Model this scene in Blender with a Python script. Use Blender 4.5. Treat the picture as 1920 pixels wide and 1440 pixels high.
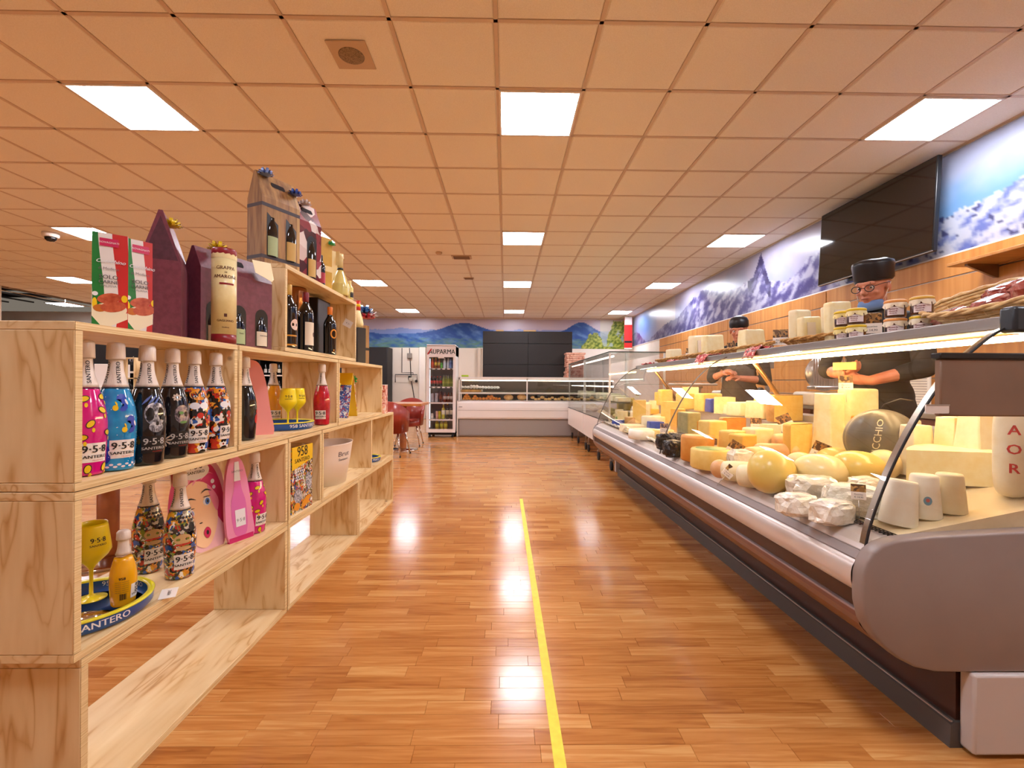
import bpy, bmesh, math, random
from math import sin, cos, pi, radians as R, atan2, sqrt
from mathutils import Vector, Matrix, noise as mnoise
for o in list(bpy.data.objects): bpy.data.objects.remove(o, do_unlink=True)
sc = bpy.context.scene
COL = sc.collection
random.seed(11)

# ---------------- camera, world, exposure ----------------
cam_d = bpy.data.cameras.new('camera'); cam_d.sensor_width = 36.0; cam_d.lens = 36.0*869.14/1920
cam_d.clip_start = 0.02; cam_d.clip_end = 100
cam = bpy.data.objects.new('camera', cam_d); COL.objects.link(cam); sc.camera = cam
EYE = 1.10
_fw = Vector((sin(.0142), cos(.0142), -.0007)).normalized()
_rt = Vector((cos(.0142), -sin(.0142), 0)); _up = _rt.cross(_fw).normalized()
_roll = -.00623
_r2 = _rt*cos(_roll) - _up*sin(_roll); _u2 = _up*cos(_roll) + _rt*sin(_roll)
cam.matrix_world = Matrix(((_r2.x,_u2.x,-_fw.x,0),(_r2.y,_u2.y,-_fw.y,0),(_r2.z,_u2.z,-_fw.z,EYE),(0,0,0,1)))
w = bpy.data.worlds.new('world'); sc.world = w; w.use_nodes = True
w.node_tree.nodes['Background'].inputs[0].default_value = (1,.86,.7,1)
w.node_tree.nodes['Background'].inputs[1].default_value = .15
sc.view_settings.view_transform = 'Standard'; sc.view_settings.look = 'None'
sc.view_settings.gamma = 1; sc.view_settings.use_curve_mapping = False
sc.view_settings.exposure = 0.34
PANEL_POWER = 34.0      # ceiling light panels
TUBE_POWER = 30.0       # tubes inside the refrigerated cases

# ---------------- helpers ----------------
ORD = ['first','second','third','fourth','fifth','sixth','seventh','eighth','ninth','tenth','eleventh','twelfth','thirteenth','fourteenth','fifteenth','sixteenth','seventeenth','eighteenth','nineteenth','twentieth','twenty-first','twenty-second','twenty-third','twenty-fourth','twenty-fifth','twenty-sixth','twenty-seventh']
def lin(c):
    return c/12.92 if c <= .04045 else ((c+.055)/1.055)**2.4
def hx(h, a=1.0):
    h = h.lstrip('#'); return tuple(lin(int(h[i:i+2],16)/255) for i in (0,2,4)) + (a,)
MATS = {}
def mat(name, col='#888888', rough=.5, metal=0.0, emit=0.0, alpha=1, spec=.5, coat=0.0, trans=0.0):
    if name in MATS: return MATS[name]
    m = bpy.data.materials.new(name); m.use_nodes = True
    b = m.node_tree.nodes['Principled BSDF']
    c = hx(col) if isinstance(col, str) else col
    b.inputs['Base Color'].default_value = c
    b.inputs['Roughness'].default_value = rough; b.inputs['Metallic'].default_value = metal
    b.inputs['Specular IOR Level'].default_value = spec
    b.inputs['Coat Weight'].default_value = coat; b.inputs['Coat Roughness'].default_value = .05
    b.inputs['Transmission Weight'].default_value = trans
    if emit:
        b.inputs['Emission Color'].default_value = c; b.inputs['Emission Strength'].default_value = emit
    MATS[name] = m; return m
def nodes_of(m):
    nt = m.node_tree; return nt, nt.nodes, nt.links, nt.nodes['Principled BSDF']
def ramp(nt, stops, interp='LINEAR'):
    r = nt.nodes.new('ShaderNodeValToRGB'); r.color_ramp.interpolation = interp
    e = r.color_ramp.elements
    while len(e) < len(stops): e.new(.5)
    for i,(p,c) in enumerate(stops):
        e[i].position = p; e[i].color = hx(c) if isinstance(c,str) else c
    return r
def texco(nt, scale=(1,1,1), kind='Object', rot=(0,0,0)):
    t = nt.nodes.new('ShaderNodeTexCoord'); mp = nt.nodes.new('ShaderNodeMapping')
    mp.inputs['Scale'].default_value = scale; mp.inputs['Rotation'].default_value = rot
    nt.links.new(t.outputs[kind], mp.inputs['Vector']); return mp.outputs['Vector']
def nmat(name, stops, scale=10, stretch=(1,1,1), rough=.5, metal=0, detail=4, dist=0.0, bump=0.0, interp='LINEAR', coat=0.0, spec=.5, nrough=.55):
    """colour from stretched noise"""
    if name in MATS: return MATS[name]
    m = mat(name, '#888888', rough, metal, spec=spec, coat=coat); nt, N, L, b = nodes_of(m)
    n = N.new('ShaderNodeTexNoise'); n.inputs['Scale'].default_value = scale; n.inputs['Detail'].default_value = detail
    n.inputs['Distortion'].default_value = dist; n.inputs['Roughness'].default_value = nrough
    L.new(texco(nt, stretch), n.inputs['Vector'])
    r = ramp(nt, stops, interp); L.new(n.outputs['Fac'], r.inputs[0]); L.new(r.outputs[0], b.inputs['Base Color'])
    if bump:
        bp = N.new('ShaderNodeBump'); bp.inputs['Strength'].default_value = bump; bp.inputs['Distance'].default_value = .01
        L.new(n.outputs['Fac'], bp.inputs['Height']); L.new(bp.outputs[0], b.inputs['Normal'])
    return m
def vmat(name, cols, scale=30, rough=.15, dist=.5, stretch=(1,1,1), coat=.6):
    """busy printed pattern: voronoi cells with flat colours"""
    if name in MATS: return MATS[name]
    m = mat(name, '#888888', rough, coat=coat); nt, N, L, b = nodes_of(m)
    co = texco(nt, stretch)
    n = N.new('ShaderNodeTexNoise'); n.inputs['Scale'].default_value = scale*.6; n.inputs['Detail'].default_value = 2
    L.new(co, n.inputs['Vector'])
    mx = N.new('ShaderNodeMix'); mx.data_type = 'VECTOR'; mx.inputs['Factor'].default_value = dist*.12
    L.new(co, mx.inputs[4]); L.new(n.outputs['Color'], mx.inputs[5])
    v = N.new('ShaderNodeTexVoronoi'); v.inputs['Scale'].default_value = scale; L.new(mx.outputs[1], v.inputs['Vector'])
    s = N.new('ShaderNodeSeparateColor'); L.new(v.outputs['Color'], s.inputs[0])
    k = len(cols); r = ramp(nt, [(i/k, c) for i,c in enumerate(cols)], 'CONSTANT')
    L.new(s.outputs[0], r.inputs[0]); L.new(r.outputs[0], b.inputs['Base Color']); return m
def glassy(name, tint=(1,1,1,1), rough=.0, fac=1.0, ior=1.45):
    """thin clear glass: transparent with fresnel reflection"""
    if name in MATS: return MATS[name]
    m = bpy.data.materials.new(name); m.use_nodes = True; nt = m.node_tree; nt.nodes.clear()
    o = nt.nodes.new('ShaderNodeOutputMaterial'); t = nt.nodes.new('ShaderNodeBsdfTransparent'); g = nt.nodes.new('ShaderNodeBsdfGlossy')
    lw = nt.nodes.new('ShaderNodeLayerWeight'); lw.inputs[0].default_value = .5; pw = nt.nodes.new('ShaderNodeMath'); pw.operation = 'POWER'; pw.inputs[1].default_value = 5
    nt.links.new(lw.outputs['Facing'], pw.inputs[0]); f = nt.nodes.new('ShaderNodeMath'); f.operation = 'MULTIPLY_ADD'; r0 = 1.6*((ior-1)/(ior+1))**2; f.inputs[1].default_value = 1-r0; f.inputs[2].default_value = r0
    nt.links.new(pw.outputs[0], f.inputs[0]); mx = nt.nodes.new('ShaderNodeMixShader')
    t.inputs[0].default_value = tint; g.inputs['Roughness'].default_value = rough
    nt.links.new(f.outputs[0], mx.inputs[0]); nt.links.new(t.outputs[0], mx.inputs[1]); nt.links.new(g.outputs[0], mx.inputs[2]); nt.links.new(mx.outputs[0], o.inputs[0])
    MATS[name] = m; return m
def emis(name, col='#ffffff', s=1):
    if name in MATS: return MATS[name]
    m = bpy.data.materials.new(name); m.use_nodes = True; nt = m.node_tree; nt.nodes.clear()
    o = nt.nodes.new('ShaderNodeOutputMaterial'); e = nt.nodes.new('ShaderNodeEmission')
    e.inputs[0].default_value = hx(col); e.inputs[1].default_value = s; nt.links.new(e.outputs[0], o.inputs[0]); MATS[name] = m; return m

def tag(o, label=None, cat=None, group=None, kind=None):
    if label: o['label'] = label
    if cat: o['category'] = cat
    if group: o['group'] = group
    if kind: o['kind'] = kind
    return o
def thing(name, label, cat, loc=(0,0,0), rz=0, group=None):
    o = bpy.data.objects.new(name, None); COL.objects.link(o); o.empty_display_size = .05
    o.location = loc; o.rotation_euler = (0,0,rz); return tag(o, label, cat, group)
def copy_tree(o, parent=None):
    c = o.copy(); COL.objects.link(c)
    if parent is not None: c.parent = parent
    for ch in list(o.children): copy_tree(ch, c)
    return c

class G:
    """collects geometry for ONE mesh object"""
    def __init__(s): s.v = []; s.f = []; s.mi = []; s.sm = []
    def add(s, vs, fs, smooth=False, mi=0):
        k = len(s.v); s.v += [tuple(p) for p in vs]; s.f += [tuple(i+k for i in f) for f in fs]
        s.mi += [mi]*len(fs); s.sm += [smooth]*len(fs); return s
    def box(s, x0,x1,y0,y1,z0,z1, mi=0, M=None):
        v = [(x,y,z) for x in (x0,x1) for y in (y0,y1) for z in (z0,z1)]
        if M: v = [M @ Vector(p) for p in v]
        return s.add(v, [(0,1,3,2),(4,6,7,5),(0,4,5,1),(2,3,7,6),(0,2,6,4),(1,5,7,3)], False, mi)
    def rbox(s, x0,x1,y0,y1,z0,z1, b=.01, seg=2, mi=0, M=None, smooth=True):
        bm = bmesh.new(); bmesh.ops.create_cube(bm, size=1)
        for q in bm.verts: q.co = Vector(((x0+x1)/2+q.co.x*(x1-x0), (y0+y1)/2+q.co.y*(y1-y0), (z0+z1)/2+q.co.z*(z1-z0)))
        bmesh.ops.bevel(bm, geom=bm.edges[:]+bm.verts[:], offset=b, segments=seg, profile=.5, affect='EDGES')
        k0 = len(s.f); fl = []
        bm.normal_update()
        for f in bm.faces: fl.append(max(abs(c) for c in f.normal) < .999)
        s.bm(bm, smooth, mi, M)
        if smooth: s.sm[k0:] = fl
        return s
    def bm(s, bm, smooth=True, mi=0, M=None):
        bm.verts.index_update(); v = [M @ q.co if M else q.co.copy() for q in bm.verts]
        s.add(v, [[q.index for q in f.verts] for f in bm.faces], smooth, mi); bm.free(); return s
    def lathe(s, prof, seg=24, c=(0,0,0), M=None, smooth=True, mi=0, a0=0, a1=2*pi, cap=True):
        full = abs(a1-a0-2*pi) < 1e-6; n = seg if full else seg+1; vs = []; fs = []
        if full and (prof[0][0] < 1e-5 or prof[-1][0] < 1e-5):     # pole fans
            lo, hi = prof[0][0] < 1e-5, prof[-1][0] < 1e-5; mid = prof[(1 if lo else 0):(len(prof)-1 if hi else len(prof))]
            for r,z in mid:
                for i in range(n): a = a0+(a1-a0)*i/seg; vs.append(Vector((c[0]+r*cos(a), c[1]+r*sin(a), c[2]+z)))
            for j in range(len(mid)-1):
                for i in range(seg): k = (i+1)%n; fs.append((j*n+i, j*n+k, (j+1)*n+k, (j+1)*n+i))
            if lo: vs.append(Vector((c[0],c[1],c[2]+prof[0][1]))); q = len(vs)-1; fs += [((i+1)%n, i, q) for i in range(n)]
            elif prof[0][0] > 1e-5: fs.append(tuple(reversed(range(n))))
            b_ = (len(mid)-1)*n
            if hi: vs.append(Vector((c[0],c[1],c[2]+prof[-1][1]))); q = len(vs)-1; fs += [(b_+i, b_+(i+1)%n, q) for i in range(n)]
            else: fs.append(tuple(range(b_, b_+n)))
            return s.add([M @ p for p in vs] if M else vs, fs, smooth, mi)
        for r,z in prof:
            for i in range(n):
                a = a0+(a1-a0)*i/seg; p = Vector((c[0]+r*cos(a), c[1]+r*sin(a), c[2]+z)); vs.append(M @ p if M else p)
        for j in range(len(prof)-1):
            for i in range(seg):
                k = (i+1) % n; fs.append((j*n+i, j*n+k, (j+1)*n+k, (j+1)*n+i))
        if full and cap:
            if prof[0][0] > 1e-5: fs.append(tuple(reversed(range(n))))
            if prof[-1][0] > 1e-5: fs.append(tuple(range((len(prof)-1)*n, len(prof)*n)))
        return s.add(vs, fs, smooth, mi)
    def prism(s, poly, a, b, axis='y', smooth=False, mi=0, M=None):
        """poly in the plane normal to axis, extruded from a to b"""
        n = len(poly)
        def P(u,v,t): return {'y':(u,t,v),'x':(t,u,v),'z':(u,v,t)}[axis]
        vs = [P(u,v,a) for u,v in poly]+[P(u,v,b) for u,v in poly]
        if M: vs = [M @ Vector(p) for p in vs]
        s.add(vs, [(i,(i+1)%n,n+(i+1)%n,n+i) for i in range(n)], smooth, mi)
        k = len(s.v)-2*n
        for f in (tuple(k+i for i in reversed(range(n))), tuple(k+n+i for i in range(n))): s.f.append(f); s.mi.append(mi); s.sm.append(False)
        return s
    def strip(s, prof, a, b, axis='y', smooth=True, mi=0, n=1):
        """open sheet: profile polyline swept along an axis"""
        k = len(prof); vs = []
        for j in range(n+1):
            t = a+(b-a)*j/n
            for u,v in prof: vs.append({'y':(u,t,v),'x':(t,u,v),'z':(u,v,t)}[axis])
        return s.add(vs, [(j*k+i, j*k+i+1, (j+1)*k+i+1, (j+1)*k+i) for j in range(n) for i in range(k-1)], smooth, mi)
    def tube(s, path, r, seg=8, closed=False, mi=0, M=None, cap=True):
        pts = [Vector(p) for p in path]; n = len(pts); vs = []; fs = []
        rr = r if isinstance(r,(list,tuple)) else [r]*n
        up = Vector((0,0,1)); prev = None
        for i,p in enumerate(pts):
            a = pts[i-1] if (i > 0 or closed) else p; b = pts[(i+1)%n] if (i < n-1 or closed) else p
            d = (b-a).normalized(); ref = up if abs(d.z) < .92 else Vector((1,0,0))
            x = prev if prev else d.cross(ref).normalized()
            x = (x - d*x.dot(d)).normalized(); y = d.cross(x); prev = x
            for k in range(seg):
                t = 2*pi*k/seg; q = p+(x*cos(t)+y*sin(t))*rr[i]; vs.append(M @ q if M else q)
        m = n if closed else n-1
        for i in range(m):
            j = (i+1)%n
            for k in range(seg): fs.append((i*seg+k, i*seg+(k+1)%seg, j*seg+(k+1)%seg, j*seg+k))
        if not closed and cap: fs += [tuple(reversed(range(seg))), tuple(range((n-1)*seg, n*seg))]
        return s.add(vs, fs, True, mi)
    def ball(s, c, r, sub=2, mi=0, M=None, sc_=(1,1,1)):
        bm = bmesh.new(); bmesh.ops.create_icosphere(bm, subdivisions=sub, radius=1)
        for q in bm.verts:
            q.co = Vector((c[0]+q.co.x*r*sc_[0], c[1]+q.co.y*r*sc_[1], c[2]+q.co.z*r*sc_[2]))
        return s.bm(bm, True, mi, M)
    def jitter(s, amp, freq=20, seed=0):
        s.v = [tuple(Vector(p)+mnoise.noise_vector(Vector(p)*freq+Vector((seed,seed*2,0)))*amp) for p in s.v]; return s
    def mesh(s, name, mats):
        me = bpy.data.meshes.new(name); me.from_pydata(s.v, [], s.f)
        for m in (mats if isinstance(mats,(list,tuple)) else [mats]): me.materials.append(m)
        if s.f:
            me.polygons.foreach_set('material_index', s.mi); me.polygons.foreach_set('use_smooth', s.sm)
        me.validate(); me.update(); return me
    def build(s, name, m, parent=None, loc=None, rot=None, fix=False):
        me = s.mesh(name, m)
        if fix:
            bm = bmesh.new(); bm.from_mesh(me); bmesh.ops.recalc_face_normals(bm, faces=bm.faces); bm.to_mesh(me); bm.free()
        o = bpy.data.objects.new(name, me); COL.objects.link(o)
        if parent: o.parent = parent
        if loc: o.location = loc
        if rot: o.rotation_euler = rot
        return o
def struct(name, g, m, parent=None, **k):
    o = g.build(name, m, parent, **k)
    if parent is None: o['kind'] = 'structure'
    return o
def Mt(loc=(0,0,0), rx=0, ry=0, rz=0, s=1):
    return Matrix.Translation(loc) @ Matrix.Rotation(rz,4,'Z') @ Matrix.Rotation(ry,4,'Y') @ Matrix.Rotation(rx,4,'X') @ Matrix.Scale(s,4)

_tx = {}
def text_geo(s_, align='CENTER', res=2, shear=0.0):
    """flat filled text (size 1) as verts, faces"""
    k = (s_, align, res, shear)
    if k not in _tx:
        c = bpy.data.curves.new('t', 'FONT'); c.body = s_; c.size = 1; c.align_x = align; c.align_y = 'CENTER'; c.resolution_u = res; c.shear = shear
        o = bpy.data.objects.new('t', c); COL.objects.link(o); bpy.context.view_layer.update()
        me = o.evaluated_get(bpy.context.evaluated_depsgraph_get()).to_mesh()
        _tx[k] = ([tuple(v.co) for v in me.vertices], [tuple(p.vertices) for p in me.polygons])
        bpy.data.objects.remove(o); bpy.data.curves.remove(c)
    return _tx[k]
def text_flat(g, s_, size, M, sx=1.0, bold=0.0, mi=0, **k):
    v, f = text_geo(s_, **k)
    g.add([M @ Vector((x*size*sx, y*size, 0)) for x,y,z in v], f, False, mi)
    if bold:
        g.add([M @ Vector((x*size*sx+bold, y*size, 0)) for x,y,z in v], f, False, mi)
    return g
def text_cyl(g, s_, size, rfun, z, phi, sx=1.0, vert=False, off=.0012, mi=0, bold=0):
    """text wrapped on a lathe body; phi measured from -Y towards +X; vert: reads upwards"""
    v, f = text_geo(s_)
    for db in ((0, bold) if bold else (0,)):
        out = []
        for x,y,_ in v:
            a, b = (x*size*sx+db, y*size)
            if vert: a, b = -b, a
            zz = z+b; r = rfun(zz)+off; t = phi + a/r
            out.append((r*sin(t), -r*cos(t), zz))
        g.add(out, f, False, mi)
    return g
def patch_cyl(g, rfun, z0, z1, phi, width, off=.0006, n=10, m=4, mi=0):
    vs = []; 
    for j in range(m+1):
        z = z0+(z1-z0)*j/m; r = rfun(z)+off
        for i in range(n+1):
            t = phi+(i/n-.5)*width/r; vs.append((r*sin(t), -r*cos(t), z))
    return g.add(vs, [(j*(n+1)+i, j*(n+1)+i+1, (j+1)*(n+1)+i+1, (j+1)*(n+1)+i) for j in range(m) for i in range(n)], True, mi)
def ginterp(pts):
    def f(z):
        if z <= pts[0][1]: return pts[0][0]
        for (r0,z0),(r1,z1) in zip(pts, pts[1:]):
            if z <= z1: return r0+(r1-r0)*(z-z0)/max(1e-9, z1-z0)
        return pts[-1][0]
    return f
def smooth_prof(pts, k=3):
    """Catmull-Rom through profile points"""
    out = []
    for i in range(len(pts)-1):
        p0 = pts[max(0,i-1)]; p1 = pts[i]; p2 = pts[i+1]; p3 = pts[min(len(pts)-1,i+2)]
        for j in range(k):
            t = j/k
            out.append(tuple(.5*((2*p1[d])+(-p0[d]+p2[d])*t+(2*p0[d]-5*p1[d]+4*p2[d]-p3[d])*t*t+(-p0[d]+3*p1[d]-3*p2[d]+p3[d])*t**3) for d in (0,1)))
    out.append(pts[-1]); return [(max(0,a),b) for a,b in out]

# ---------------- the room ----------------
XR, YB, YF, XL, CZ = 3.86, 14.42, -4.2, -16.0, 3.146
GX, GY = -.068, 3.216                       # ceiling grid origin
plaster = nmat('white wall paint', [(.3,'#e9dfd2'),(.7,'#f1e8dc')], 3, rough=.7)
tile_m = nmat('mineral fibre tile', [(.35,'#f2e7d3'),(.65,'#f9efdd')], 140, rough=.9, detail=2, bump=.08)
tile_back = mat('plenum board', '#8d7a66', .9)
tbar_m = mat('painted ceiling grid', '#d8bfa4', .55)
black_paint = mat('matt black board', '#1d1a1b', .6)
panel_e = emis('lit diffuser', '#f3f5ff', PANEL_POWER)

# floor: strip parquet, every strip its own piece
def floor_mat():
    m = mat('cherry strip parquet', '#b8691f', .22, spec=.5); nt,N,L,b = nodes_of(m)
    at = N.new('ShaderNodeAttribute'); at.attribute_name = 'tint'
    co = texco(nt, (1.1,16,1)); n = N.new('ShaderNodeTexNoise'); n.inputs['Scale'].default_value = 3.2; n.inputs['Detail'].default_value = 5; n.inputs['Distortion'].default_value = .9
    ad = N.new('ShaderNodeVectorMath'); ad.operation = 'ADD'; sc_ = N.new('ShaderNodeVectorMath'); sc_.operation = 'SCALE'; sc_.inputs['Scale'].default_value = 37
    L.new(at.outputs['Color'], sc_.inputs[0]); L.new(co, ad.inputs[0]); L.new(sc_.outputs[0], ad.inputs[1]); L.new(ad.outputs[0], n.inputs['Vector'])
    s = N.new('ShaderNodeSeparateColor'); L.new(at.outputs['Color'], s.inputs[0])
    ma = N.new('ShaderNodeMath'); ma.operation = 'MULTIPLY_ADD'; ma.inputs[1].default_value = .75; L.new(n.outputs['Fac'], ma.inputs[0])
    m2 = N.new('ShaderNodeMath'); m2.operation = 'MULTIPLY'; m2.inputs[1].default_value = .30; L.new(s.outputs[0], m2.inputs[0]); L.new(m2.outputs[0], ma.inputs[2])
    r = ramp(nt, [(.2,'#92552a'),(.42,'#b57539'),(.6,'#c5874a'),(.8,'#d6a263')]); L.new(ma.outputs[0], r.inputs[0]); L.new(r.outputs[0], b.inputs['Base Color'])
    rr = N.new('ShaderNodeMapRange'); rr.inputs[3].default_value = .13; rr.inputs[4].default_value = .2; L.new(n.outputs['Fac'], rr.inputs[0]); L.new(rr.outputs[0], b.inputs['Roughness'])
    return m
fm = floor_mat()
joint_m = mat('dark floor joint', '#4a240c', .6)
floor = struct('floor', G().box(XL,XR+.1,YF,YB+.1,-.05,-.004), joint_m)
rnd = random.Random(5)
PW = .066
def tinted(name, g, m, tints, parent):
    me = g.mesh(name, m); ca = me.color_attributes.new('tint', 'FLOAT_COLOR', 'CORNER')
    arr = []
    for p, t in zip(me.polygons, tints): arr += list(t)*p.loop_total
    ca.data.foreach_set('color', arr); o = bpy.data.objects.new(name, me); COL.objects.link(o); o.parent = parent; return o
planks = []
nrow = int((YB-YF)/PW)+1
for j in range(nrow):
    y = YF+j*PW; x = XL+rnd.uniform(-.5,0)
    far = y > 7.5 or y < .8
    while x < XR:
        Ln = rnd.choice((.22,.3,.38,.46,.55)) if not far else rnd.choice((.4,.55,.7))
        if x+Ln < -7.5: Ln = 1.6
        planks.append((x, min(x+Ln,XR), y, min(y+PW,YB), rnd.random(), rnd.random(), rnd.uniform(0,.0004))); x += Ln
def pk(g, p, c=.0009):
    x0,x1,y0,y1,a,b_,dz = p; z = dz
    v = [(x0,y0,-.004),(x1,y0,-.004),(x1,y1,-.004),(x0,y1,-.004),(x0+c*.5,y0+c*.5,z-.0006),(x1-c*.5,y0+c*.5,z-.0006),(x1-c*.5,y1-c*.5,z-.0006),(x0+c*.5,y1-c*.5,z-.0006),(x0+c,y0+c,z),(x1-c,y0+c,z),(x1-c,y1-c,z),(x0+c,y1-c,z)]
    f = [(0,1,5,4),(1,2,6,5),(2,3,7,6),(3,0,4,7),(4,5,9,8),(5,6,10,9),(6,7,11,10),(7,4,8,11),(8,9,10,11)]
    g.add(v, f); return [(a,b_,(a*7.3)%1,1)]*9
vis = [p for p in planks if p[3] > 1.28 and p[0] < 1.42 and p[1] > -1.1 and (p[0]+p[1])/2*0+p[3] < 7.5]
vis.sort(key=lambda p: p[2]); vis = vis[:300]; vs_ = set(vis)
for p in vis:
    g = G(); t = pk(g, p); tinted('floor_plank', g, fm, t, floor)
g = G(); t = []
for p in planks:
    if p not in vs_: t += pk(g, p)
tinted('floor_planks', g, fm, t, floor)['kind'] = 'stuff'

# ceiling: slab, grid, tiles
ceiling = struct('ceiling', G().box(-11.0,XR+.1,YF,YB+.1,CZ+.03,CZ+.08), tile_back)
g = G()
for i in range(-19,8):
    x = GX+.6*i
    if x < XR: g.box(x-.012,x+.012,YF,YB,CZ-.002,CZ+.012)
for j in range(-13,19):
    y = GY+.6*j
    if YF < y < YB: g.box(-11.0,XR,y-.012,y+.012,CZ-.002,CZ+.011)
g.box(XR-.025,XR,YF,YB,CZ-.006,CZ+.012); g.box(-11.0,XR,YB-.05,YB,CZ-.006,CZ+.012)
struct('ceiling_grid', g, tbar_m, ceiling)
LI = [(i,j) for i in (-15,-10,-5,0,5) for j in (-5,0,5,10,16)]
t0 = G(); c = .005
t0.add([(-.287,-.287,0),(.287,-.287,0),(.287,.287,0),(-.287,.287,0),(-.278,-.278,-.006),(.278,-.278,-.006),(.278,.278,-.006),(-.278,.278,-.006)],
       [(0,1,5,4),(1,2,6,5),(2,3,7,6),(3,0,4,7),(4,5,6,7),(3,2,1,0)])
tme = t0.mesh('ceiling_tile', tile_m); tiles = []
for i in range(-18,7):
    for j in range(-12,19):
        if (i,j) in LI or (j == 18): continue
        x = GX+.6*i+.3; y = GY+.6*j+.3
        if i == 6 or y > YB-.3: continue
        tiles.append((y, x))
def seen(y,x): return y > 1.6 and abs(x)/y < 1.25
tiles.sort(key=lambda t: (not seen(*t), t[0]+abs(t[1])*.3))
rest = G()
for k,(y,x) in enumerate(tiles):
    if k < 298:
        o = bpy.data.objects.new('ceiling_tile', tme); COL.objects.link(o); o.parent = ceiling; o.location = (x,y,CZ+.004+rnd.uniform(-.001,.001))
    else:
        rest.add([(v[0]+x, v[1]+y, v[2]+CZ+.004) for v in t0.v], t0.f)
for j in range(-12,19):                      # cut tiles along the right wall
    y = GY+.6*j+.3
    if y < YB-.3: rest.box(GX+3.6+.012, XR-.02, y-.287, y+.287, CZ-.001, CZ+.006)
for i in range(-18,7): rest.box(GX+.6*i+.013, min(GX+.6*i+.587,XR-.02), GY+.6*18+.013, YB-.05, CZ-.001, CZ+.006)
struct('ceiling_tiles', rest, tile_m, ceiling)['kind'] = 'stuff'

# walls
struct('wall_right', G().box(XR,XR+.1,YF,YB,0,CZ+.08), plaster)
struct('wall_back', G().box(XL,XR+.1,YB,YB+.1,0,CZ+.08), plaster)
struct('wall_front', G().box(XL,XR+.1,YF-.1,YF,0,CZ+.08), plaster)
struct('wall_left', G().box(XL-.1,XL,YF,YB,0,4.2), black_paint)
struct('wall_left_return', G().box(XL,-10.95,10.1,10.22,0,CZ+.08), plaster)
dark_ceiling = struct('ceiling_left', G().box(XL,-11.0,YF,YB,4.0,4.1), black_paint)
g = G()
for k in range(18): g.box(-15.9,-11.02,YF+.4+k*1.02,YF+.45+k*1.02,3.5,3.62)
for k in range(7): g.box(-15.8+k*.75,-15.76+k*.75,YF+.2,YB-.2,3.45,3.49)
struct('ceiling_slats', g, mat('black metal lattice','#2a2523',.4), dark_ceiling)['kind'] = 'stuff'
struct('trim_1', G().box(-11.06,-11.0,YF,YB,CZ-.01,4.0), tile_back)
struct('baseboard_back', G().box(-11,XR,YB-.02,YB,0,.09), mat('grey skirting','#b9aca0',.5))

# lamps: light panels in the grid
ic = 0
names_i = {-15:'far left', -10:'left', -5:'left of the aisle', 0:'above the aisle', 5:'above the cheese counter'}
names_j = {-10:'row behind the viewer', -5:'row overhead', 0:'nearest row in view', 5:'second row', 10:'third row', 16:'farthest row by the back wall'}
fr_m = mat('white lamp frame', '#efe3d4', .4)
fg = G(); 
for a,b_ in ((-.29,-.275),(.275,.29)): fg.box(a,b_,-.29,.29,-.012,.004); fg.box(-.275,.275,a,b_,-.012,.004)
fme = fg.mesh('lamp_frame', fr_m)
eme = G().box(-.275,.275,-.275,.275,-.008,.004).mesh('diffuser', panel_e)
for i,j in LI:
    nm = {-15:'leftmost column', -10:'second column from the left', -5:'column left of the aisle', 0:'column over the aisle', 5:'column over the deli case'}[i]
    o = thing('ceiling_light', 'ceiling light panel, %s, %s' % (names_j[j], nm), 'ceiling light', (GX+.6*i+.3, GY+.6*j+.3, CZ), 0, 'light panels in the ceiling grid')
    for n_, me in (('lamp_frame', fme), ('diffuser', eme)):
        q = bpy.data.objects.new(n_, me); COL.objects.link(q); q.parent = o
o = thing('ceiling_light', 'square light panel hanging in the dark lattice area at far left', 'ceiling light', (-12.1,12.9,3.2), 0, 'light panels in the ceiling grid')
for n_, me in (('lamp_frame', fme), ('diffuser', eme)):
    q = bpy.data.objects.new(n_, me); COL.objects.link(q); q.parent = o
G().tube([(0,0,0),(0,0,.8)], .008, 6).build('hanger', fr_m, o)

# ceiling fittings
beige = mat('beige plastic', '#cdb08f', .5); grille_m = vmat('speaker mesh', ['#8c7355','#a98e6c','#6f5a40'], 160, .6, coat=0)
t = thing('ceiling_speaker', 'square beige speaker plate with round mesh set in a ceiling tile', 'speaker', (-.97,2.9,CZ-.005))
g = G().rbox(-.12,.12,-.125,.125,-.008,.0,.003,1); g.build('plate', beige, t)
G().lathe([(0,-.012),(.07,-.012),(.078,-.009),(.078,-.006)], 32).build('speaker_mesh', grille_m, t)
t = thing('security_camera', 'white dome security camera under the ceiling at left', 'security camera', (-6.3,6.5,CZ-.004))
G().lathe([(.09,0),(.095,-.03),(.085,-.06),(.07,-.06)], 28).build('housing', mat('white plastic','#eee6dd',.35), t)
G().lathe([(.068,-.055),(.06,-.09),(.04,-.112),(0,-.12)], 24).build('dome', mat('smoked dome','#120f0e',.08), t)
for nm, x, y, ww, lab in (('smoke_detector', -1.05,7.25,.035,'small round smoke detector on the ceiling, middle distance'),('ceiling_vent',-.72,7.5,.16,'beige square vent set in the ceiling, middle distance'),('ceiling_vent',-.72,9.0,.1,'smaller beige vent farther along the ceiling')):
    t = thing(nm, lab, 'vent' if 'vent' in nm else 'smoke detector', (x,y,CZ-.004))
    if 'vent' in nm:
        G().rbox(-ww,ww,-ww*.6,ww*.6,-.012,0,.004,1).build('frame', beige, t)
        g = G(); [g.box(-ww*.8,ww*.8,-ww*.5+k*ww*.18,-ww*.42+k*ww*.18,-.02,-.012) for k in range(6)]; g.build('louvre', mat('brown louvre','#8b6b4c',.5), t)
    else:
        G().lathe([(.05,0),(.05,-.02),(.03,-.035),(0,-.038)], 20).build('housing', beige, t)

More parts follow.
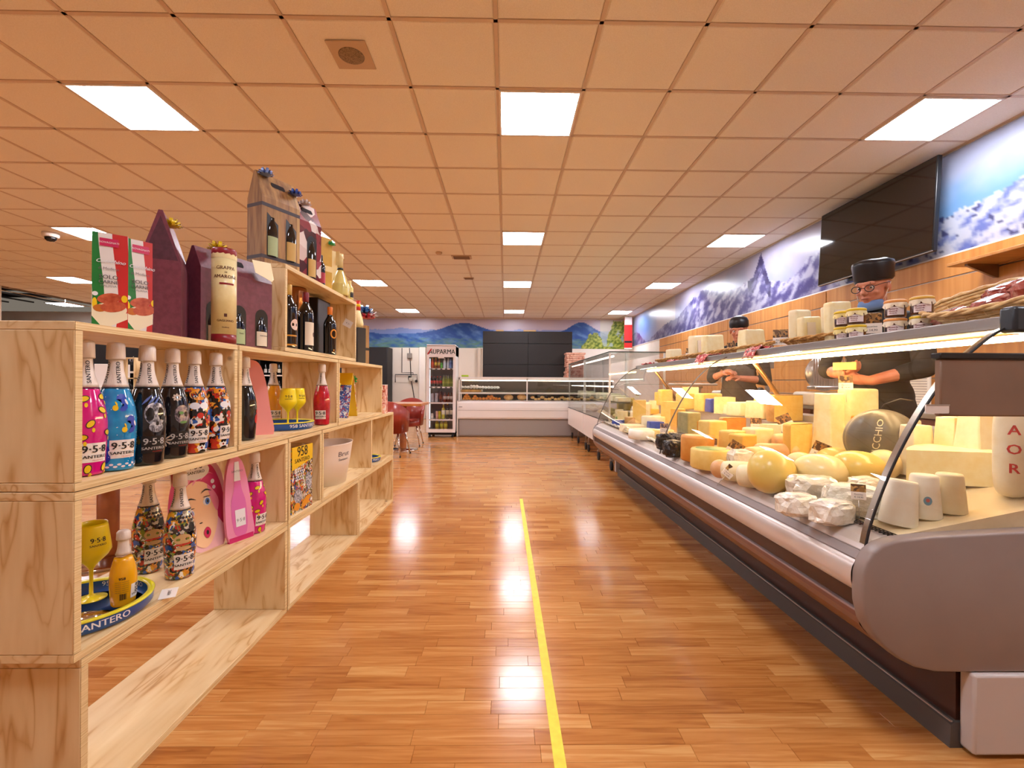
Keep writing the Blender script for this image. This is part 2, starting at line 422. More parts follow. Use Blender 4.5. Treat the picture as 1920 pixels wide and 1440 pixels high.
# ---------- printed murals (flat prints) ----------
def fbm(x,y,s=0,o=4):
    v = 0; a = .5; f = 1
    for k in range(o):
        v += a*mnoise.noise(Vector((x*f+s, y*f, s*1.7+k))); a *= .5; f *= 2.1
    return v
def mixc(a,b,t):
    t = max(0,min(1,t)); return tuple(a[i]+(b[i]-a[i])*t for i in range(3))
def print_mat(name, rough=.35, spec=.4):
    if name in MATS: return MATS[name]
    m = mat(name, '#ffffff', rough, spec=spec); nt,N,L,b = nodes_of(m)
    at = N.new('ShaderNodeAttribute'); at.attribute_name = 'print'; L.new(at.outputs['Color'], b.inputs['Base Color']); return m
def print_grid(name, nu, nv, P, colf, m, parent=None, loc=None, rot=None, tone=.9):
    """P(u,v) -> position, colf(u,v) -> sRGB 0..1 tuple"""
    vs = [P(i/nu, j/nv) for j in range(nv+1) for i in range(nu+1)]
    fs = [(j*(nu+1)+i, j*(nu+1)+i+1, (j+1)*(nu+1)+i+1, (j+1)*(nu+1)+i) for j in range(nv) for i in range(nu)]
    me = bpy.data.meshes.new(name); me.from_pydata(vs, [], fs); me.materials.append(m)
    ca = me.color_attributes.new('print', 'FLOAT_COLOR', 'POINT'); arr = []
    for j in range(nv+1):
        for i in range(nu+1):
            c = tuple(q*tone for q in colf(i/nu, j/nv)); arr += [lin(max(0,min(1,c[0]))), lin(max(0,min(1,c[1]))), lin(max(0,min(1,c[2]))), 1]
    ca.data.foreach_set('color', arr)
    o = bpy.data.objects.new(name, me); COL.objects.link(o)
    if parent: o.parent = parent
    if loc: o.location = loc
    if rot: o.rotation_euler = rot
    return o
MY0, MY1, MZ0, MZ1 = .6, YB-.05, 2.25, CZ-.02
def mural_r(u,v):
    y = MY0+(MY1-MY0)*u; t = v
    n = fbm(y*1.6,t*1.6,3); n2 = fbm(y*6,t*5,9); 
    if y < 5.3:
        sky = mixc((.55,.74,.95),(.80,.83,.95),(t-.45)*3+n*1.2)
        h = .40+.16*fbm(y*1.3,0,21)+.07*fbm(y*7,0,4)+.12*math.exp(-((y-3.2)/.45)**2)
        if t > h: return sky
        s = fbm(y*9+t*6,t*9-y*3,31,4)+.2*fbm(y*26,t*22,5,2); c = mixc((.93,.94,1.0),(.50,.56,.86),s*3.0+.28)
        if fbm(y*15,t*12,77,3) > .22 and t < .75: c = mixc(c,(.2,.22,.45),.8)
        return c
    sky = mixc((.66,.72,.93),(.86,.83,.93),t*1.1+n)
    if y > 10.5: sky = mixc(sky,(.95,.92,.93),math.exp(-((y-11)/.9)**2)*1.1)
    if y > 11.8: sky = mixc(sky,(.45,.66,.96),math.exp(-((y-12.8)/.7)**2-((t-.55)/.35)**2)*1.3)
    h = .34+.12*fbm(y*1.7,0,5)+.06*fbm(y*8,0,2)+.62*max(0,1-abs(y-6.95)/.22)*.72+.22*math.exp(-((y-7.2)/.5)**2)+.25*math.exp(-((y-5.75)/.35)**2)
    h += .45*math.exp(-((y-9.0)/1.1)**2) - .35*max(0,min(1,(y-11.2)/1.5))*(1-max(0,min(1,(y-12.6)/1)))+.12*math.exp(-((y-13.6)/.5)**2)
    if t > h: return sky
    s = fbm(y*5+t*3,t*5,13,4); c = mixc((.88,.87,.99),(.36,.33,.62),s*3.6+.5)
    if y > 6.7 and y < 7.35 and t > h-.28+.1*n2: c = mixc((.26,.24,.45),(.6,.58,.8),s*3+.3)
    if y > 9.5: c = mixc(c,(.30,.31,.52),.35+.3*n2)
    return c
mural_m = print_mat('printed vinyl mural', .3)
t = thing('mural', 'long mountain photo mural high on the right wall', 'mural', (XR,0,0))
print_grid('print', 620, 44, lambda u,v: (-.006, MY0+(MY1-MY0)*u, MZ0+(MZ1-MZ0)*v), mural_r, mural_m, t, tone=.76)
G().box(-.004,-.0005,MY0,MY1,MZ0,MZ1).build('backing', mat('white mural backing','#f2eef0',.5), t)
G().box(-.012,-.0005,MY0,MY1,MZ0-.015,MZ0).build('edge_strip', mat('white strip','#f4efe8',.4), t)
def mural_b(u,v):
    x = -7.5+(XR+7.4)*u; t = v
    sky = mixc((.80,.74,.85),(.88,.82,.86),t+fbm(x*1.2,t*2,4)*.8)
    far = .62+.05*fbm(x*1.4,0,8); 
    h = .52+.1*fbm(x*.9,0,2,3)+.36*math.exp(-((x+1.3)/.75)**2)+.40*math.exp(-((x-2.35)/.5)**2)-.06*math.exp(-((x+3.8)/.9)**2)+.22*math.exp(-((x+4.8)/.8)**2)*.4
    c = sky
    if t < far+.1*fbm(x*2,0,18): c = mixc((.50,.62,.88),(.62,.68,.88),t)
    if t < h:
        s = fbm(x*4+t*4,t*5,6); c = mixc((.17,.36,.68),(.45,.62,.86),s*2.2+.35+(.2-t)*.6)
    if t < .34+.05*fbm(x*3,0,1): c = mixc(c,(.42,.60,.52),.35+fbm(x*5,t*14,22)*1.4+(.25-t)*1.6)
    if x > 2.35:
        n = fbm(x*3.2,t*3.2,41,4); edge = .58*math.exp(-((x-2.75)/.28)**2)+ (.95 if x > 3.15 else 0)*min(1,(x-3.05)/.3)
        if t < .08 or (t < edge+n*.4 and n > -.22): c = mixc((.36,.46,.10),(.80,.82,.38),fbm(x*13,t*13,3)*2.2+.5)
        elif x > 2.95: c = mixc(c,(.93,.92,.78),.6)
    return c
t = thing('mural', 'long blue hills photo mural across the back wall', 'mural', (0,YB,0))
print_grid('print', 420, 40, lambda u,v: (-7.5+(XR+7.4)*u, -.006, 2.2+.9*v), mural_b, mural_m, t)
G().box(-7.5,XR-.1,-.004,-.0005,2.2,3.1).build('backing', MATS['white mural backing'], t)

# right wall: wooden slat panels with steel rails
slat_m = nmat('cherry slatwall', [(.3,'#bf7a35'),(.5,'#cf8a40'),(.7,'#db9a52')], 2.2, (1,7,.35), .35, detail=3)
rail_m = mat('brushed steel rail', '#9c9187', .3, 1.0)
sw = thing('slatwall', 'cherry wood slatwall panelling with steel grooves behind the cheese counter', 'wall panelling', (XR,0,0))
zs = [2.232, 2.035, 1.745, 1.455, 1.165, .875, .585, .3, .02]
for k in range(8):
    for y0 in (.6,3.05,5.5,7.95,10.05):
        y1 = min(11.5, y0+2.44 if y0 < 9 else 11.5)
        if y0 >= 7.9: y1 = {7.95:10.04, 10.05:11.5}[y0]
        G().rbox(-.03,-.006,y0,y1-.004,zs[k+1]+.012,zs[k],.002,1).build('panel', slat_m, sw)
    G().box(-.022,-.006,.6,11.5,zs[k+1]+.001,zs[k+1]+.010).build('groove_rail', rail_m, sw)
G().box(-.006,-.0005,.6,11.5,0,2.232).build('backing', mat('dark groove','#3c2413',.7), sw)
# left part of the back wall
white_m = MATS['white wall paint']
g = G()

# ---------------- back wall zone ----------------
t = thing('wall_cabinet', 'tall matt black cabinet on the back wall left of the pipes', 'cabinet', (-4.75,14.08,0))
g = G().box(-1.25,1.25,-.3,.32,.06,2.16); g.build('body', black_paint, t)
for k in range(3): G().rbox(-1.24+k*.83,-.42+k*.83,-.325,-.301,.08,2.14,.003,1).build('door', mat('black door','#221f20',.5), t)
G().box(-1.2,1.2,-.27,.3,0,.06).build('plinth', black_paint, t)
t = thing('post', 'white square post beside the pipes on the back wall', 'post', (-2.55,14.33,0))
G().rbox(-.09,.09,-.1,.08,0,2.2,.008,1).build('post_body', plaster, t)
tile_w = mat('white wall panel', '#eadfce', .45)
t = thing('wall_panelling', 'cream wall panels with thin joints behind the pipes', 'wall panelling', (0,YB,0))
for k,(x0,x1) in enumerate(((-3.48,-2.68),(-2.42,-1.5),(-1.48,-.86),(-.84,-.3))):
    for z0,z1 in ((0.02,1.1),(1.11,2.18)): G().rbox(x0,x1-.01,-.02,-.002,z0,z1,.003,1).build('panel', tile_w, t)
dk = mat('dark pipe', '#2c2420', .4)
t = thing('pipework', 'thin dark gas pipes and valve box on the back wall', 'pipe', (-2.95,14.36,0))
G().tube([(-.25,0,2.18),(-.25,0,1.42),(.1,0,1.42),(.1,0,1.36)], .011, 6).build('pipe', dk, t)
G().tube([(-.45,0,1.12),(-.45,0,1.36),(.22,0,1.36),(.22,0,1.14)], .013, 6).build('pipe', dk, t)
G().tube([(-.02,0,2.18),(0,0,1.9),(.02,0,1.5),(.04,0,1.2),(.16,0,.5),(.2,0,.1)], .013, 6).build('pipe', dk, t)
G().rbox(-.09,.06,-.03,.03,1.86,2.02,.01,1).build('valve_box', mat('grey box','#8d8075',.5), t)
G().rbox(-.03,.1,-.05,.03,1.16,1.27,.012,1).build('meter', mat('cream meter','#c9bda8',.4), t)
G().ball((.2,-.02,1.16),.045,2).build('valve', dk, t)
G().rbox(-.05,.02,-.04,.02,1.2,1.32,.01,1).build('regulator', mat('black regulator','#1b1817',.4), t)
# vertical blinds
t = thing('vertical_blind', 'beige vertical blind strips beside the black board', 'blind', (-.58,14.3,0))
for k in range(5): G().rbox(-.28+k*.115,-.185+k*.115,-.01+.03*(k%2),.0+.03*(k%2),.02,2.18,.002,1).build('slat', mat('beige fabric slat','#d6c6b1',.7), t)
G().box(-.3,.32,-.02,.05,2.18,2.2).build('head_rail', mat('white strip'), t)

# black board behind the pastry counter
t = thing('display_board', 'large matt black panel board standing behind the far counter', 'board', (.52,11.0,0))
for a,b_ in ((-1.06,.012),(.016,1.06)):
    for z0,z1 in ((.0,1.55),(1.555,2.05),(2.055,2.34)): G().rbox(a,b_,-.02,.02,z0,z1,.003,1).build('panel', mat('black board panel','#211b19',.5), t)
G().box(-1.06,1.06,.02,.06,0,2.3).build('frame', black_paint, t)
for k,(x,w_) in enumerate(((-.75,.18),(-.1,.3))):
    tag(G().rbox(x+.52,x+.52+w_,11.0,11.04,2.341,2.375,.005,1).build('wood_block', mat('pale wood','#d9ae6e',.5)), 'small pale wood block lying on the %s of the black board' % ('left top edge','top middle')[k], 'wood block')

# ---------------- drinks fridge ----------------
enamel = mat('white enamel', '#efe6e2', .28); dark_in = mat('grey fridge liner', '#8f8a90', .45)
glass_m = glassy('clear glass', (1,1,1,1), .0, ior=1.4)
fx0, fx1, fy0, fy1 = -1.60,-1.015,9.42,10.05
t = thing('drinks_fridge', 'tall white glass door fridge full of drinks, AUPARMA lettering on top', 'fridge', ((fx0+fx1)/2,fy0,0))
hw = (fx1-fx0)/2
g = G().box(-hw,-hw+.035,.04,.63,.1,1.86).box(hw-.035,hw,.04,.63,.1,1.86).box(-hw,hw,.595,.63,.1,1.86).box(-hw,hw,.04,.63,1.66,1.86).box(-hw,hw,.04,.63,.1,.14)
g.build('cabinet_body', enamel, t)
G().box(-hw+.037,hw-.037,.56,.594,.14,1.655).build('liner', dark_in, t)
d = G().box(-hw,-hw+.05,0,.038,.1,1.85).box(hw-.05,hw,0,.038,.1,1.85).box(-hw+.05,hw-.05,0,.038,.1,.17).box(-hw+.05,hw-.05,0,.038,1.63,1.85).build('door', enamel, t)
G().box(-hw+.05,hw-.05,.015,.021,.17,1.63).build('pane', glass_m, d)
G().box(-.06,.06,-.004,.0,1.605,1.635).build('latch', mat('white plastic'), d)
gg = G(); text_flat(gg, 'AUPARMA', .135, Mt((.015,-.003,1.735),rx=pi/2), sx=.86, bold=.004); gg.build('lettering', mat('dark green ink','#24402c',.4), t)
G().box(-.012,.012,-.004,-.001,-.07,.07).build('red_slash', mat('red ink','#c3241f',.4), t, loc=(-.235,0,1.74), rot=(0,.62,0))
G().rbox(-hw,hw,0,.6,1.86,1.885,.006,1).build('top_cap', enamel, t)
for k in (-1,1):
    for y in (.08,.55): G().lathe([(.03,0),(.03,.03),(.015,.04),(.015,.1)],12,(k*(hw-.06),y,0)).build('foot', mat('black rubber','#141212',.6), t)
G().box(-hw+.02,hw-.02,.12,.6,.04,.1).build('motor_cover', mat('black rubber'), t)
shelfz = [1.405,1.03,.71,.365,.145]
for k,z in enumerate(shelfz[:-1]):
    s = G().box(-hw+.04,hw-.04,.06,.55,z-.012,z-.004)
    s.box(-hw+.04,hw-.04,.05,.062,z-.028,z).build('shelf', mat('white wire shelf','#e8e0dc',.4), t)
    if k < 2:
        for q in range(5): G().box(-.2+q*.1-.025,-.2+q*.1+.02,.046,.05,z-.026,z-.004).build('price_tag', mat('price tag','#f3eee6' if q%2 else '#4c4a4a',.5), t)
G().tube([(-hw+.06,.07,.2),(-hw+.06,.07,1.6)], .006, 8).build('light_tube', emis('cool white tube','#f4f6ff',TUBE_POWER*.06), t)

# bottles for the fridge and elsewhere
def bottle_small(name, prof, mcol, label, cat, group, labcol=None, cap=None, lz=(.3,.6), H=None):
    t = thing(name, label, cat, (0,0,0), 0, group)
    f = ginterp(prof); G().lathe(smooth_prof(prof,2), 14).build('body', mcol, t)
    H = prof[-1][1]
    if labcol:
        g = G()
        patch_cyl(g, f, H*lz[0], H*lz[1], pi*.15, 2*pi*prof[1][0]*.8, .0008, 10, 1); g.build('label', labcol, t)
    if cap: G().lathe([(prof[-1][0]+.003,H-.012),(prof[-1][0]+.003,H+.006),(0,H+.008)], 10).build('cap', cap, t)
    return t
def gl(col, rough=.08): return mat('tinted '+col, col, rough, coat=.5)
P_soda = [(.026,0),(.03,.01),(.03,.09),(.026,.11),(.03,.13),(.024,.165),(.012,.19),(.012,.205)]
P_wine = [(.034,0),(.037,.01),(.037,.185),(.03,.215),(.016,.235),(.013,.26),(.014,.3)]
P_can = [(.024,0),(.027,.008),(.027,.105),(.022,.115)]
P_beer = [(.029,0),(.031,.01),(.031,.13),(.022,.16),(.013,.185),(.013,.225)]
fcx, fcy = (fx0+fx1)/2, fy0
def fill(shelf, x0, n, step, proto, y=.17):
    base = proto['label']
    for k in range(n):
        o = proto if not proto.get('used') else copy_tree(proto)
        if n > 1: o['label'] = ORD[k]+' from the left, '+base
        proto['used'] = 1
        o.location = (fcx+x0+k*step, fcy+y+.02*(k%2), shelfz[shelf]+.001)
red_l = gl('#8a1f17'); 
fill(0,-.2,1,.07, bottle_small('juice_bottle',P_soda,gl('#b5431e'),'orange-red juice bottle at left of the top fridge shelf','bottle','drinks in the fridge',mat('orange paper','#e0562a',.5),mat('yellow cap','#e7b43a',.4)))
fill(0,-.13,2,.065, bottle_small('juice_bottle',P_soda,gl('#8a3a15'),'yellow-labelled tea bottle on the top fridge shelf','bottle','drinks in the fridge',mat('yellow paper','#e2c33b',.5),mat('yellow cap')))
fill(0,-.015,1,.06, bottle_small('juice_bottle',P_can,gl('#4da33c'),'small green drink can on the top fridge shelf','can','drinks in the fridge',mat('green paper','#58b03c',.5)))
fill(0,.05,2,.07, bottle_small('water_bottle',P_soda,gl('#c8d3dc'),'clear water bottle on the top fridge shelf','bottle','drinks in the fridge',mat('pale blue paper','#b9cde0',.5),mat('white cap','#efefef',.4)))
fill(0,.175,2,.06, bottle_small('water_bottle',P_soda,gl('#6f93c8'),'blue-labelled water bottle at right of the top fridge shelf','bottle','drinks in the fridge',mat('blue paper','#33549c',.5),mat('blue cap','#274a94',.4)))
fill(1,-.22,4,.062, bottle_small('cola_bottle',P_soda,gl('#2a0f0c'),'dark cola bottle with red label on the second fridge shelf','bottle','drinks in the fridge',mat('red paper','#c02a26',.5),mat('red cap','#b52420',.4)))
fill(1,.035,5,.048, bottle_small('beer_bottle',P_beer,gl('#6f7a1f'),'green beer bottle with yellow label on the second fridge shelf','bottle','drinks in the fridge',mat('lime paper','#b8b62f',.5),mat('grey cap','#77706a',.4)))
fill(2,-.2,2,.085, bottle_small('carafe',[(.034,0),(.038,.02),(.03,.1),(.036,.16),(.034,.18)],gl('#a9a3a8'),'clear glass jar at left of the third fridge shelf','jar','drinks in the fridge'))
fill(2,-.03,1,.07, bottle_small('beer_bottle',P_beer,gl('#4a1d0e'),'amber bottle in the middle of the third fridge shelf','bottle','drinks in the fridge',mat('amber paper','#9b4a2b',.5)))
fill(2,.06,3,.07, bottle_small('whisky_bottle',[(.034,0),(.036,.01),(.036,.13),(.02,.15),(.014,.17),(.014,.2)],gl('#5a2512'),'brown spirit bottle with white label, third fridge shelf','bottle','drinks in the fridge',mat('white paper','#eee8e0',.5)))
fill(3,-.2,1,.06, bottle_small('drink_can',P_can,gl('#d8cfc6'),'cream drink can at left of the fourth fridge shelf','can','drinks in the fridge',mat('white paper')))
fill(3,-.1,1,.06, bottle_small('drink_can',[(.024,0),(.027,.008),(.027,.145),(.022,.155)],gl('#cf9a84'),'tall pink drink can on the fourth fridge shelf','can','drinks in the fridge',mat('salmon paper','#d9998a',.5)))
fill(3,-.045,1,.06, bottle_small('drink_can',[(.024,0),(.027,.008),(.027,.145),(.022,.155)],gl('#b0a21f'),'tall yellow-green drink can on the fourth fridge shelf','can','drinks in the fridge',mat('lime paper')))
fill(3,.03,1,.06, bottle_small('wine_bottle',P_wine,gl('#b7ab3a'),'yellow white-wine bottle with white cap on the fourth fridge shelf','bottle','drinks in the fridge',mat('white paper'),mat('white cap')))
fill(3,.115,1,.06, bottle_small('wine_bottle',P_wine,gl('#1c1712'),'dark wine bottle with yellow cap on the fourth fridge shelf','bottle','drinks in the fridge',mat('cream paper','#e9dcc0',.5),mat('yellow cap')))
fill(3,.2,1,.06, bottle_small('wine_bottle',P_wine,gl('#16121a'),'dark wine bottle with dark cap at right of the fourth fridge shelf','bottle','drinks in the fridge',mat('cream paper'),mat('black cap','#191519',.4)))
fill(4,-.1,3,.09, bottle_small('wine_bottle',[(.036,0),(.038,.01),(.038,.13),(.026,.16),(.014,.175),(.013,.2)],gl('#9a7d1d'),'golden bottle with lime label on the bottom of the fridge','bottle','drinks in the fridge',mat('bright lime paper','#dce03a',.5)))

# ---------------- pastry counter across the back ----------------
px0, px1, py0 = -.975, 2.35, 9.55
ivory = mat('ivory counter panel', '#f0e7e2', .3); greyp = mat('warm grey panel', '#a39a94', .35)
steel = mat('satin steel', '#b9b2ac', .28, .9)
t = thing('pastry_counter', 'low white glass-fronted pastry counter across the back of the aisle', 'counter', (px0,py0,0))
Lc = px1-px0
pr = [(0,.40),(0,.60),(.01,.70),(.05,.735),(.75,.735),(.75,.0),(.12,.0),(.12,.36),(.02,.37)]
g = G().prism([(y,z) for y,z in pr], 0, Lc, 'x'); g.build('cabinet_body', ivory, t)
G().box(0,Lc,-.006,.0,.545,.553).build('trim_line', mat('grey line','#b3a8a2',.4), t)
G().rbox(.02,Lc-.02,.06,.125,.03,.36,.006,1).build('kick_panel', greyp, t)
G().box(.02,Lc-.02,.05,.13,.015,.03).build('kick_rail', steel, t)
G().box(-.02,0,.0,.75,.02,.74).build('end_panel', ivory, t)
g = G(); 
for x in (.01,1.41,2.81): g.box(x,x+.025,.02,.05,.735,1.22)
g.build('mullion', mat('white metal','#ece6e0',.3), t)
G().box(0,Lc,.02,.5,1.18,1.235).build('top_rail', mat('white metal'), t)
G().box(.02,Lc,.04,.55,.985,.992).build('glass_shelf', glassy('green edge glass',(.86,.96,.9,1),0,ior=1.5), t)
G().box(.02,Lc,.035,.6,.885,.915).build('middle_shelf', mat('white metal'), t)
G().box(.0,Lc,.028,.034,.735,1.18).build('front_pane', glass_m, t)
G().box(.0,.006,.04,.6,.735,1.18).build('side_pane', glass_m, t)
G().box(.02,Lc,.6,.62,.735,1.2).build('back_panel', mat('dark back panel','#3b2f2a',.4), t)
G().tube([(.05,.3,1.165),(Lc-.05,.3,1.165)], .009, 8).build('light_tube', emis('warm tube','#ffe6c4',TUBE_POWER*.3), t)
G().box(.02,Lc,.08,.58,.735,.75).build('tray', mat('white tray','#ddd6d0',.3), t)
G().rbox(.02,.09,-.01,-.002,.612,.622,.002,1).build('badge', dk, t)
tag(G().rbox(px0+.06,px0+.2,py0+.1,py0+.22,1.237,1.275,.006,1).build('green_box', mat('lime card','#a9c42a',.5)), 'small lime green box standing on the pastry counter', 'box')
tag(G().rbox(px0+.01,px0+.45,py0+.09,py0+.35,1.2355,1.2365,.0002,1).build('flat_sheet', mat('dark sheet','#4a4440',.4)), 'thin dark sheet lying on the pastry counter under the lime box', 'sheet')
rn = random.Random(3)
orange_m = nmat('orange croquette', [(.3,'#c9731a'),(.7,'#e79a31')], 60, rough=.7, bump=.3)
for k,(x,z,r) in enumerate([(0.06,0,.03),(.12,0,.03),(.18,0,.031),(.09,.045,.03),(.15,.045,.03),(.12,.09,.03),(.26,0,.035),(.33,0,.036),(.4,0,.033),(.47,0,.034),(.295,.05,.032),(.54,0,.035),(.61,0,.033),(.68,0,.036),(.64,.05,.033),(.575,.05,.03),(.74,0,.032),(.8,0,.03)]):
    tag(G().ball((px0+.05+x,py0+.13,.752+r+z),r,2,sc_=(1.1,1,.95)).jitter(.006,30,k).build('rice_croquette', orange_m),
        '%s orange-brown fried ball from the left, %s layer, in the pastry counter' % (ORD[sorted([0.06,.12,.18,.09,.15,.12001,.26,.33,.4,.47,.295,.54,.61,.68,.64,.575,.74,.8]).index({.12:.12001}.get(x,x) if z > .08 else x)], 'bottom' if z == 0 else 'raised'), 'pastry', 'fried balls in the pastry counter')
bread_m = nmat('pale bread', [(.3,'#dba556'),(.7,'#efcf8c')], 40, rough=.8, bump=.3)
for k,(x,r,lab) in enumerate([(1.02,.085,'big round pale loaf in the pastry counter, left one'),(1.3,.09,'big round pale loaf in the pastry counter, right one')]):
    tag(G().ball((px0+.02+x,py0+.18,.752+r*.72),r,3,sc_=(1.15,1,.75)).jitter(.01,18,k).build('bread_loaf', bread_m), lab, 'bread')
for k in range(26):
    x = 1.46+k*.068+rn.uniform(-.01,.01); r = rn.uniform(.03,.042)
    if abs(x-1.415-.02) < .05: continue
    tag(G().ball((px0+.02+x,py0+.13+rn.uniform(0,.05),.752+r*.85+(k%3==1)*.03),r,2,sc_=(1.25,1,.85)).jitter(.008,30,k+40).build('bread_roll', nmat('light bun',[(.3,'#e2b25c'),(.7,'#f3db9a')],50,rough=.8)),
        '%s small pale bun from the left in the long row of buns' % ORD[k], 'bread roll', 'buns in the pastry counter')
sugar = nmat('icing sugar pastry', [(.3,'#f3efe8'),(.7,'#ffffff')], 30, rough=.6)
for k in range(13):
    x = .04+k*.062; 
    tag(G().ball((px0+.03+x,py0+.2,.993+.028*(1.3 if 2<k<6 else .9)),.034,2,sc_=(1.15,1,.9*(1.3 if 2<k<6 else .9))).jitter(.008,35,k).build('white_pastry', sugar),
        '%s white sugar-dusted pastry from the left on the upper glass shelf' % ORD[k], 'pastry', 'white pastries on the glass shelf')
t = thing('rolling_pin', 'wooden board roll with steel end lying under the white pastries', 'rolling pin', (px0+.05,py0+.14,.945))
G().tube([(0,0,0),(.42,0,0)], .028, 12).build('roll_body', nmat('board wood',[(.3,'#b67a38'),(.7,'#d9a25a')],12,(1,1,1),.5), t)
G().tube([(.42,0,0),(.455,0,0)], .03, 14).build('end_ring', steel, t)
# pizza boxes stacked at the right end behind
for k in range(17):
    tag(G().rbox(1.38+.02*rn.uniform(-1,1)+(.28 if k>11 else 0)*0,1.38+.42+.02*rn.uniform(-1,1),10.5,10.88,1.02+k*.047,1.063+k*.047,.006,1).build('pizza_box', vmat('printed pizza box',['#dba085','#e8b49a','#c77a5e','#e2a890'],26,.6,coat=0)),
        '%s printed pizza box counted from the bottom of the tall brown pile' % ORD[k], 'box', 'pile of pizza boxes')
t = thing('side_table', 'white work table behind the pastry counter carrying the pizza boxes', 'table', (1.6,10.7,0))
G().rbox(-.5,.5,-.22,.22,.97,1.015,.006,1).build('table_top', ivory, t)
for a in (-.45,.45):
    for b_ in (-.18,.18): G().box(a-.02,a+.02,b_-.02,b_+.02,0,.97).build('leg', steel, t)

# ---------------- white glass display cases on the right ----------------
GX0 = 1.30
cases = [(5.78,7.64),(7.66,9.5)]
for k,(ya,yb) in enumerate(cases):
    t = thing('glass_display_case', ('white display case on castors with clear glass top, nearer one','white display case on castors with clear glass top, farther one')[k], 'display case', (GX0,ya,0), 0, None)
    D = yb-ya; W = .72
    G().rbox(0,W,0,D,.30,.615,.006,1).build('cabinet_body', ivory, t)
    G().rbox(-.012,0,.01,D-.01,.28,.618,.004,1).build('front_panel', mat('cream front panel','#efe1d6',.3), t)
    G().box(-.014,W,0,D,.618,.626).build('base_seal', mat('black seal','#171514',.4), t)
    G().box(-.008,-.002,.01,D-.01,.627,1.495).build('front_pane', glass_m, t)
    G().box(0,W,.0,.006,.627,1.495).build('side_pane', glass_m, t)
    G().box(.0,W,0,D,1.495,1.503).build('top_pane', glassy('green edge glass'), t)
    G().box(.0,W,.02,D-.02,1.1,1.106).build('glass_shelf', glassy('green edge glass'), t)
    G().box(.0,W,.02,D-.02,.86,.866).build('glass_shelf', glassy('green edge glass'), t)
    for y in (.02,D-.04):
        for x in (.0,W-.03): G().box(x,x+.022,y,y+.022,.627,1.495).build('corner_post', mat('white metal'), t)
    G().box(-.004,W+.02,-.006,D,1.503,1.512).build('top_edge', mat('black seal'), t) if False else None
    g = G(); g.box(-.006,.01,0,D,1.503,1.512); g.box(0,W+.02,-.004,.012,1.503,1.512); g.build('top_trim', mat('black seal'), t)
    G().tube([(.06,.05,1.455),(.06,D-.05,1.455)], .011, 8).build('light_tube', emis('case tube','#fff0dc',TUBE_POWER*.3), t)
    G().tube([(.06,.05,1.07),(.06,D-.05,1.07)], .008, 8).build('light_tube', emis('case tube'), t)
    for y in (.12,D*.5,D-.12):
        for x in (.06,W-.1):
            c_ = G().lathe([(.01,.13),(.01,.3)],8,(x,y,0)).box(x-.02,x+.02,y-.02,y+.02,.12,.14).build('castor', steel, t)
            G().lathe([(.055,-.014),(.06,-.01),(.06,.01),(.055,.014)],18,M=Mt((x,y,.06),ry=pi/2)).build('castor_wheel', mat('black rubber'), c_)
    # pastries inside
    for q in range(10 if k == 0 else 8):
        rr_ = rn.uniform(.05,.075)
        tag(G().ball((GX0+.22+.2*(q%2),ya+.22+q*.17,.628+rr_*.7),rr_,2,sc_=(1.1,1,.7)).jitter(.01,20,q).build('bread_loaf', bread_m),
            '%s pale loaf from the near end of the %s glass display case' % (ORD[q], ('nearer','farther')[k]), 'bread', 'loaves in the %s glass case' % ('nearer','farther')[k])
    for q in range(6):
        tag(G().rbox(GX0+.15,GX0+.33,ya+.2+q*.26,ya+.34+q*.26,.868,.93+.02*(q%3),.012,2).build('pastry_box', nmat('white confection',[(.3,'#efe9dd'),(.7,'#f6e6b8')],20,rough=.6)),
            '%s pale boxed pastry from the near end, %s display case' % (ORD[q], ('nearer','farther')[k]), 'pastry', 'pastries in the %s glass case' % ('nearer','farther')[k])

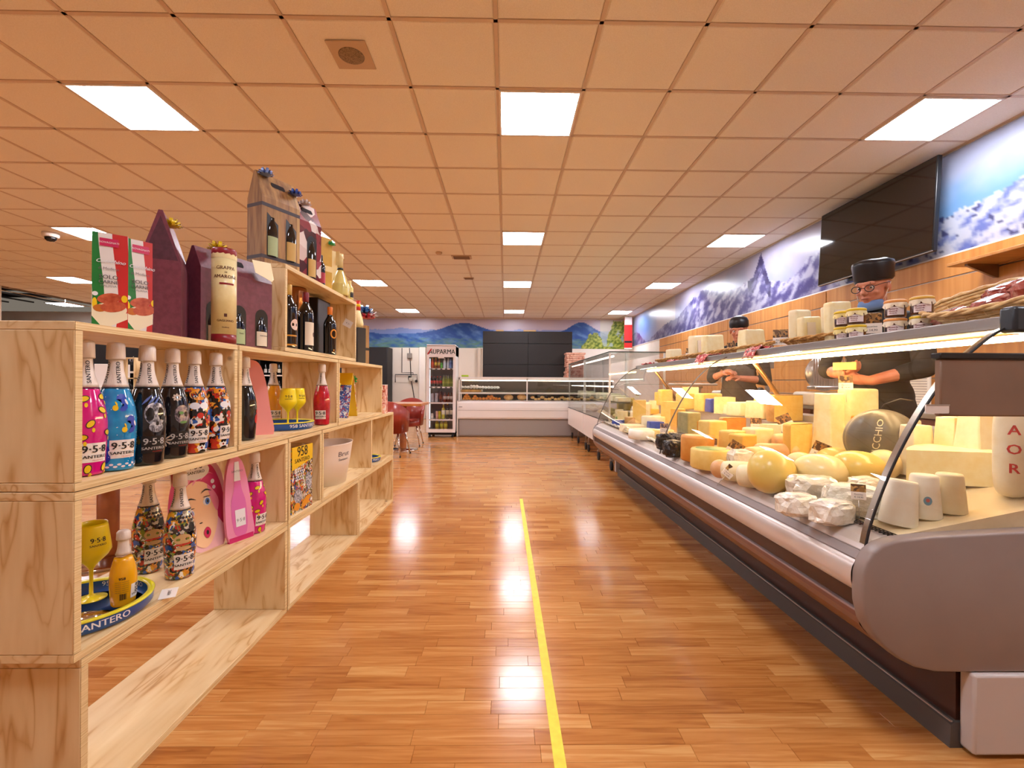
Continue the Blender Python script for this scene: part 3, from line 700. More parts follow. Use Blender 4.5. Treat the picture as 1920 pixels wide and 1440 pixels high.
# ---------------- plywood display shelf of stacked boxes ----------------
def ply_mat(name, rot=(0,0,0), st=(1.0,7,7), cols=None, sc_=1.6):
    cols = cols or [(.24,'#c1935a'),(.36,'#d3ab74'),(.48,'#e2c390'),(.72,'#ebd1a2')]
    m = mat(name, '#e0b880', .42, spec=.35); nt,N,L,b = nodes_of(m)
    co = texco(nt, st, rot=rot); n = N.new('ShaderNodeTexNoise'); n.inputs['Scale'].default_value = sc_; n.inputs['Detail'].default_value = 2; n.inputs['Distortion'].default_value = .5
    oi = N.new('ShaderNodeObjectInfo'); ad = N.new('ShaderNodeVectorMath'); ad.operation = 'ADD'; s = N.new('ShaderNodeVectorMath'); s.operation='SCALE'; s.inputs['Scale'].default_value = 19
    cb = N.new('ShaderNodeCombineXYZ'); L.new(oi.outputs['Random'], cb.inputs[0]); L.new(oi.outputs['Random'], cb.inputs[2]); L.new(cb.outputs[0], s.inputs[0]); L.new(co, ad.inputs[0]); L.new(s.outputs[0], ad.inputs[1]); L.new(ad.outputs[0], n.inputs['Vector'])
    m1 = N.new('ShaderNodeMath'); m1.operation = 'MULTIPLY'; m1.inputs[1].default_value = 15; L.new(n.outputs['Fac'], m1.inputs[0])
    m2 = N.new('ShaderNodeMath'); m2.operation = 'SINE'; L.new(m1.outputs[0], m2.inputs[0])
    m3 = N.new('ShaderNodeMath'); m3.operation = 'ABSOLUTE'; L.new(m2.outputs[0], m3.inputs[0])
    p = N.new('ShaderNodeMath'); p.operation = 'POWER'; p.inputs[1].default_value = .7; L.new(m3.outputs[0], p.inputs[0])
    n2 = N.new('ShaderNodeTexNoise'); n2.inputs['Scale'].default_value = sc_*2.2; n2.inputs['Detail'].default_value = 5; L.new(ad.outputs[0], n2.inputs['Vector'])
    mx = N.new('ShaderNodeMath'); mx.operation = 'MULTIPLY_ADD'; mx.inputs[1].default_value = .32; L.new(p.outputs[0], mx.inputs[0])
    m5 = N.new('ShaderNodeMath'); m5.operation = 'MULTIPLY'; m5.inputs[1].default_value = .62; L.new(n2.outputs['Fac'], m5.inputs[0]); L.new(m5.outputs[0], mx.inputs[2])
    r = ramp(nt, cols); L.new(mx.outputs[0], r.inputs[0])
    v = N.new('ShaderNodeTexVoronoi'); v.inputs['Scale'].default_value = 3.1; vc = texco(nt, (1.6,1.0,1.6)); ad2 = N.new('ShaderNodeVectorMath'); ad2.operation='ADD'; L.new(vc, ad2.inputs[0]); L.new(s.outputs[0], ad2.inputs[1]); L.new(ad2.outputs[0], v.inputs['Vector'])
    kr = ramp(nt, [(.035,'#ffffff'),(.075,'#000000')]); L.new(v.outputs['Distance'], kr.inputs[0])
    mm = N.new('ShaderNodeMix'); mm.data_type = 'RGBA'; L.new(kr.outputs[0], mm.inputs['Factor']); L.new(r.outputs[0], mm.inputs[6]); mm.inputs[7].default_value = hx('#6b3f1c'); L.new(mm.outputs[2], b.inputs['Base Color']); return m
ply_h = ply_mat('plywood lengthwise', st=(7,1.1,7)); ply_v = ply_mat('plywood upright', st=(7,7,1.2))
ply_e = nmat('plywood edge', [(.35,'#cdaa73'),(.6,'#ead2a0')], 5, (1,1,60), .55, detail=3)
SX, SD, TB = -1.04, .335, .021
def shelf_box(y0, y1, z0, lab, z1=None, div=()):
    z1 = z1 or z0+.414
    t = thing('plywood_box', lab, 'shelf box', (SX,y0,z0), 0, 'stacked plywood display boxes'); L_ = y1-y0; h = z1-z0
    for a,b_ in ((0,TB),(h-TB,h)):
        q = G().rbox(-SD,-.002,0,L_,a,b_,.0015,1).build('shelf_board', ply_h, t)
        G().box(-.0018,0,.001,L_-.001,a+.001,b_-.001).build('edge_veneer', ply_e, q)
    for a,b_ in ((0,TB),(L_-TB,L_)):
        q = G().rbox(-SD,-.002,a,b_,TB+.0005,h-TB-.0005,.0015,1).build('side_board', ply_v, t)
        G().box(-.0018,0,a+.001,b_-.001,TB+.001,h-TB-.001).build('edge_veneer', ply_e, q)
    for d in div: G().rbox(-SD,-.002,d-y0-TB/2,d-y0+TB/2,TB+.0005,h-TB-.0005,.0015,1).build('divider', ply_v, t)
    return t
H4 = .4155
Z1, Z2, Z3, Z4 = H4, 2*H4, 3*H4, 4*H4
shelf_box(1.155,2.235,0,'bottom row plywood box nearest the viewer, long and empty')
shelf_box(2.245,3.315,0,'bottom row plywood box, empty, second from the viewer')
shelf_box(3.325,4.33,0,'bottom row plywood box farthest down the aisle, empty')
shelf_box(1.135,2.235,Z1,'second row plywood box holding the blue tray and pink face card')
shelf_box(2.245,2.645,Z1,'second row small square plywood box holding the yellow comic carton')
shelf_box(2.655,4.33,Z1,'second row plywood box with divider holding the white bucket', div=(3.64,))
shelf_box(1.135,1.815,Z2,'third row short plywood box holding six upright bottles')
shelf_box(1.825,2.895,Z2,'third row plywood box holding pink bag and red bottles')
shelf_box(2.905,3.93,Z2,'third row plywood box holding yellow bucket and folded comic board')
shelf_box(2.2,3.24,Z3,'topmost plywood box holding dark wine bottles')

B1, B2, B3 = Z1+TB+.001, Z2+TB+.001, Z3+TB+.001
def stand(pt, r):
    v = Vector((pt[0],pt[1],0)); d = v.normalized(); return v+d*r
# ---------- sparkling wine bottles ----------
BP = [(.036,0),(.041,.004),(.0425,.02),(.0455,.07),(.0475,.115),(.0465,.15),(.041,.185),(.031,.222),(.0225,.252),(.0175,.275),(.0155,.30),(.0148,.32)]
BF = ginterp(smooth_prof(BP,4))
foil = nmat('cream foil', [(.3,'#d9cabd'),(.7,'#ece1d7')], 60, (1,1,.15), .35, metal=.1, bump=.25)
whitel = mat('white label paper', '#f1e9e1', .5); ink = mat('black ink', '#151214', .5); redink = mat('red ink')
def prosecco(name, body_m, lab, front, patch=whitel, pin=ink, S=1.0, motif=None, group='sparkling wine bottles on the plywood shelf', both=True, loc=None):
    t = thing(name, lab, 'bottle', (0,0,0), 0, group)
    k = 9; pr = [p for p in smooth_prof(BP,4) if p[1] <= .232]
    b = G().lathe(pr, 32); b.build('body', body_m, t)
    pr2 = [(r+.0008,z) for r,z in smooth_prof(BP,4) if z >= .228]
    g = G().lathe([(pr2[0][0]-.0012,pr2[0][1])]+pr2[:-1]+[(.0205,.306),(.0215,.309),(.0205,.345),(.018,.352),(.010,.3545),(0,.355)], 28); fo = g.build('neck_foil', foil, t)
    G().lathe([(BF(.2265)+.0012,.2265),(BF(.229)+.0014,.229)],28).build('neck_band', mat('black ink'), t)
    g = G(); fr = ginterp([(r+.0008,z) for r,z in smooth_prof(BP,4)])
    for a in (front-.1, front-1.35): text_cyl(g, 'SANTERO', .0135, fr, .27, a, vert=True, bold=.0006)
    g.build('neck_lettering', ink, fo)
    if patch:
        lb = patch_cyl(G(), BF, .035, .085, front, .062).build('label', patch, t)
        g = G(); text_cyl(g, '9·5·8', .027, BF, .0685, front, sx=1.05, bold=.0014, off=.0018); text_cyl(g, 'SANTERO', .0112, BF, .049, front, sx=1.25, bold=.0007, off=.0018)
        g.build('lettering', pin, lb)
        g = G(); text_cyl(g, 'MILLESIMATO', .0045, BF, .0395, front+.2, off=.0018); g.build('small_print', redink, lb)
    if motif: motif(t, front)
    return t
def disc_cyl(g, rfun, z, phi, a, b, off=.001, n=14, mi=0, rot=0, pts=None):
    """blob decal following the body; pts polygon in metres"""
    P = pts or [(a*cos(2*pi*i/n), b*sin(2*pi*i/n)) for i in range(n)]
    c_, s_ = cos(rot), sin(rot); vs = [( (rfun(z)+off)*sin(phi), -(rfun(z)+off)*cos(phi), z)]
    for x,y in P:
        x,y = x*c_-y*s_, x*s_+y*c_; zz = z+y; r = rfun(zz)+off; t = phi+x/r; vs.append((r*sin(t), -r*cos(t), zz))
    m = len(P); return g.add(vs, [(0,i+1,(i+1)%m+1) for i in range(m)], True, mi)
magenta = mat('glossy magenta', '#d3127c', .12, coat=.7); cyanb = nmat('glossy cyan', [(.35,'#0d79b8'),(.65,'#1a9bd6')], 30, rough=.12, coat=.7)
blackg = nmat('glossy black', [(.4,'#0c0b0d'),(.6,'#17151a')], 20, rough=.08, coat=.7)
yel = mat('print yellow', '#f0c91c', .3); dblue = mat('print dark blue', '#1c3db0', .3); wht = mat('print white', '#e9e9ee', .35); gry = nmat('print grey', [(.35,'#3a3a44'),(.5,'#9a9aa4'),(.65,'#e4e4ea')], 90, rough=.3)
comic = vmat('comic print', ['#1a1618','#c9bfae','#b9331f','#e0a52b','#2c56a0','#8c7a68','#efe9dc','#3a2b2a','#d98b2b','#7d8a3a','#141214'], 75, .12)
tigerm = vmat('tiger print', ['#e28a1e','#16110f','#f0ece4','#c32b1c','#e8a93a','#2a5fae','#1c1512','#b5341f'], 62, .12)
def m_splash(t, f):
    rn_ = random.Random(int(f*100)); g = G(); h = G()
    for q,(dz,da,rt) in enumerate([(.2,-.5,.3),(.17,.45,-.5),(.135,-.2,.9),(.11,.75,-.2),(.175,-1.2,.6),(.12,-1.1,-.4),(.018,-.3,1.4),(.02,.6,1.2),(.205,.7,.2),(.1,-.55,.2)]):
        disc_cyl(h, BF, dz, f+da, .0125,.0085,.0009, rot=rt); disc_cyl(g, BF, dz, f+da, .0105,.0065,.0013, rot=rt); disc_cyl(g, BF, dz-.016, f+da+.12, .0035,.006,.0013)
    h.build('outline_print', ink, t); g.build('bottle_print', yel, t)
def m_horse(t, f):
    S_ = [(-.012,.02),(-.004,.027),(.006,.024),(.009,.014),(.006,.006),(.010,-.002),(.010,-.012),(.004,-.020),(-.004,-.022),(-.010,-.018),(-.006,-.012),(.0,-.014),(.003,-.008),(-.003,.0),(-.004,.008),(-.003,.013),(-.014,.011)]
    g = G(); y = G(); w_ = G()
    for dz,da in ((.185,.0),(.125,.42),(.045,-.85),(.15,-1.5),(.08,1.9)):
        disc_cyl(g, BF, dz, f+da, 0,0,.0012, pts=S_); disc_cyl(y, BF, dz-.012, f+da-.4, .0065,.008,.0012); disc_cyl(y, BF, dz, f+da-.36, .002,.006,.0012, rot=.4); disc_cyl(w_, BF, dz+.004, f+da+.2, .003,.008,.0012, rot=.3)
    for q in range(60): disc_cyl(w_, BF, .02+.19*rn.random(), f+rn.uniform(-2,2), .0011,.0011,.001, n=6)
    for q in range(16): disc_cyl(w_, BF, .012+.006*(q%2), f-1.6+q*.2, .005,.003,.0012, n=8)
    g.build('seahorse_print', dblue, t); y.build('bauble_print', yel, t); w_.build('bubble_print', wht, t)
def m_skull(t, f):
    g = G(); k = G(); u = G()
    disc_cyl(g, BF, .15, f+.1, .030,.034,.001, n=24); disc_cyl(g, BF, .112, f+.1, .019,.016,.0012, n=16)
    for a in (-.25,.5): disc_cyl(k, BF, .138, f+a, .0085,.007,.0018, n=12)
    disc_cyl(k, BF, .122, f+.14, .004,.006,.0018)
    for q in range(6): disc_cyl(k, BF, .103, f-.12+q*.1, .0008,.006,.0019, n=5)
    for q in range(8): disc_cyl(u, BF, .188+.004*(q%3), f-.5+q*.11, .002,.014,.0016, rot=-.6, n=6)
    g.build('skull_print', gry, t); k.build('eye_socket_print', ink, t); u.build('hair_print', mat('print steel blue','#5c6fae',.3), t)
def m_flower(t, f):
    g = G(); k = G(); u = G()
    for q in range(8): disc_cyl(g, BF, .195+.008*sin(q*pi/4), f-.15+.22*cos(q*pi/4), .0045,.003,.0016, rot=q*pi/4)
    disc_cyl(u, BF, .14, f+.15, .024,.03,.001, n=20); disc_cyl(k, BF, .145, f+.05, .007,.005,.0018); disc_cyl(k, BF, .115, f+.2, .012,.004,.0018)
    for q in range(10): disc_cyl(g, BF, .06+.014*sin(q*pi/5), f-.95+.3*cos(q*pi/5), .008,.0022,.0016, rot=q*pi/5)
    g.build('flower_print', mat('print pale copper','#cfb9a4',.35), t); u.build('face_print', nmat('print dusky',[(.35,'#2b2733'),(.5,'#8f7d86'),(.7,'#c9b08f')],80,rough=.3), t); k.build('eye_print', mat('print green','#5f8f4a',.3), t)
def m_tiger(t, f):
    g = G(); k = G(); w_ = G()
    disc_cyl(g, BF, .2, f, .028,.018,.001, n=20)
    for q in range(7): disc_cyl(k, BF, .193+.005*q%.03+.0, f-.5+q*.16, .0018,.011,.0018, rot=.5 if q<3 else -.5, n=7)
    for s_ in (-1,1): disc_cyl(w_, BF, .163, f+s_*.33, .016,.012,.0015); disc_cyl(w_, BF, .196, f+s_*.3, .006,.0035,.002); disc_cyl(k, BF, .196, f+s_*.3, .0025,.003,.0024)
    disc_cyl(k, BF, .137, f, .016,.017,.0018, n=16)
    r_ = G(); disc_cyl(r_, BF, .13, f, .011,.010,.0022, n=14)
    for s_ in (-1,1):
        for zz in (.149,.122): disc_cyl(w_, BF, zz, f+s_*.2, .0028,.0055,.0028, n=6)
    g.build('forehead_print', mat('print orange','#e5941f',.3), t); k.build('stripe_print', ink, t); w_.build('muzzle_print', wht, t); r_.build('tongue_print', mat('print red','#c92b22',.3), t)
def m_burger(t, f):
    g = G(); k = G(); r_ = G()
    disc_cyl(g, BF, .135, f-.15, .026,.017,.0012, n=18); disc_cyl(g, BF, .105, f-.1, .024,.007,.0013, n=14)
    disc_cyl(r_, BF, .118, f-.12, .026,.0035,.0016, n=12); disc_cyl(k, BF, .17, f+.5, .012,.015,.0014)
    for q in range(12): disc_cyl(k, BF, .205-.012*(q%3), f-.4+q*.1, .004,.0045,.0014)
    g.build('bun_print', mat('print tan','#cda873',.3), t); k.build('black_print', ink, t); r_.build('sauce_print', mat('print red'), t)
def put(t, pt, r=.045, dz=0):
    c_ = stand(pt, r*.8); t.location = (c_.x, c_.y, pt[2]+dz); return t
FR = R(68)
put(prosecco('wine_bottle', magenta, 'magenta bottle with yellow splash print, leftmost on the third shelf row', FR, motif=m_splash), [-1.086, 1.212, 0.854])
put(prosecco('wine_bottle', cyanb, 'bright blue bottle with seahorse print, beside the magenta one', FR-.1, motif=m_horse), [-1.068, 1.286, 0.854])
put(prosecco('wine_bottle', blackg, 'black bottle with white skull print, right of the blue bottle', FR-.15, patch=mat('dark label','#141215',.4), pin=mat('silver ink','#b9b5b2',.4), motif=m_skull), [-1.053, 1.378, 0.854])
put(prosecco('wine_bottle', blackg, 'black bottle with small pale flower print, fourth in the row of six', FR-.1, patch=mat('dark label'), pin=mat('silver ink'), motif=m_flower), [-1.069, 1.504, 0.854])
put(prosecco('wine_bottle', tigerm, 'bottle with roaring orange tiger print facing the aisle', FR-.2, motif=m_tiger), [-1.069, 1.607, 0.854])
put(prosecco('wine_bottle', tigerm, 'orange tiger print bottle turned aside, rightmost of the six', FR+.35, motif=m_tiger), [-1.059, 1.711, 0.854])
put(prosecco('wine_bottle', comic, 'dark comic print bottle with burger, behind the yellow glass', FR-.1, motif=m_burger), [-1.228, 1.616, 0.438])
put(prosecco('wine_bottle', comic, 'dark comic print bottle with burger, just left of the pink face card', FR-.25, motif=m_burger), [-1.087, 1.568, 0.438])
put(prosecco('wine_bottle', magenta, 'magenta splash print bottle right of the pink face card', FR+.1, motif=m_splash), [-1.091, 2.037, 0.438])
redb = nmat('glossy red', [(.35,'#a80f20'),(.65,'#c9162b')], 40, rough=.12, coat=.7); orab = mat('glossy orange', '#e39a17', .15, coat=.6)
def m_strip(t, f):
    G().tube([(( BF(z)+.002)*sin(f-.4), -(BF(z)+.002)*cos(f-.4), z) for z in (.195,.205,.215,.228)], .004, 6).build('foil_strip', foil, t)
put(prosecco('wine_bottle', redb, 'glossy red bottle with white neck standing alone in the third row', FR-1.0, motif=m_strip), [-1.06, 2.693, 0.854])
put(prosecco('wine_bottle', redb, 'glossy red bottle half hidden behind the two yellow glasses', FR-.3), [-1.283, 2.945, 0.854], dz=0)
put(prosecco('wine_bottle', orab, 'orange-yellow bottle behind the pink gift bag', FR-.4), [-1.331, 2.678, 0.854])
darkprint = nmat('glossy black', []) if False else blackg
def m_red(t,f):
    g = G(); disc_cyl(g, BF, .09, f+.3, .012,.02,.0013); disc_cyl(g, BF, .12, f+.35, .006,.01,.0013); g.build('red_print', mat('print red'), t)
put(prosecco('wine_bottle', blackg, 'black bottle with red print at left of the pink gift bag', FR+.2, patch=None, motif=m_red), [-1.096, 1.964, 0.854])

# small yellow bottles on the tray
SP = [(.025,0),(.029,.004),(.031,.03),(.033,.07),(.031,.1),(.024,.13),(.016,.155),(.013,.175),(.012,.2)]
SF = ginterp(smooth_prof(SP,3)); yb = mat('glossy yellow', '#edab0c', .2, coat=.5)
def small_yellow(lab, f, back=False):
    t = thing('small_bottle', lab, 'bottle', (0,0,0), 0, 'small yellow bottles on the blue tray')
    pr = smooth_prof(SP,3); G().lathe([p for p in pr if p[1] < .146], 28).build('body', yb, t)
    G().lathe([(r+.0008,z) for r,z in pr if z > .140][:-1]+[(.0165,.19),(.0175,.193),(.0165,.212),(.012,.217),(0,.218)], 24).build('neck_foil', foil, t)
    f2 = f if not back else f+1.1
    lb = patch_cyl(G(), SF, .022, .062, f2, .036).build('label', whitel, t)
    g = G(); text_cyl(g, '958' if back else '9·5', .018, SF, .048, f2, bold=.001, off=.0016, vert=back); text_cyl(g, 'SANTERO', .0075, SF, .032, f2, off=.0016, bold=.0004); g.build('lettering', ink, lb)
    if back:
        g = G(); text_cyl(g, '958', .011, SF, .083, f-.1, off=.0014, bold=.0006)
        for q in range(6): text_cyl(g, 'SANTERO APERITIVO', .0035, SF, .074-q*.006, f-.1, off=.0014)
        for q in range(9): patch_cyl(g, SF, .022, .04, f-.02+(q-4)*.055, .0008 if q%3 else .0014, .0014, 1, 1)
        g.build('back_print', ink, t)
    return t
TRZ = B1+.001
tr_c = Vector((-1.205,1.33)); tr_r = .168
bottleA = small_yellow('small yellow bottle with white neck on the blue tray, right of the glass', R(40), True); bottleA.location = (-1.125,1.385,TRZ+.005)
bottleB = small_yellow('small yellow bottle cut off at the left edge of the blue tray', R(55)); bottleB.location = (-1.165,1.235,TRZ+.005)
# trays
tb = mat('tray blue', '#0f4f9e', .3, .0, coat=.3); ty = mat('tray yellow rim', '#d9cf1e', .3); ti = nmat('mirror steel tray', [(.3,'#cfc8c2'),(.7,'#e7e2dc')], 4, rough=.06, metal=1)
twht = mat('print white')
def tray(lab, c_, r, words):
    t = thing('round_tray', lab, 'tray', (c_[0],c_[1],TRZ if c_[2] is None else c_[2]))
    G().lathe([(0,0),(r-.012,0),(r-.008,.002)], 48).build('base', ti, t)
    w_ = G().lathe([(r-.009,.001),(r,.012),(r+.001,.036)], 56, cap=False); w_.lathe([(r-.012,.036),(r-.012,.012),(r-.02,.003)], 56, cap=False).build('rim_wall', tb, t)
    G().lathe([(r-.014,.0355),(r-.012,.0395),(r,.041),(r+.004,.038),(r+.003,.035)], 56, cap=False).build('rim_edge', ty, t)
    rf = lambda z: r+.0005
    g = G()
    for k,wd in enumerate(words): text_cyl(g, wd[0], .024, rf, .021, wd[1], sx=1.15, bold=.001, off=.001)
    ri = r-.012
    for wd in words:                                   # inside of the rim, facing inwards
        v,f = text_geo('958 SANTERO'); out = []
        for x,y,_ in v:
            a = wd[1]+pi+.3 - x*.02*1.1/ri; out.append(((ri-.001)*sin(a), -(ri-.001)*cos(a), .024+y*.02))
        g.add(out, f)
    g.build('lettering', twht, t); return t
tray('round blue tray with yellow rim under the yellow glass, second row', (tr_c.x,tr_c.y,None), tr_r, [('SANTERO',R(60)),('958 SANTERO',R(150)),('958',R(-20))])
tray('round blue tray under two yellow glasses, third row', (-1.205,2.50,B2), .165, [('958 SANTERO',R(70)),('958',R(170))])
tray('small blue tray under the farthest yellow glass', (-1.19,3.95,B1), .13, [('958 S',R(60))])
yg = mat('yellow goblet', '#f8df12', .3, coat=.3)
def goblet(lab, loc, f, s=1.0):
    t = thing('wine_glass', lab, 'glass', loc, 0, 'yellow wine glasses'); t.scale = (s,s,s)
    pr = [(.036,0),(.036,.0015),(.012,.006),(.005,.014),(.0042,.05),(.0055,.085),(.014,.098),(.037,.122),(.045,.137),(.044,.15),(.037,.205),(.0355,.215),(.034,.214),(.036,.2),(.042,.15),(.042,.138),(.034,.123),(.008,.103),(0,.101)]
    G().lathe(pr, 36).build('bowl_and_stem', yg, t)
    gf = ginterp([(.045,.137),(.044,.15),(.037,.205)]); g = G()
    text_cyl(g, '9·5·8', .018, gf, .172, f, bold=.0008, off=.0008); text_cyl(g, 'SANTERO', .0075, gf, .158, f, sx=1.2, bold=.0004, off=.0008); g.build('lettering', ink, t); return t
goblet('large yellow wine glass on the blue tray, nearest the viewer', (-1.245,1.415,TRZ+.006), R(62), 1.06)
goblet('left of the two yellow wine glasses on the third row tray', (-1.15,2.47,B2+.004), R(30), .98)
goblet('right of the two yellow wine glasses on the third row tray', (-1.15,2.58,B2+.004), R(60), .98)
goblet('yellow wine glass far down the shelf in the second row', (-1.165,3.93,B1+.004), R(60), .95)

# pink pop-art face card
def flatpoly(g, pts, x, mi=0, th=.0): 
    n = len(pts); g.add([(x,y,z) for y,z in pts], [tuple(range(n))], False, mi)
def ell(cy,cz,a,b,n=20,rot=0): return [(cy+a*cos(2*pi*i/n)*cos(rot)-b*sin(2*pi*i/n)*sin(rot), cz+a*cos(2*pi*i/n)*sin(rot)+b*sin(2*pi*i/n)*cos(rot)) for i in range(n)]
def blob(pts): 
    out = []
    n = len(pts)
    for i in range(n):
        p0,p1,p2,p3 = pts[i-1],pts[i],pts[(i+1)%n],pts[(i+2)%n]
        for j in range(4):
            t = j/4; out.append(tuple(.5*((2*p1[d])+(-p0[d]+p2[d])*t+(2*p0[d]-5*p1[d]+4*p2[d]-p3[d])*t*t+(-p0[d]+3*p1[d]-3*p2[d]+p3[d])*t**3) for d in (0,1)))
    return out
pinks = mat('card pink','#e9b7bd',.45); skin_p = mat('print skin','#f0c49a',.45); hairp = mat('print rose','#c32a63',.4); hairp2 = mat('print light rose','#e58aa6',.4)
t = thing('face_card', 'pink cut-out card with pop-art face of a pink-haired woman', 'display card', (-1.17,1.83,B1), 0)
t.rotation_euler = (0,-.12,R(-12))
b = blob([(-.02,.0),(.05,.0),(.09,.0),(.11,.06),(.12,.2),(.11,.3),(.06,.355),(-.02,.355),(-.08,.32),(-.12,.25),(-.135,.18),(-.12,.1),(-.07,.04)])
G().prism(b, -.006, -.001, 'x').build('card', pinks, t)
def dec(nm, polys, m, x):
    g = G()
    big = nm not in ('speech_bubble','buttons')
    for k_,p in enumerate(polys): flatpoly(g, [(-.01+(a+.01)*1.15, .006+(b_-.025)*1.28) for a,b_ in p] if big else p, x+k_*.0001)
    return g.build(nm, m, t)
dec('hair', [blob([(-.12,.13),(-.115,.21),(-.08,.27),(-.02,.30),(.05,.28),(.085,.22),(.1,.15),(.12,.1),(.09,.08),(.05,.13),(-.02,.22),(-.07,.18)])], hairp, .0005)
dec('face', [blob([(-.075,.2),(-.03,.235),(.03,.22),(.06,.16),(.06,.1),(.035,.05),(.005,.03),(-.03,.045),(-.06,.09),(-.085,.14)])], skin_p, .001)
dec('hair_strands', [blob([(-.1+.035*q,.2+.012*q),(-.06+.03*q,.26),(.0+.02*q,.275-.01*q),(-.05+.03*q,.252)]) for q in range(4)]+[blob([(.03,.22),(.07,.17),(.06,.13),(.04,.17)])], hairp2, .0015)
dec('eye_whites', [ell(-.045,.142,.016,.013),ell(.022,.168,.015,.013)], twht, .002)
dec('irises', [ell(-.043,.142,.009,.010),ell(.024,.168,.009,.010)], mat('print sky blue','#3f74c8',.4), .0025)
dec('pupils', [ell(-.042,.142,.004,.005),ell(.025,.168,.004,.005),blob([(-.07,.175),(-.045,.19),(-.02,.18),(-.045,.185)]),blob([(.0,.195),(.02,.207),(.045,.197),(.02,.202)]),ell(-.045,.157,.017,.0015,8),ell(.022,.183,.016,.0015,8),ell(-.01,.108,.007,.002,8)], ink, .003)
dec('lips', [blob([(-.002,.075),(.01,.09),(.022,.086),(.027,.073),(.02,.06),(.008,.058)])], mat('print lips','#c8245a',.35), .003)
dec('mouth', [ell(.013,.074,.005,.007)], ink, .0035)
dec('speech_bubble', [ell(-.01,.315,.062,.034,28)], twht, .002)
dec('buttons', [ell(.062,.262,.009,.009),ell(.066,.238,.008,.008)], twht, .0022)
g = G(); text_flat(g, '9·5·8', .03, Mt((.0026,-.01,.332),rx=pi/2,rz=pi/2), bold=.001); text_flat(g, 'SANTERO', .016, Mt((.0026,-.01,.31),rx=pi/2,rz=pi/2), bold=.0006, sx=1.1); g.build('lettering', ink, t)
dec('finger', [blob([(-.065,.0),(-.055,.0),(-.055,.03),(-.07,.07),(-.08,.06)])], hairp2, .001)
# pink bottle pack beside the face card
t = thing('bottle_pack', 'slim pink bottle pack with printed bottle leaning behind the face card', 'pack', (-1.10,1.965,B1)); t.rotation_euler = (0,-.05,R(-20))
G().prism(blob([(-.06,.0),(.05,.0),(.05,.1),(.03,.25),(.0,.34),(-.05,.34),(-.075,.2)]), -.012,-.0, 'x').build('card', mat('card mid pink','#e68fb4',.4), t)
g = G(); flatpoly(g, blob([(-.035,.03),(.02,.03),(.02,.15),(.0,.22),(-.01,.32),(-.03,.32),(-.035,.22),(-.05,.15)]), .0008); g.build('printed_bottle', mat('print orchid','#d96fb0',.35), t)
g = G(); flatpoly(g, [(-.03,.06),(.016,.06),(.014,.13),(-.034,.13)], .0016); flatpoly(g, [(-.034,.25),(-.004,.25),(-.01,.33),(-.03,.33)], .0016); g.build('printed_label', twht, t)
g = G(); text_flat(g, '9·5·8', .02, Mt((.0022,-.008,.085),rx=pi/2,rz=pi/2)); text_flat(g, 'SANTERO', .012, Mt((.0022,-.019,.29),rx=pi/2,rz=pi/2)); g.build('lettering', mat('grey ink','#6d6468',.5), t)
G().box(-.012,.001,-.062,.052,.0,.02).build('magenta_foot', mat('print magenta','#c71d69',.4), t)
# price slip by the tray
t = tag(G().box(-.022,.022,-.04,.04,.0,.0006).build('price_slip', whitel, None, [-1.049, 1.464, 0.438], (0,0,.5)), 'white price slip lying on the plywood right of the blue tray', 'price tag')
g = G(); text_flat(g, '14,90 €', .013, Mt((.002,0,.0012),rz=pi/2), bold=.0005); g.build('lettering', mat('grey ink'), t)

# pink gift bag (third row)
t = thing('gift_bag', 'tall salmon pink paper gift bag with bow, curved top', 'gift bag', (-1.17,2.175,B2)); t.rotation_euler = (0,-.0,R(-48))
b = blob([(-.085,.0),(.0,.0),(.085,.0),(.07,.12),(.05,.25),(.02,.335),(-.03,.352),(-.07,.345),(-.085,.2)])
G().prism(b, -.03, .0, 'x').build('bag_body', mat('salmon card','#ef9a96',.55), t)
g = G()
for q in range(7): a = q*.9; g.ball((.012,-.06+.018*cos(a),.325+.02*sin(a)),.014,1,sc_=(.6,1,.5))
g.build('bow', mat('dark rose ribbon','#b8433f',.35), t)

# yellow comic carton in small box (second row)
ycard = mat('carton yellow', '#edc01b', .35)
t = thing('bottle_carton', 'yellow and comic print carton reading 958 in the small square box', 'carton', (-1.052,2.43,B1)); t.rotation_euler = (0,0,R(-4))
G().box(-.1,0,-.11,.10,0,.335).build('carton_body', comic, t)
G().prism([(-.11,.22),(.10,.255),(.10,.335),(-.11,.335)], .0005, .0015, 'x').build('yellow_panel', ycard, t)
g = G(); text_flat(g, '958', .072, Mt((.0022,-.01,.305),rx=pi/2,rz=pi/2), bold=.002); text_flat(g, 'SANTERO', .03, Mt((.0022,-.01,.262),rx=pi/2,rz=pi/2), bold=.001, sx=1.15); g.build('lettering', ink, t)
g = G()
for q in range(24): flatpoly(g, ell(-.07+.018*(q%5)+.005*(q//5%2), .165+.014*(q//5),.0055,.0055,8), .0015)
g.build('dot_print', wht, t)
g = G(); flatpoly(g, ell(.06,.14,.03,.05,16,.3), .0012); flatpoly(g, ell(-.05,.08,.035,.04,16,.8), .0012); g.build('figure_print', gry, t)
g = G(); flatpoly(g, ell(.03,.04,.05,.02,14,.4), .0018); flatpoly(g, ell(-.06,.03,.03,.02,14,-.2), .0018); g.build('orange_print', mat('print orange'), t)
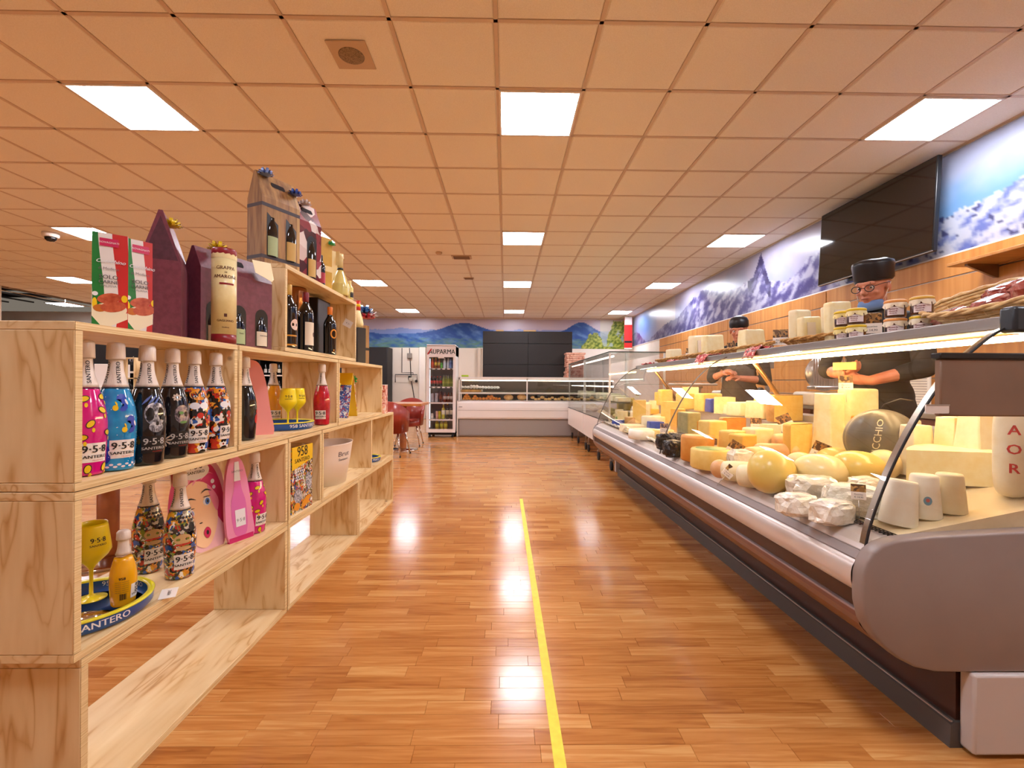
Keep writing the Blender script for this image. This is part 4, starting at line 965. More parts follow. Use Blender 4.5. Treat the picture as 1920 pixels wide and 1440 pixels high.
# white bucket
def bucket(nm, lab, loc, prof, m, words, f, sy=1.0, ink_m=ink, size=.05):
    t = thing(nm, lab, 'bucket', loc); t.scale = (1,sy,1)
    b = G().lathe(prof, 48).build('bucket_body', m, t)
    rf = ginterp(prof[1:4]); g = G()
    for wd,z,s_ in words: text_cyl(g, wd, s_, rf, z, f, bold=.0012, off=.0015)
    g.build('lettering', ink_m, t); return t
wb = mat('white plastic bucket', '#f0e4da', .3)
t = bucket('ice_bucket', 'large white plastic ice bucket with round hole under the rim', (-1.168,3.1,B1), [(.0,.0),(.098,.0),(.125,.17),(.136,.262),(.139,.268),(.132,.266),(.12,.16),(.094,.006),(0,.006)], wb, [('Brut','.2' and .2,.045),('Santero',.165,.022)], R(70), 1.6, mat('grey ink'))
G().lathe([(0,0),(.012,0),(.012,.006),(0,.007)],16,M=Mt((.118,.09,.235),ry=pi/2)).build('hole_plug', mat('tan plug','#8a6a4c',.5), t, loc=(-.235,.0,0))
bucket('ice_bucket', 'yellow ice bucket at left of the folded comic board, third row', (-1.17,2.98+.06,B2), [(.0,.0),(.06,.0),(.078,.12),(.09,.235),(.094,.242),(.088,.24),(.074,.12),(.056,.006),(0,.006)], mat('yellow plastic','#e8cf14',.25,coat=.3), [('9·5·8',.14,.05),('SANTERO',.09,.02)], R(75))
# folded comic board (A shape)
t = thing('folded_board', 'folded cardboard tent board with yellow, blue and red comic print', 'display board', (-1.12,3.28,B2))
bl = vmat('blue dot print', ['#2f52a6','#c7d0e6','#2f52a6','#3f62b6','#e7e9ef','#b8352c'], 90, .4, coat=0)
G().rbox(-.1,.02,-.004,.004,0,.33,.001,1,M=Mt((0,-.02,0),rx=-.30)).build('front_leaf', bl, t)
G().rbox(-.1,.02,-.004,.004,0,.33,.001,1,M=Mt((0,.18,0),rx=.30)).build('rear_leaf', ycard, t)
G().rbox(-.1,.022,-.006,.006,.24,.33,.001,1,M=Mt((0,-.02,0),rx=-.30)).build('yellow_header', ycard, t)
G().rbox(.021,.0225,-.005,.005,.0,.3,.0005,1,M=Mt((0,.18,0),rx=.30)).build('edge_print', vmat('warm print',['#e9b45f','#d9552c','#f0e2c0','#e8cf14'],60,.4,coat=0), t)
t = thing('bottle_box', 'white box with printed black bottle and green bow behind the comic board', 'box', (-1.25,3.56,B2))
G().box(-.05,.05,-.1,.1,0,.31).build('box_body', mat('white card','#eadfdc',.5), t)
g = G().box(-.04,.04,-.103,-.1005,.0,.06); g.add([(.051,y,z) for y,z in blob([(-.03,.02),(.05,.02),(.05,.14),(.025,.2),(.02,.26),(.0,.26),(-.005,.2),(-.03,.14)])],[tuple(range(32))]); g.build('printed_bottle', ink, t)
g = G().box(.0515,.052,-.03,.05,.07,.15); g.build('printed_label', twht, t)
g = G(); text_flat(g, 'Li', .12, Mt((.0525,-.05,.19),rx=pi/2,rz=pi/2), bold=.003); text_flat(g, 'd', .06, Mt((.0525,.01,.11),rx=pi/2,rz=pi/2), bold=.002); g.build('lettering', ink, t)
def bow(nm, col, lab, loc, r, top=True, parent=None):
    g = G(); rb = random.Random(int(loc[0]*1000))
    for ring,(n,el) in enumerate(((9,.15),(8,.55),(5,1.0))):
        for q in range(n):
            a = 2*pi*q/n+ring*.35; d = Vector((cos(a)*cos(el), sin(a)*cos(el), sin(el))); s_ = Vector((-sin(a),cos(a),0))*r*.16
            p = [Vector((0,0,0)), d*r*.55+Vector((0,0,r*.18)), d*r*.98, d*r*.6-Vector((0,0,r*.06)), Vector((0,0,0))]
            k0 = []
            for v_ in p: k0 += [v_-s_, v_+s_]
            g.add(k0, [(2*i,2*i+1,2*i+3,2*i+2) for i in range(4)], True)
    o = g.build(nm, mat('ribbon '+col, col, .25, .2, coat=.3), parent, loc)
    if parent is None: tag(o, lab, 'bow')
    return o
b = bow('bow','#2fae4a','', (.06,.06,.27), .04, parent=t); b.rotation_euler = (0,pi/2,0)
t = thing('bottle_box', 'narrow pink and white printed box standing at the end of the second row top', 'box', (-1.09,4.12,Z2+.001))
G().box(-.035,.035,-.05,.05,0,.245).build('box_body', vmat('pink print',['#e7b9ad','#c9685a','#f0dccf','#b8523c','#e8a98f'],40,.4,coat=0), t)
G().box(-.036,.036,-.051,.051,.246,.252).build('lid', whitel, t)

# ---------------- curved glass cheese counter ----------------
Y0, Y1 = 1.355, 5.62
end_m = nmat('mauve grey moulded plastic', [(.3,'#8c7c77'),(.7,'#968882')], 3, rough=.38)
lip_m = mat('pearl grey profile', '#cfc4bf', .3); band_m = mat('mid grey profile', '#8f8482', .35); bump_m = mat('silver bumper', '#d9d0cb', .3, .35)
brown_m = mat('chocolate panel', '#4a2b20', .38); brown2 = mat('brown profile', '#7c5547', .35, .2); darkgrey = mat('dark grey rail', '#57514d', .4)
case = thing('cheese_counter', 'long curved-glass refrigerated cheese counter with silver bumper', 'deli counter', (0,0,0))
OUT = [(1.075,.395),(1.062,.45),(1.060,.50),(1.062,.54),(1.072,.575),(1.09,.605),(1.12,.628),(1.16,.642),(1.28,.655),(1.6,.672),(2.08,.69),(2.08,.25),(1.36,.25),(1.28,.252),(1.22,.265),(1.17,.29),(1.125,.325),(1.095,.36)]
def endcap(ya, yb):
    bm = bmesh.new(); vs = [bm.verts.new((x,ya,z)) for x,z in OUT]; f = bm.faces.new(vs)
    r_ = bmesh.ops.extrude_face_region(bm, geom=[f]); bmesh.ops.translate(bm, vec=(0,yb-ya,0), verts=[v for v in r_['geom'] if isinstance(v,bmesh.types.BMVert)])
    bmesh.ops.recalc_face_normals(bm, faces=bm.faces)
    ed = [e for e in bm.edges if abs(e.verts[0].co.y-e.verts[1].co.y) < 1e-6]
    bmesh.ops.bevel(bm, geom=ed, offset=.009, segments=3, profile=.5, affect='EDGES')
    g = G(); g.bm(bm, True); me_flat = None; return g
endcap(Y0,Y0+.05).build('end_cap', end_m, case); endcap(Y1-.05,Y1).build('end_cap', end_m, case)
ya, yb = Y0+.045, Y1-.045
def sweep(nm, prof, m): return G().strip(prof, ya, yb, 'y', False).build(nm, m, case)
def sweeps(nm, prof, m): return G().strip(prof, ya, yb, 'y', True).build(nm, m, case)
sweep('tray_lip', [(1.205,.634),(1.20,.640),(1.135,.625),(1.095,.598),(1.095,.59)], lip_m)
sweep('groove', [(1.097,.598),(1.092,.590),(1.089,.588)], mat('black seal'))
sweep('glass_rail', [(1.094,.594),(1.088,.593),(1.075,.572),(1.078,.565)], band_m)
sweeps('bumper', [(1.078,.567),(1.069,.562),(1.062,.55),(1.058,.53),(1.058,.508),(1.063,.488),(1.072,.476)], bump_m)
sweep('recess_band', [(1.073,.478),(1.088,.472),(1.086,.42),(1.076,.414)], brown_m)
sweep('lower_rail', [(1.077,.416),(1.073,.412),(1.075,.396),(1.082,.392)], brown2)
sweep('lower_profile', [(1.083,.394),(1.085,.372),(1.105,.348),(1.14,.315),(1.20,.285),(1.38,.27)], mat('copper tone profile','#8f6a57',.38,.3))
G().box(1.385,1.40,ya,yb,.07,.28).build('kick_panel', brown_m, case)
g = G().prism([(1.358,.0),(1.362,.07),(1.372,.078),(1.40,.078),(1.40,0)], ya-.01, yb, 'y'); g.build('base_rail', darkgrey, case)
G().box(1.360,1.366,ya-.01,yb,.079,.084).build('rail_bead', steel, case)
G().rbox(1.385,2.06,Y0-.012,Y0+.035,.012,.25,.008,2).build('end_leg', mat('pale grey leg','#c9beb8',.35), case)
G().rbox(1.335,1.42,Y1-.05,Y1-.0,.04,.25,.004,1).build('end_leg', mat('pale grey leg'), case)
g = G().box(1.42,2.06,ya,yb,.0,.60); g.build('cabinet_body', mat('steel body','#9a9391',.5), case)
DX0, DX1 = 1.20, 2.02
def dz(x): return .632+(x-1.15)*.2
deck_m = nmat('steel and paper deck', [(.35,'#cdb58a'),(.6,'#e5d3ab')], 5, rough=.4)
G().prism([(1.20,dz(1.2)-.01),(1.20,dz(1.2)),(DX1,dz(DX1)),(DX1,.6),(1.42,.6)], ya, yb, 'y').build('display_deck', deck_m, case)
G().rbox(DX1,DX1+.14,ya,yb,.60,.90,.004,1).build('rear_panel', mat('steel body'), case)
G().rbox(1.80,DX1-.001,ya+.3,yb,.74,.858,.003,1).build('rear_step', mat('steel body'), case)
g = G()
for k in range(int((yb-ya)/.016)): g.box(1.172,1.203,ya+k*.016,ya+k*.016+.004,.6405,.6435)
for k in range(3): g.box(1.173+k*.013,1.176+k*.013,ya,yb,.6436,.6455)
g.build('grille_wire', mat('black wire','#1c1611',.4,.5), case)['kind'] = 'stuff'
# curved front glass
GP = smooth_prof([(1.107,.598),(1.120,.66),(1.146,.74),(1.195,.86),(1.26,.985),(1.335,1.10),(1.41,1.185),(1.51,1.265),(1.60,1.305)], 4)
cgl = glassy('counter glass', (.99,1,.98,1), 0, ior=1.52)
for a,b_ in ((Y0+.05,3.29),(3.31,Y1-.05)): G().strip(GP, a, b_, 'y', True).build('curved_pane', cgl, case)
for y,w_,m_ in ((Y0+.052,.004,black_paint),(3.30,.005,mat('grey glass seam','#6a625c',.3)),(Y1-.052,.005,mat('grey glass seam'))):
    G().tube([(x,y,z) for x,z in GP], w_, 6).build('glass_edge', m_, case)
G().strip([(x+.003,z) for x,z in GP], Y0+.060, Y0+.082, 'y', True).build('edge_trim', mat('brushed steel rail'), case)
G().add([(x,Y0+.058,z) for x,z in GP]+[(2.03,Y0+.058,1.305),(2.03,Y0+.058,.68)], [tuple(range(len(GP)+2))]).build('side_pane', cgl, case)
for y in (Y0+.2,3.30,Y1-.12):
    q = G().tube([(1.77,y,1.285),(2.05,y,.90)], .016, 6).build('strut', mat('bronze strut','#a67f4e',.3,.6), case)
# top shelf with lamp
G().rbox(1.595,2.06,Y0+.03,Y1,1.292,1.316,.006,2).build('top_shelf', mat('satin aluminium','#a8a19d',.3,.7), case)
G().rbox(1.585,1.60,Y0+.03,Y1,1.283,1.326,.005,2).build('shelf_nose', mat('dull aluminium','#8f8884',.35,.6), case)
G().box(1.60,2.04,Y0+.05,Y1-.02,1.283,1.291).build('shelf_underside', mat('bronze panel','#8a6a45',.6,.2), case)
G().tube([(1.70,Y0+.1,1.262),(1.70,Y1-.1,1.262)], .011, 8).build('lamp_tube', emis('counter tube','#ffd9a0',TUBE_POWER*2.2), case)
G().rbox(1.69,1.73,Y0+.06,Y0+.1,1.25,1.285,.004,1).build('lamp_socket', mat('white plastic'), case)
G().rbox(1.535,1.62,Y0+.02,Y0+.07,1.265,1.345,.01,2).build('corner_bracket', mat('dark bracket','#3a3f45',.3,.4), case)
# rear/near end panel
t = thing('end_screen', 'flat brown screen panel with black top edge at near end of counter', 'panel', (0,1.30,0))
G().rbox(1.237,2.30,0,.022,1.015,1.178,.004,1).build('panel', nmat('taupe laminate',[(.35,'#7d6350'),(.65,'#8a6f5b')],4,rough=.45), t)
G().rbox(1.232,2.30,-.004,.028,1.178,1.196,.003,1).build('top_edge', mat('black seal'), t)
G().rbox(1.19,1.26,-.004,.0,1.023,1.048,.002,1).build('tag_holder', mat('white plastic'), t)
for x in (1.85,2.2): G().box(x,x+.03,.0,.02,.66,1.016).box(x,x+.03,.0,.05,.655,.662).build('post', steel, t)
G().box(1.192,1.26,-.0045,-.0035,1.045,1.049).build('holder_edge', steel, t)

# ---------------- cheeses ----------------
def cm(name, a, b_, scale=22, rough=.45, bump=.12, **k): return nmat(name, [(.3,a),(.7,b_)], scale, rough=rough, bump=bump, **k)
C = dict(
 pale=cm('pale cheese','#f0dc9c','#f8ecc0'), yellow=cm('yellow cheese','#ecc766','#f3d680'), gold=cm('golden cheese','#e3b04a','#ecbf5c'),
 orange=cm('orange rind','#cf8430','#dfa04a',14), white=cm('white cheese','#efe6cf','#f8f3e4',16), cream=cm('cream cheese','#eeddae','#f5ebc9',18),
 rind=cm('tan rind','#b98a4a','#cfa463',30), grey=cm('grey green rind','#8f8a5e','#a9a373',26), pink=cm('peach skin','#dba46a','#e9bd88',18,.35),
 wax=cm('smooth provolone','#e3c25c','#ead07a',4,.28,.02), wax2=cm('pale provolone','#ecd692','#f2e2ad',4,.28,.02), green=cm('green wax','#7d9d58','#a4bd7c',12),
 blue=cm('blue foil','#2b3f9e','#3c56b8',20,.3), blackp=cm('black packet','#16141a','#3a3634',60,.15,.4), dark=nmat('dark grey rind',[(.3,'#5c5647'),(.7,'#7a7362')],9,(1,1,1),.38))
film = nmat('crinkled film', [(.35,'#e8dcc6'),(.65,'#fbf6ea')], 35, rough=.12, bump=.5, coat=.5)
tow = nmat('gauze cloth', [(.4,'#d9d3bf'),(.6,'#efeadb')], 90, (1,1,3), .7, bump=.3)
photo_m = vmat('photo card print', ['#4b2f17','#8f6a3a','#c39a5d','#3a2412','#b07c3d','#6d4a25'], 55, .35, coat=.2)
card_m = mat('card white', '#efe2d4', .5)
def chz(kind, pos, w_, h, c, lab, rz=0.0, dp=1.0, nm=None, c2=None, cat='cheese', grp='cheeses in the glass counter', tilt=0, seed=0, z=None):
    """one cheese standing on the sloping deck; w_ = width across the view, h = height, dp = depth ratio"""
    x,y = pos; zz = dz(x)+.001 if z is None else z
    t = thing(nm or {'wedge':'cheese_wedge','block':'cheese_block','wheel':'round_cheese','half':'half_round_cheese','pear':'provolone','ball':'cheese_ball','log':'cheese_log','cone':'ricotta_cone','wrap':'wrapped_cheese','tall':'tall_cheese_slab'}[kind], lab, cat, (x,y,zz), rz, grp)
    r = w_/2; m = C.get(c, c) if isinstance(c,str) else c; m2 = C[c2] if c2 else None
    if kind == 'wheel':
        g = G().lathe([(0,0),(r*.94,0),(r,h*.08),(r,h*.92),(r*.94,h),(0,h)], 28); g.jitter(r*.02,9,seed); g.build('cheese_body', m, t)
        if m2: G().lathe([(0,h+.001),(r*.75,h+.001),(r*.76,h+.0)], 24).build('top_label', m2, t)
    elif kind == 'half':          # half wheel, cut face towards -Y
        g = G().lathe([(0,0),(r*.95,0),(r,h*.08),(r,h*.92),(r*.95,h),(0,h)], 20, a0=0, a1=pi); g.add([(-r*.99,.0,.003),(r*.99,0,.003),(r*.99,0,h-.003),(-r*.99,0,h-.003)],[(0,1,2,3)],False,1)
        g.build('cheese_body', [C[c2] if c2 else C['rind'], m], t)
    elif kind == 'wedge':         # triangular piece, rind at the back arc
        n = 8; A_ = .55; pts = [(0,-r*.9*dp)]+[(r*sin(-A_*1.6+2*A_*1.6*i/n)/sin(A_*1.6), r*.9*dp-r*.35*dp*(1-cos((i/n-.5)*2.2))) for i in range(n+1)]
        g = G().prism(pts, 0, h, 'z', mi=0); 
        for q in range(len(g.f)):
            if 1 <= q <= n: g.mi[q] = 1
        g.build('cheese_body', [m, C[c2] if c2 else C['rind']], t, fix=True)
    elif kind in ('block','tall'):
        g = G(); b_ = min(w_,h)*(.1 if kind == 'block' else .05); bm = bmesh.new(); bmesh.ops.create_cube(bm, size=1)
        for q in bm.verts:
            tp = 1-(.18 if kind == 'tall' else .05)*(q.co.z > 0); q.co = Vector((q.co.x*w_*tp, q.co.y*w_*dp*tp, (q.co.z+.5)*h))
        bmesh.ops.bevel(bm, geom=bm.edges[:], offset=b_, segments=3, profile=.6, affect='EDGES')
        if kind == 'tall': bmesh.ops.subdivide_edges(bm, edges=bm.edges[:], cuts=2, use_grid_fill=True)
        g.bm(bm, True); g.jitter(w_*.035 if kind=='tall' else w_*.015, 28, seed); g.build('cheese_body', m, t)
        if m2: G().box(-w_*.47,w_*.47,w_*dp*.5,w_*dp*.53,h*.03,h*.95).build('rind', m2, t)
    elif kind == 'pear':          # lying provolone with tied neck towards +X local
        pr = smooth_prof([(0,0),(r*.55,r*.12),(r*.92,r*.5),(r,r*.95),(r*.86,r*1.45),(r*.5,r*1.85),(r*.2,r*2.0),(r*.16,r*2.08)],3)
        s_ = h/(2*r); g = G().lathe(pr, 28, M=Mt((-r*.9,0,h*.5),ry=pi/2)@Matrix.Diagonal((s_,1,1,1)).to_4x4()); g.build('cheese_body', m, t)
        k_ = G().ball((r*1.22,0,h*.5),r*.2,2,sc_=(1,1.1,1.1)); k_.build('tied_neck', C['wax2'] if m2 is None else m2, t)
        G().tube([(r*1.1,r*.18*cos(a),h*.5+r*.18*sin(a)) for a in [i*pi/5 for i in range(10)]], r*.03, 5, closed=True).build('string', mat('twine','#b98d4a',.8), t)
    elif kind == 'ball':
        g = G().ball((0,0,h/2),.5,3,sc_=(w_,w_*dp,h)); g.jitter(w_*.02,12,seed); g.build('cheese_body', m, t)
    elif kind == 'log':
        q = h/2; g = G().lathe(smooth_prof([(0,-r),(q*.7,-r*.93),(q,-r*.6),(q,r*.6),(q*.7,r*.93),(0,r)],3), 20, M=Mt((0,0,q),ry=pi/2)); g.jitter(w_*.015,14,seed); g.build('cheese_body', m, t)
    elif kind == 'cone':
        g = G().lathe([(r*.98,0),(r,h*.02),(r*.78,h*.95),(r*.72,h),(r*.3,h*.985),(0,h)], 28); g.jitter(w_*.008,60,seed); g.build('cheese_body', m, t)
    elif kind == 'wrap':
        bm = bmesh.new(); bmesh.ops.create_icosphere(bm, subdivisions=3, radius=1)
        for v in bm.verts:
            n_ = mnoise.noise(v.co*2.6+Vector((seed*3.1,0,seed))); k_ = 1+.28*n_; sx_ = math.copysign(abs(v.co.x)**.6,v.co.x); sy_ = math.copysign(abs(v.co.y)**.6,v.co.y); sz_ = math.copysign(abs(v.co.z)**.6,v.co.z)
            v.co = Vector((sx_*r*k_, sy_*r*dp*k_, (sz_*.5*(1+.15*n_)+.5)*h))
        G().bm(bm, False).build('wrapped_body', m, t)
    if tilt: t.rotation_euler = (0,tilt,rz)
    return t
def card(pos, z, lab, rz=.0, tilt=-.25, s=1.0, roll=0.0, txt=('Pecorino','€ 14,90'), nm='price_card'):
    t = thing(nm, lab, 'price card', (pos[0],pos[1],z), 0, 'price cards in the glass counter'); t.rotation_euler = (tilt,roll,rz)
    G().rbox(-.035*s,.035*s,-.0015,.0015,.042*s,.085*s,.001,1).build('photo_part', photo_m, t)
    G().rbox(-.035*s,.035*s,-.0016,.0016,.0,.042*s,.001,1).build('text_part', card_m, t)
    G().tube([(0,.002,0),(0,.002,-.06)],.0012,5).build('pick', steel, t)
    g = G(); text_flat(g, txt[0], .011*s, Mt((0,-.0026,.028*s),rx=pi/2)); text_flat(g, txt[1], .013*s, Mt((0,-.0026,.013*s),rx=pi/2)); g.build('lettering', ink, t)
    return t
S_ = 'standing '
CH = [
  ('wedge',1.708,1.709,0.433,0.122,'pale','big low pale cheese wedge lying behind the three ricotta cones',{'rz': 0.6, 'dp': 0.7, 'c2': 'rind'}),
  ('tall',1.793,1.828,0.128,0.217,'pale','tall narrow cheese slab rising just right of the glass edge',{'rz': 0.3, 'dp': 0.6}),
  ('tall',1.854,1.754,0.238,0.247,'cream','broad film-wrapped cheese slab beside the white salami',{'rz': 0.2, 'dp': 0.4}),
  ('tall',1.682,1.874,0.132,0.202,'cream','pale slab half hidden behind the steel glass trim',{'rz': 0.3, 'dp': 0.5}),
  ('cone',1.267,1.477,0.103,0.141,'white','leftmost of the three white ricotta cones at the near end, leaning',{'tilt': 0.12}),
  ('cone',1.364,1.489,0.094,0.137,'white','middle white ricotta cone with round blue and red stamp',{}),
  ('cone',1.447,1.488,0.090,0.124,'cream','rightmost creamy ricotta cone at the near end',{}),
  ('wrap',1.223,1.597,0.171,0.108,tow,'gauze-wrapped white cheese lying by the near glass edge',{'rz': -0.5, 'dp': 0.6}),
  ('wrap',1.121,1.567,0.150,0.085,film,'film-wrapped white cheese lying by the black grille, lowest in the photo',{'rz': 0.3, 'dp': 0.6}),
  ('wrap',1.077,1.692,0.143,0.086,film,'film-wrapped white cheese right of the big yellow provolone',{'rz': 0.1, 'dp': 0.7}),
  ('wrap',1.218,1.818,0.174,0.098,film,'crumpled film-wrapped mozzarella in front of the provolone dome',{'rz': -0.2, 'dp': 0.7}),
  ('wrap',1.250,1.690,0.152,0.086,film,'crumpled film-wrapped mozzarella beside the small white card',{'rz': 0.5, 'dp': 0.7}),
  ('wrap',1.374,1.756,0.109,0.076,film,'small film-wrapped cheese against the near glass edge',{'rz': 0.2, 'dp': 0.7}),
  ('pear',1.146,1.993,0.191,0.186,'wax','large round yellow provolone in a bag, front row centre',{'rz': -0.25}),
  ('pear',1.329,1.937,0.206,0.143,'wax2','pale provolone dome behind the film-wrapped cheeses',{'rz': 0.2}),
  ('pear',1.395,2.170,0.123,0.103,'wax2','small pale provolone squeezed behind the large round one',{'rz': 0.5}),
  ('pear',1.517,2.114,0.167,0.110,'wax','yellow provolone below the tilted dark price card',{'rz': 0.1}),
  ('pear',1.466,1.910,0.197,0.133,'wax','yellow provolone with tied neck left of the near glass edge',{'rz': -0.1}),
  ('pear',1.561,1.889,0.123,0.123,'wax2','provolone touching the near glass edge from the left',{'rz': 0.9}),
  ('ball',1.859,2.308,0.068,0.047,'wax','tiny yellow cheese ball on top of the provolone pile',{'z': 0.8595}),
  ('log',1.136,2.252,0.148,0.097,'cream','mouldy white cheese log at the black grille, left one',{'rz': -0.3}),
  ('log',1.140,2.115,0.139,0.100,'cream','mouldy white cheese log touching the large provolone',{'rz': -0.5}),
  ('ball',1.099,2.357,0.091,0.096,'pink','small pinkish cheese ball half under the dark leaflet',{'dp': 1}),
  ('log',1.349,2.449,0.161,0.100,'pink','peach-skinned sausage-shaped cheese behind the large provolone',{'rz': 0.2}),
  ('log',1.473,2.499,0.227,0.085,'pink','long peach-skinned sausage-shaped cheese in the middle',{'rz': -0.35}),
  ('log',1.630,2.666,0.151,0.091,'pink','short peach cheese ball with red spot above the long one',{'rz': -0.2}),
  ('wrap',1.238,2.413,0.115,0.115,film,'shiny white wrapped cheese right of the green-topped wheel',{'dp': 0.8}),
  ('wheel',1.156,2.585,0.219,0.110,'yellow','yellow cheese wheel with green top label in the front row',{'c2': 'green'}),
  ('wheel',1.178,2.819,0.196,0.152,'orange','orange wheel in clear film in the front row',{'c2': 'pink'}),
  ('wrap',1.097,3.025,0.117,0.117,'blackp','black and white cheese packet by the grille, right one',{'dp': 0.8, 'rz': 0.4}),
  ('wrap',1.139,3.298,0.113,0.120,'blackp','black and white cheese packet by the grille, left one',{'dp': 0.8}),
  ('wrap',1.256,3.356,0.122,0.099,'blackp','black cheese packet behind the other two',{'dp': 0.8, 'rz': 0.2}),
  ('block',1.388,3.480,0.118,0.213,'grey','grey-green rinded cheese block standing upright',{'dp': 1.2, 'rz': 0.2, 'c2': 'rind'}),
  ('block',1.346,2.991,0.149,0.197,'yellow','tall yellow cheese block with rounded golden corner',{'dp': 0.8, 'rz': 0.3, 'c2': 'gold'}),
  ('half',1.576,3.162,0.199,0.156,'orange','deep orange half-round cheese behind the yellow blocks',{'rz': 0.3, 'c2': 'orange'}),
  ('block',1.380,2.793,0.127,0.146,'yellow','yellow trapezoid cheese behind the two brown cards',{'dp': 0.9, 'rz': 0.5}),
  ('block',1.374,2.663,0.121,0.139,'gold','golden cheese block above the white wrapped cheese',{'dp': 0.9, 'rz': 0.35}),
  ('block',1.519,2.767,0.138,0.138,'pale','pale cheese block below the upright photo card',{'dp': 0.9, 'rz': 0.2}),
  ('wedge',1.647,2.817,0.128,0.128,'cream','pale holey cheese wedge left of the peach ball',{'rz': 0.2}),
  ('half',1.595,2.470,0.177,0.172,'yellow','yellow half round cheese with holes right of the peach ball',{'rz': 0.4, 'c2': 'gold'}),
  ('half',1.880,3.048,0.265,0.177,'yellow','large yellow half wheel with brown rind in the back row',{'rz': 0.35, 'c2': 'rind', 'z': 0.8595}),
  ('tall',1.734,2.443,0.144,0.310,'pale','very tall pale cheese slab left of the crumbly one',{'dp': 0.8, 'rz': 0.25}),
  ('tall',1.862,2.447,0.133,0.217,'cream','crumbly rough-faced cheese slab left of the grey provolone',{'dp': 0.7, 'rz': 0.2, 'z': 0.8595}),
  ('block',1.862,2.424,0.182,0.226,'pale','broad pale slab behind the crumbly cheese',{'dp': 0.5, 'rz': 0.1, 'z': 0.8595}),
  ('half',1.878,2.327,0.202,0.088,'cream','cut cream cheese half leaning before the grey provolone',{'rz': 0.25, 'c2': 'orange', 'z': 0.8595}),
  ('block',1.954,2.635,0.269,0.090,'cream','long film-wrapped block lying at the back under the orange card',{'dp': 0.4, 'rz': 0.05, 'z': 0.8595}),
  ('block',1.952,2.243,0.117,0.076,'pale','small pale cheese block at the back left of the brown screen',{'dp': 0.7, 'z': 0.8595}),
  ('wedge',1.962,3.234,0.197,0.109,'cream','pale wedge in the back row above the large half wheel',{'rz': 0.3, 'z': 0.8595}),
  ('tall',1.951,3.489,0.103,0.175,'yellow','narrow yellow slab in the back row left of the pale wedge',{'dp': 1, 'z': 0.8595}),
  ('block',1.870,3.316,0.187,0.127,'pale','flat pale cheese behind the upright photo card',{'dp': 1, 'rz': 0.2, 'z': 0.8595}),
  ('block',1.869,3.607,0.187,0.106,'cream','low cream cheese behind the orange half wheel',{'dp': 1, 'rz': 0.1, 'z': 0.8595}),
  ('wedge',1.867,3.867,0.175,0.140,'pale','pale wedge wrapped in printed film, centre back',{'rz': 0.4, 'z': 0.8595}),
  ('block',1.861,4.062,0.157,0.120,'blue','blue foil cheese packet in the centre back',{'dp': 0.8, 'z': 0.8595}),
  ('block',1.864,4.234,0.202,0.163,'yellow','yellow block behind the grey-green rinded one',{'dp': 0.8, 'rz': 0.1, 'z': 0.8595}),
  ('block',1.865,4.603,0.271,0.157,'yellow','wide yellow block in the second row from the back',{'dp': 0.7, 'rz': 0.1, 'z': 0.8595}),
  ('wedge',1.955,4.782,0.185,0.217,'pale','pale upright wedge under the glass seam',{'rz': 0.2, 'z': 0.8595}),
  ('block',1.960,3.811,0.284,0.077,'cream','flat cream slab in the back row behind the orange half wheel',{'dp': 0.7, 'z': 0.8595}),
  ('wedge',1.483,3.896,0.133,0.195,'gold','golden wedge directly left of the grey-green block',{'rz': 0.3}),
  ('wedge',1.563,4.320,0.167,0.226,'yellow','yellow wedge crossed by the glass seam',{'rz': 0.5}),
  ('block',1.858,5.366,0.147,0.184,'yellow','small upright yellow block with white label, far half',{'dp': 0.8, 'z': 0.8595}),
  ('block',1.815,5.458,0.075,0.150,'gold','thin golden slab next to the small labelled block',{'dp': 1.4, 'z': 0.8595}),
  ('block',1.749,5.479,0.274,0.062,'gold','long flat golden cheese in the back row of the far half',{'dp': 0.6}),
  ('wedge',1.442,4.865,0.155,0.243,'yellow','tall orange-brown wedge in the middle of the far half',{'rz': 0.3, 'c2': 'orange'}),
  ('wheel',1.400,4.364,0.217,0.118,'cream','low cream wheel behind the blue foil cup',{'c2': 'white'}),
  ('block',1.372,4.214,0.135,0.086,'blue','blue and white foil cheese cup with low rim',{'dp': 0.8}),
  ('wheel',1.187,3.921,0.273,0.079,'white','flat white wheel in the front row of the far half',{'c2': 'cream'}),
  ('wheel',1.309,3.826,0.173,0.061,'yellow','flat yellow wheel beside the flat white one',{'c2': 'cream'}),
  ('wheel',1.345,4.939,0.135,0.079,'rind','small brown-sided cheese wheel in the far half',{'c2': 'cream'}),
  ('wedge',1.380,5.340,0.134,0.110,'pale','pale cheese wedge under the holey slabs at the far end',{'rz': 0.2}),
  ('block',1.700,6.335,0.160,0.174,'yellow','holey yellow slab at the far end, right one',{'dp': 0.4, 'rz': 0.5}),
  ('block',1.643,6.516,0.135,0.179,'yellow','holey yellow slab at the far end, left one',{'dp': 0.4, 'rz': 0.2}),
  ('wedge',1.713,6.077,0.111,0.125,'gold','golden wedge beside the holey slabs',{'rz': 0.2}),
  ('wheel',1.520,5.317,0.157,0.085,'white','small white wheel with dark label behind the brown-sided one',{'c2': 'pink'}),
  ('wedge',1.670,5.425,0.161,0.136,'cream','cream wedge behind the tall orange-brown one',{'rz': 0.1}),
  ('wheel',1.354,5.456,0.100,0.044,'green','green-rinded flat wheel at the far end, back row',{'c2': 'green'}),
  ('wedge',1.367,5.460,0.112,0.125,'cream','upright cream wedge standing in the far back corner',{'rz': 0.3}),
  ('wrap',1.553,5.460,0.137,0.137,film,'film-wrapped pale cheese at the far back',{'dp': 0.8}),
  ('wrap',1.663,5.444,0.112,0.162,film,'tall film-wrapped cheese at the far back, right one',{'dp': 0.6}),
  ('wedge',1.787,5.469,0.137,0.150,'cream','cream trapezoid cheese at the far back under the strut',{'rz': 0.2}),
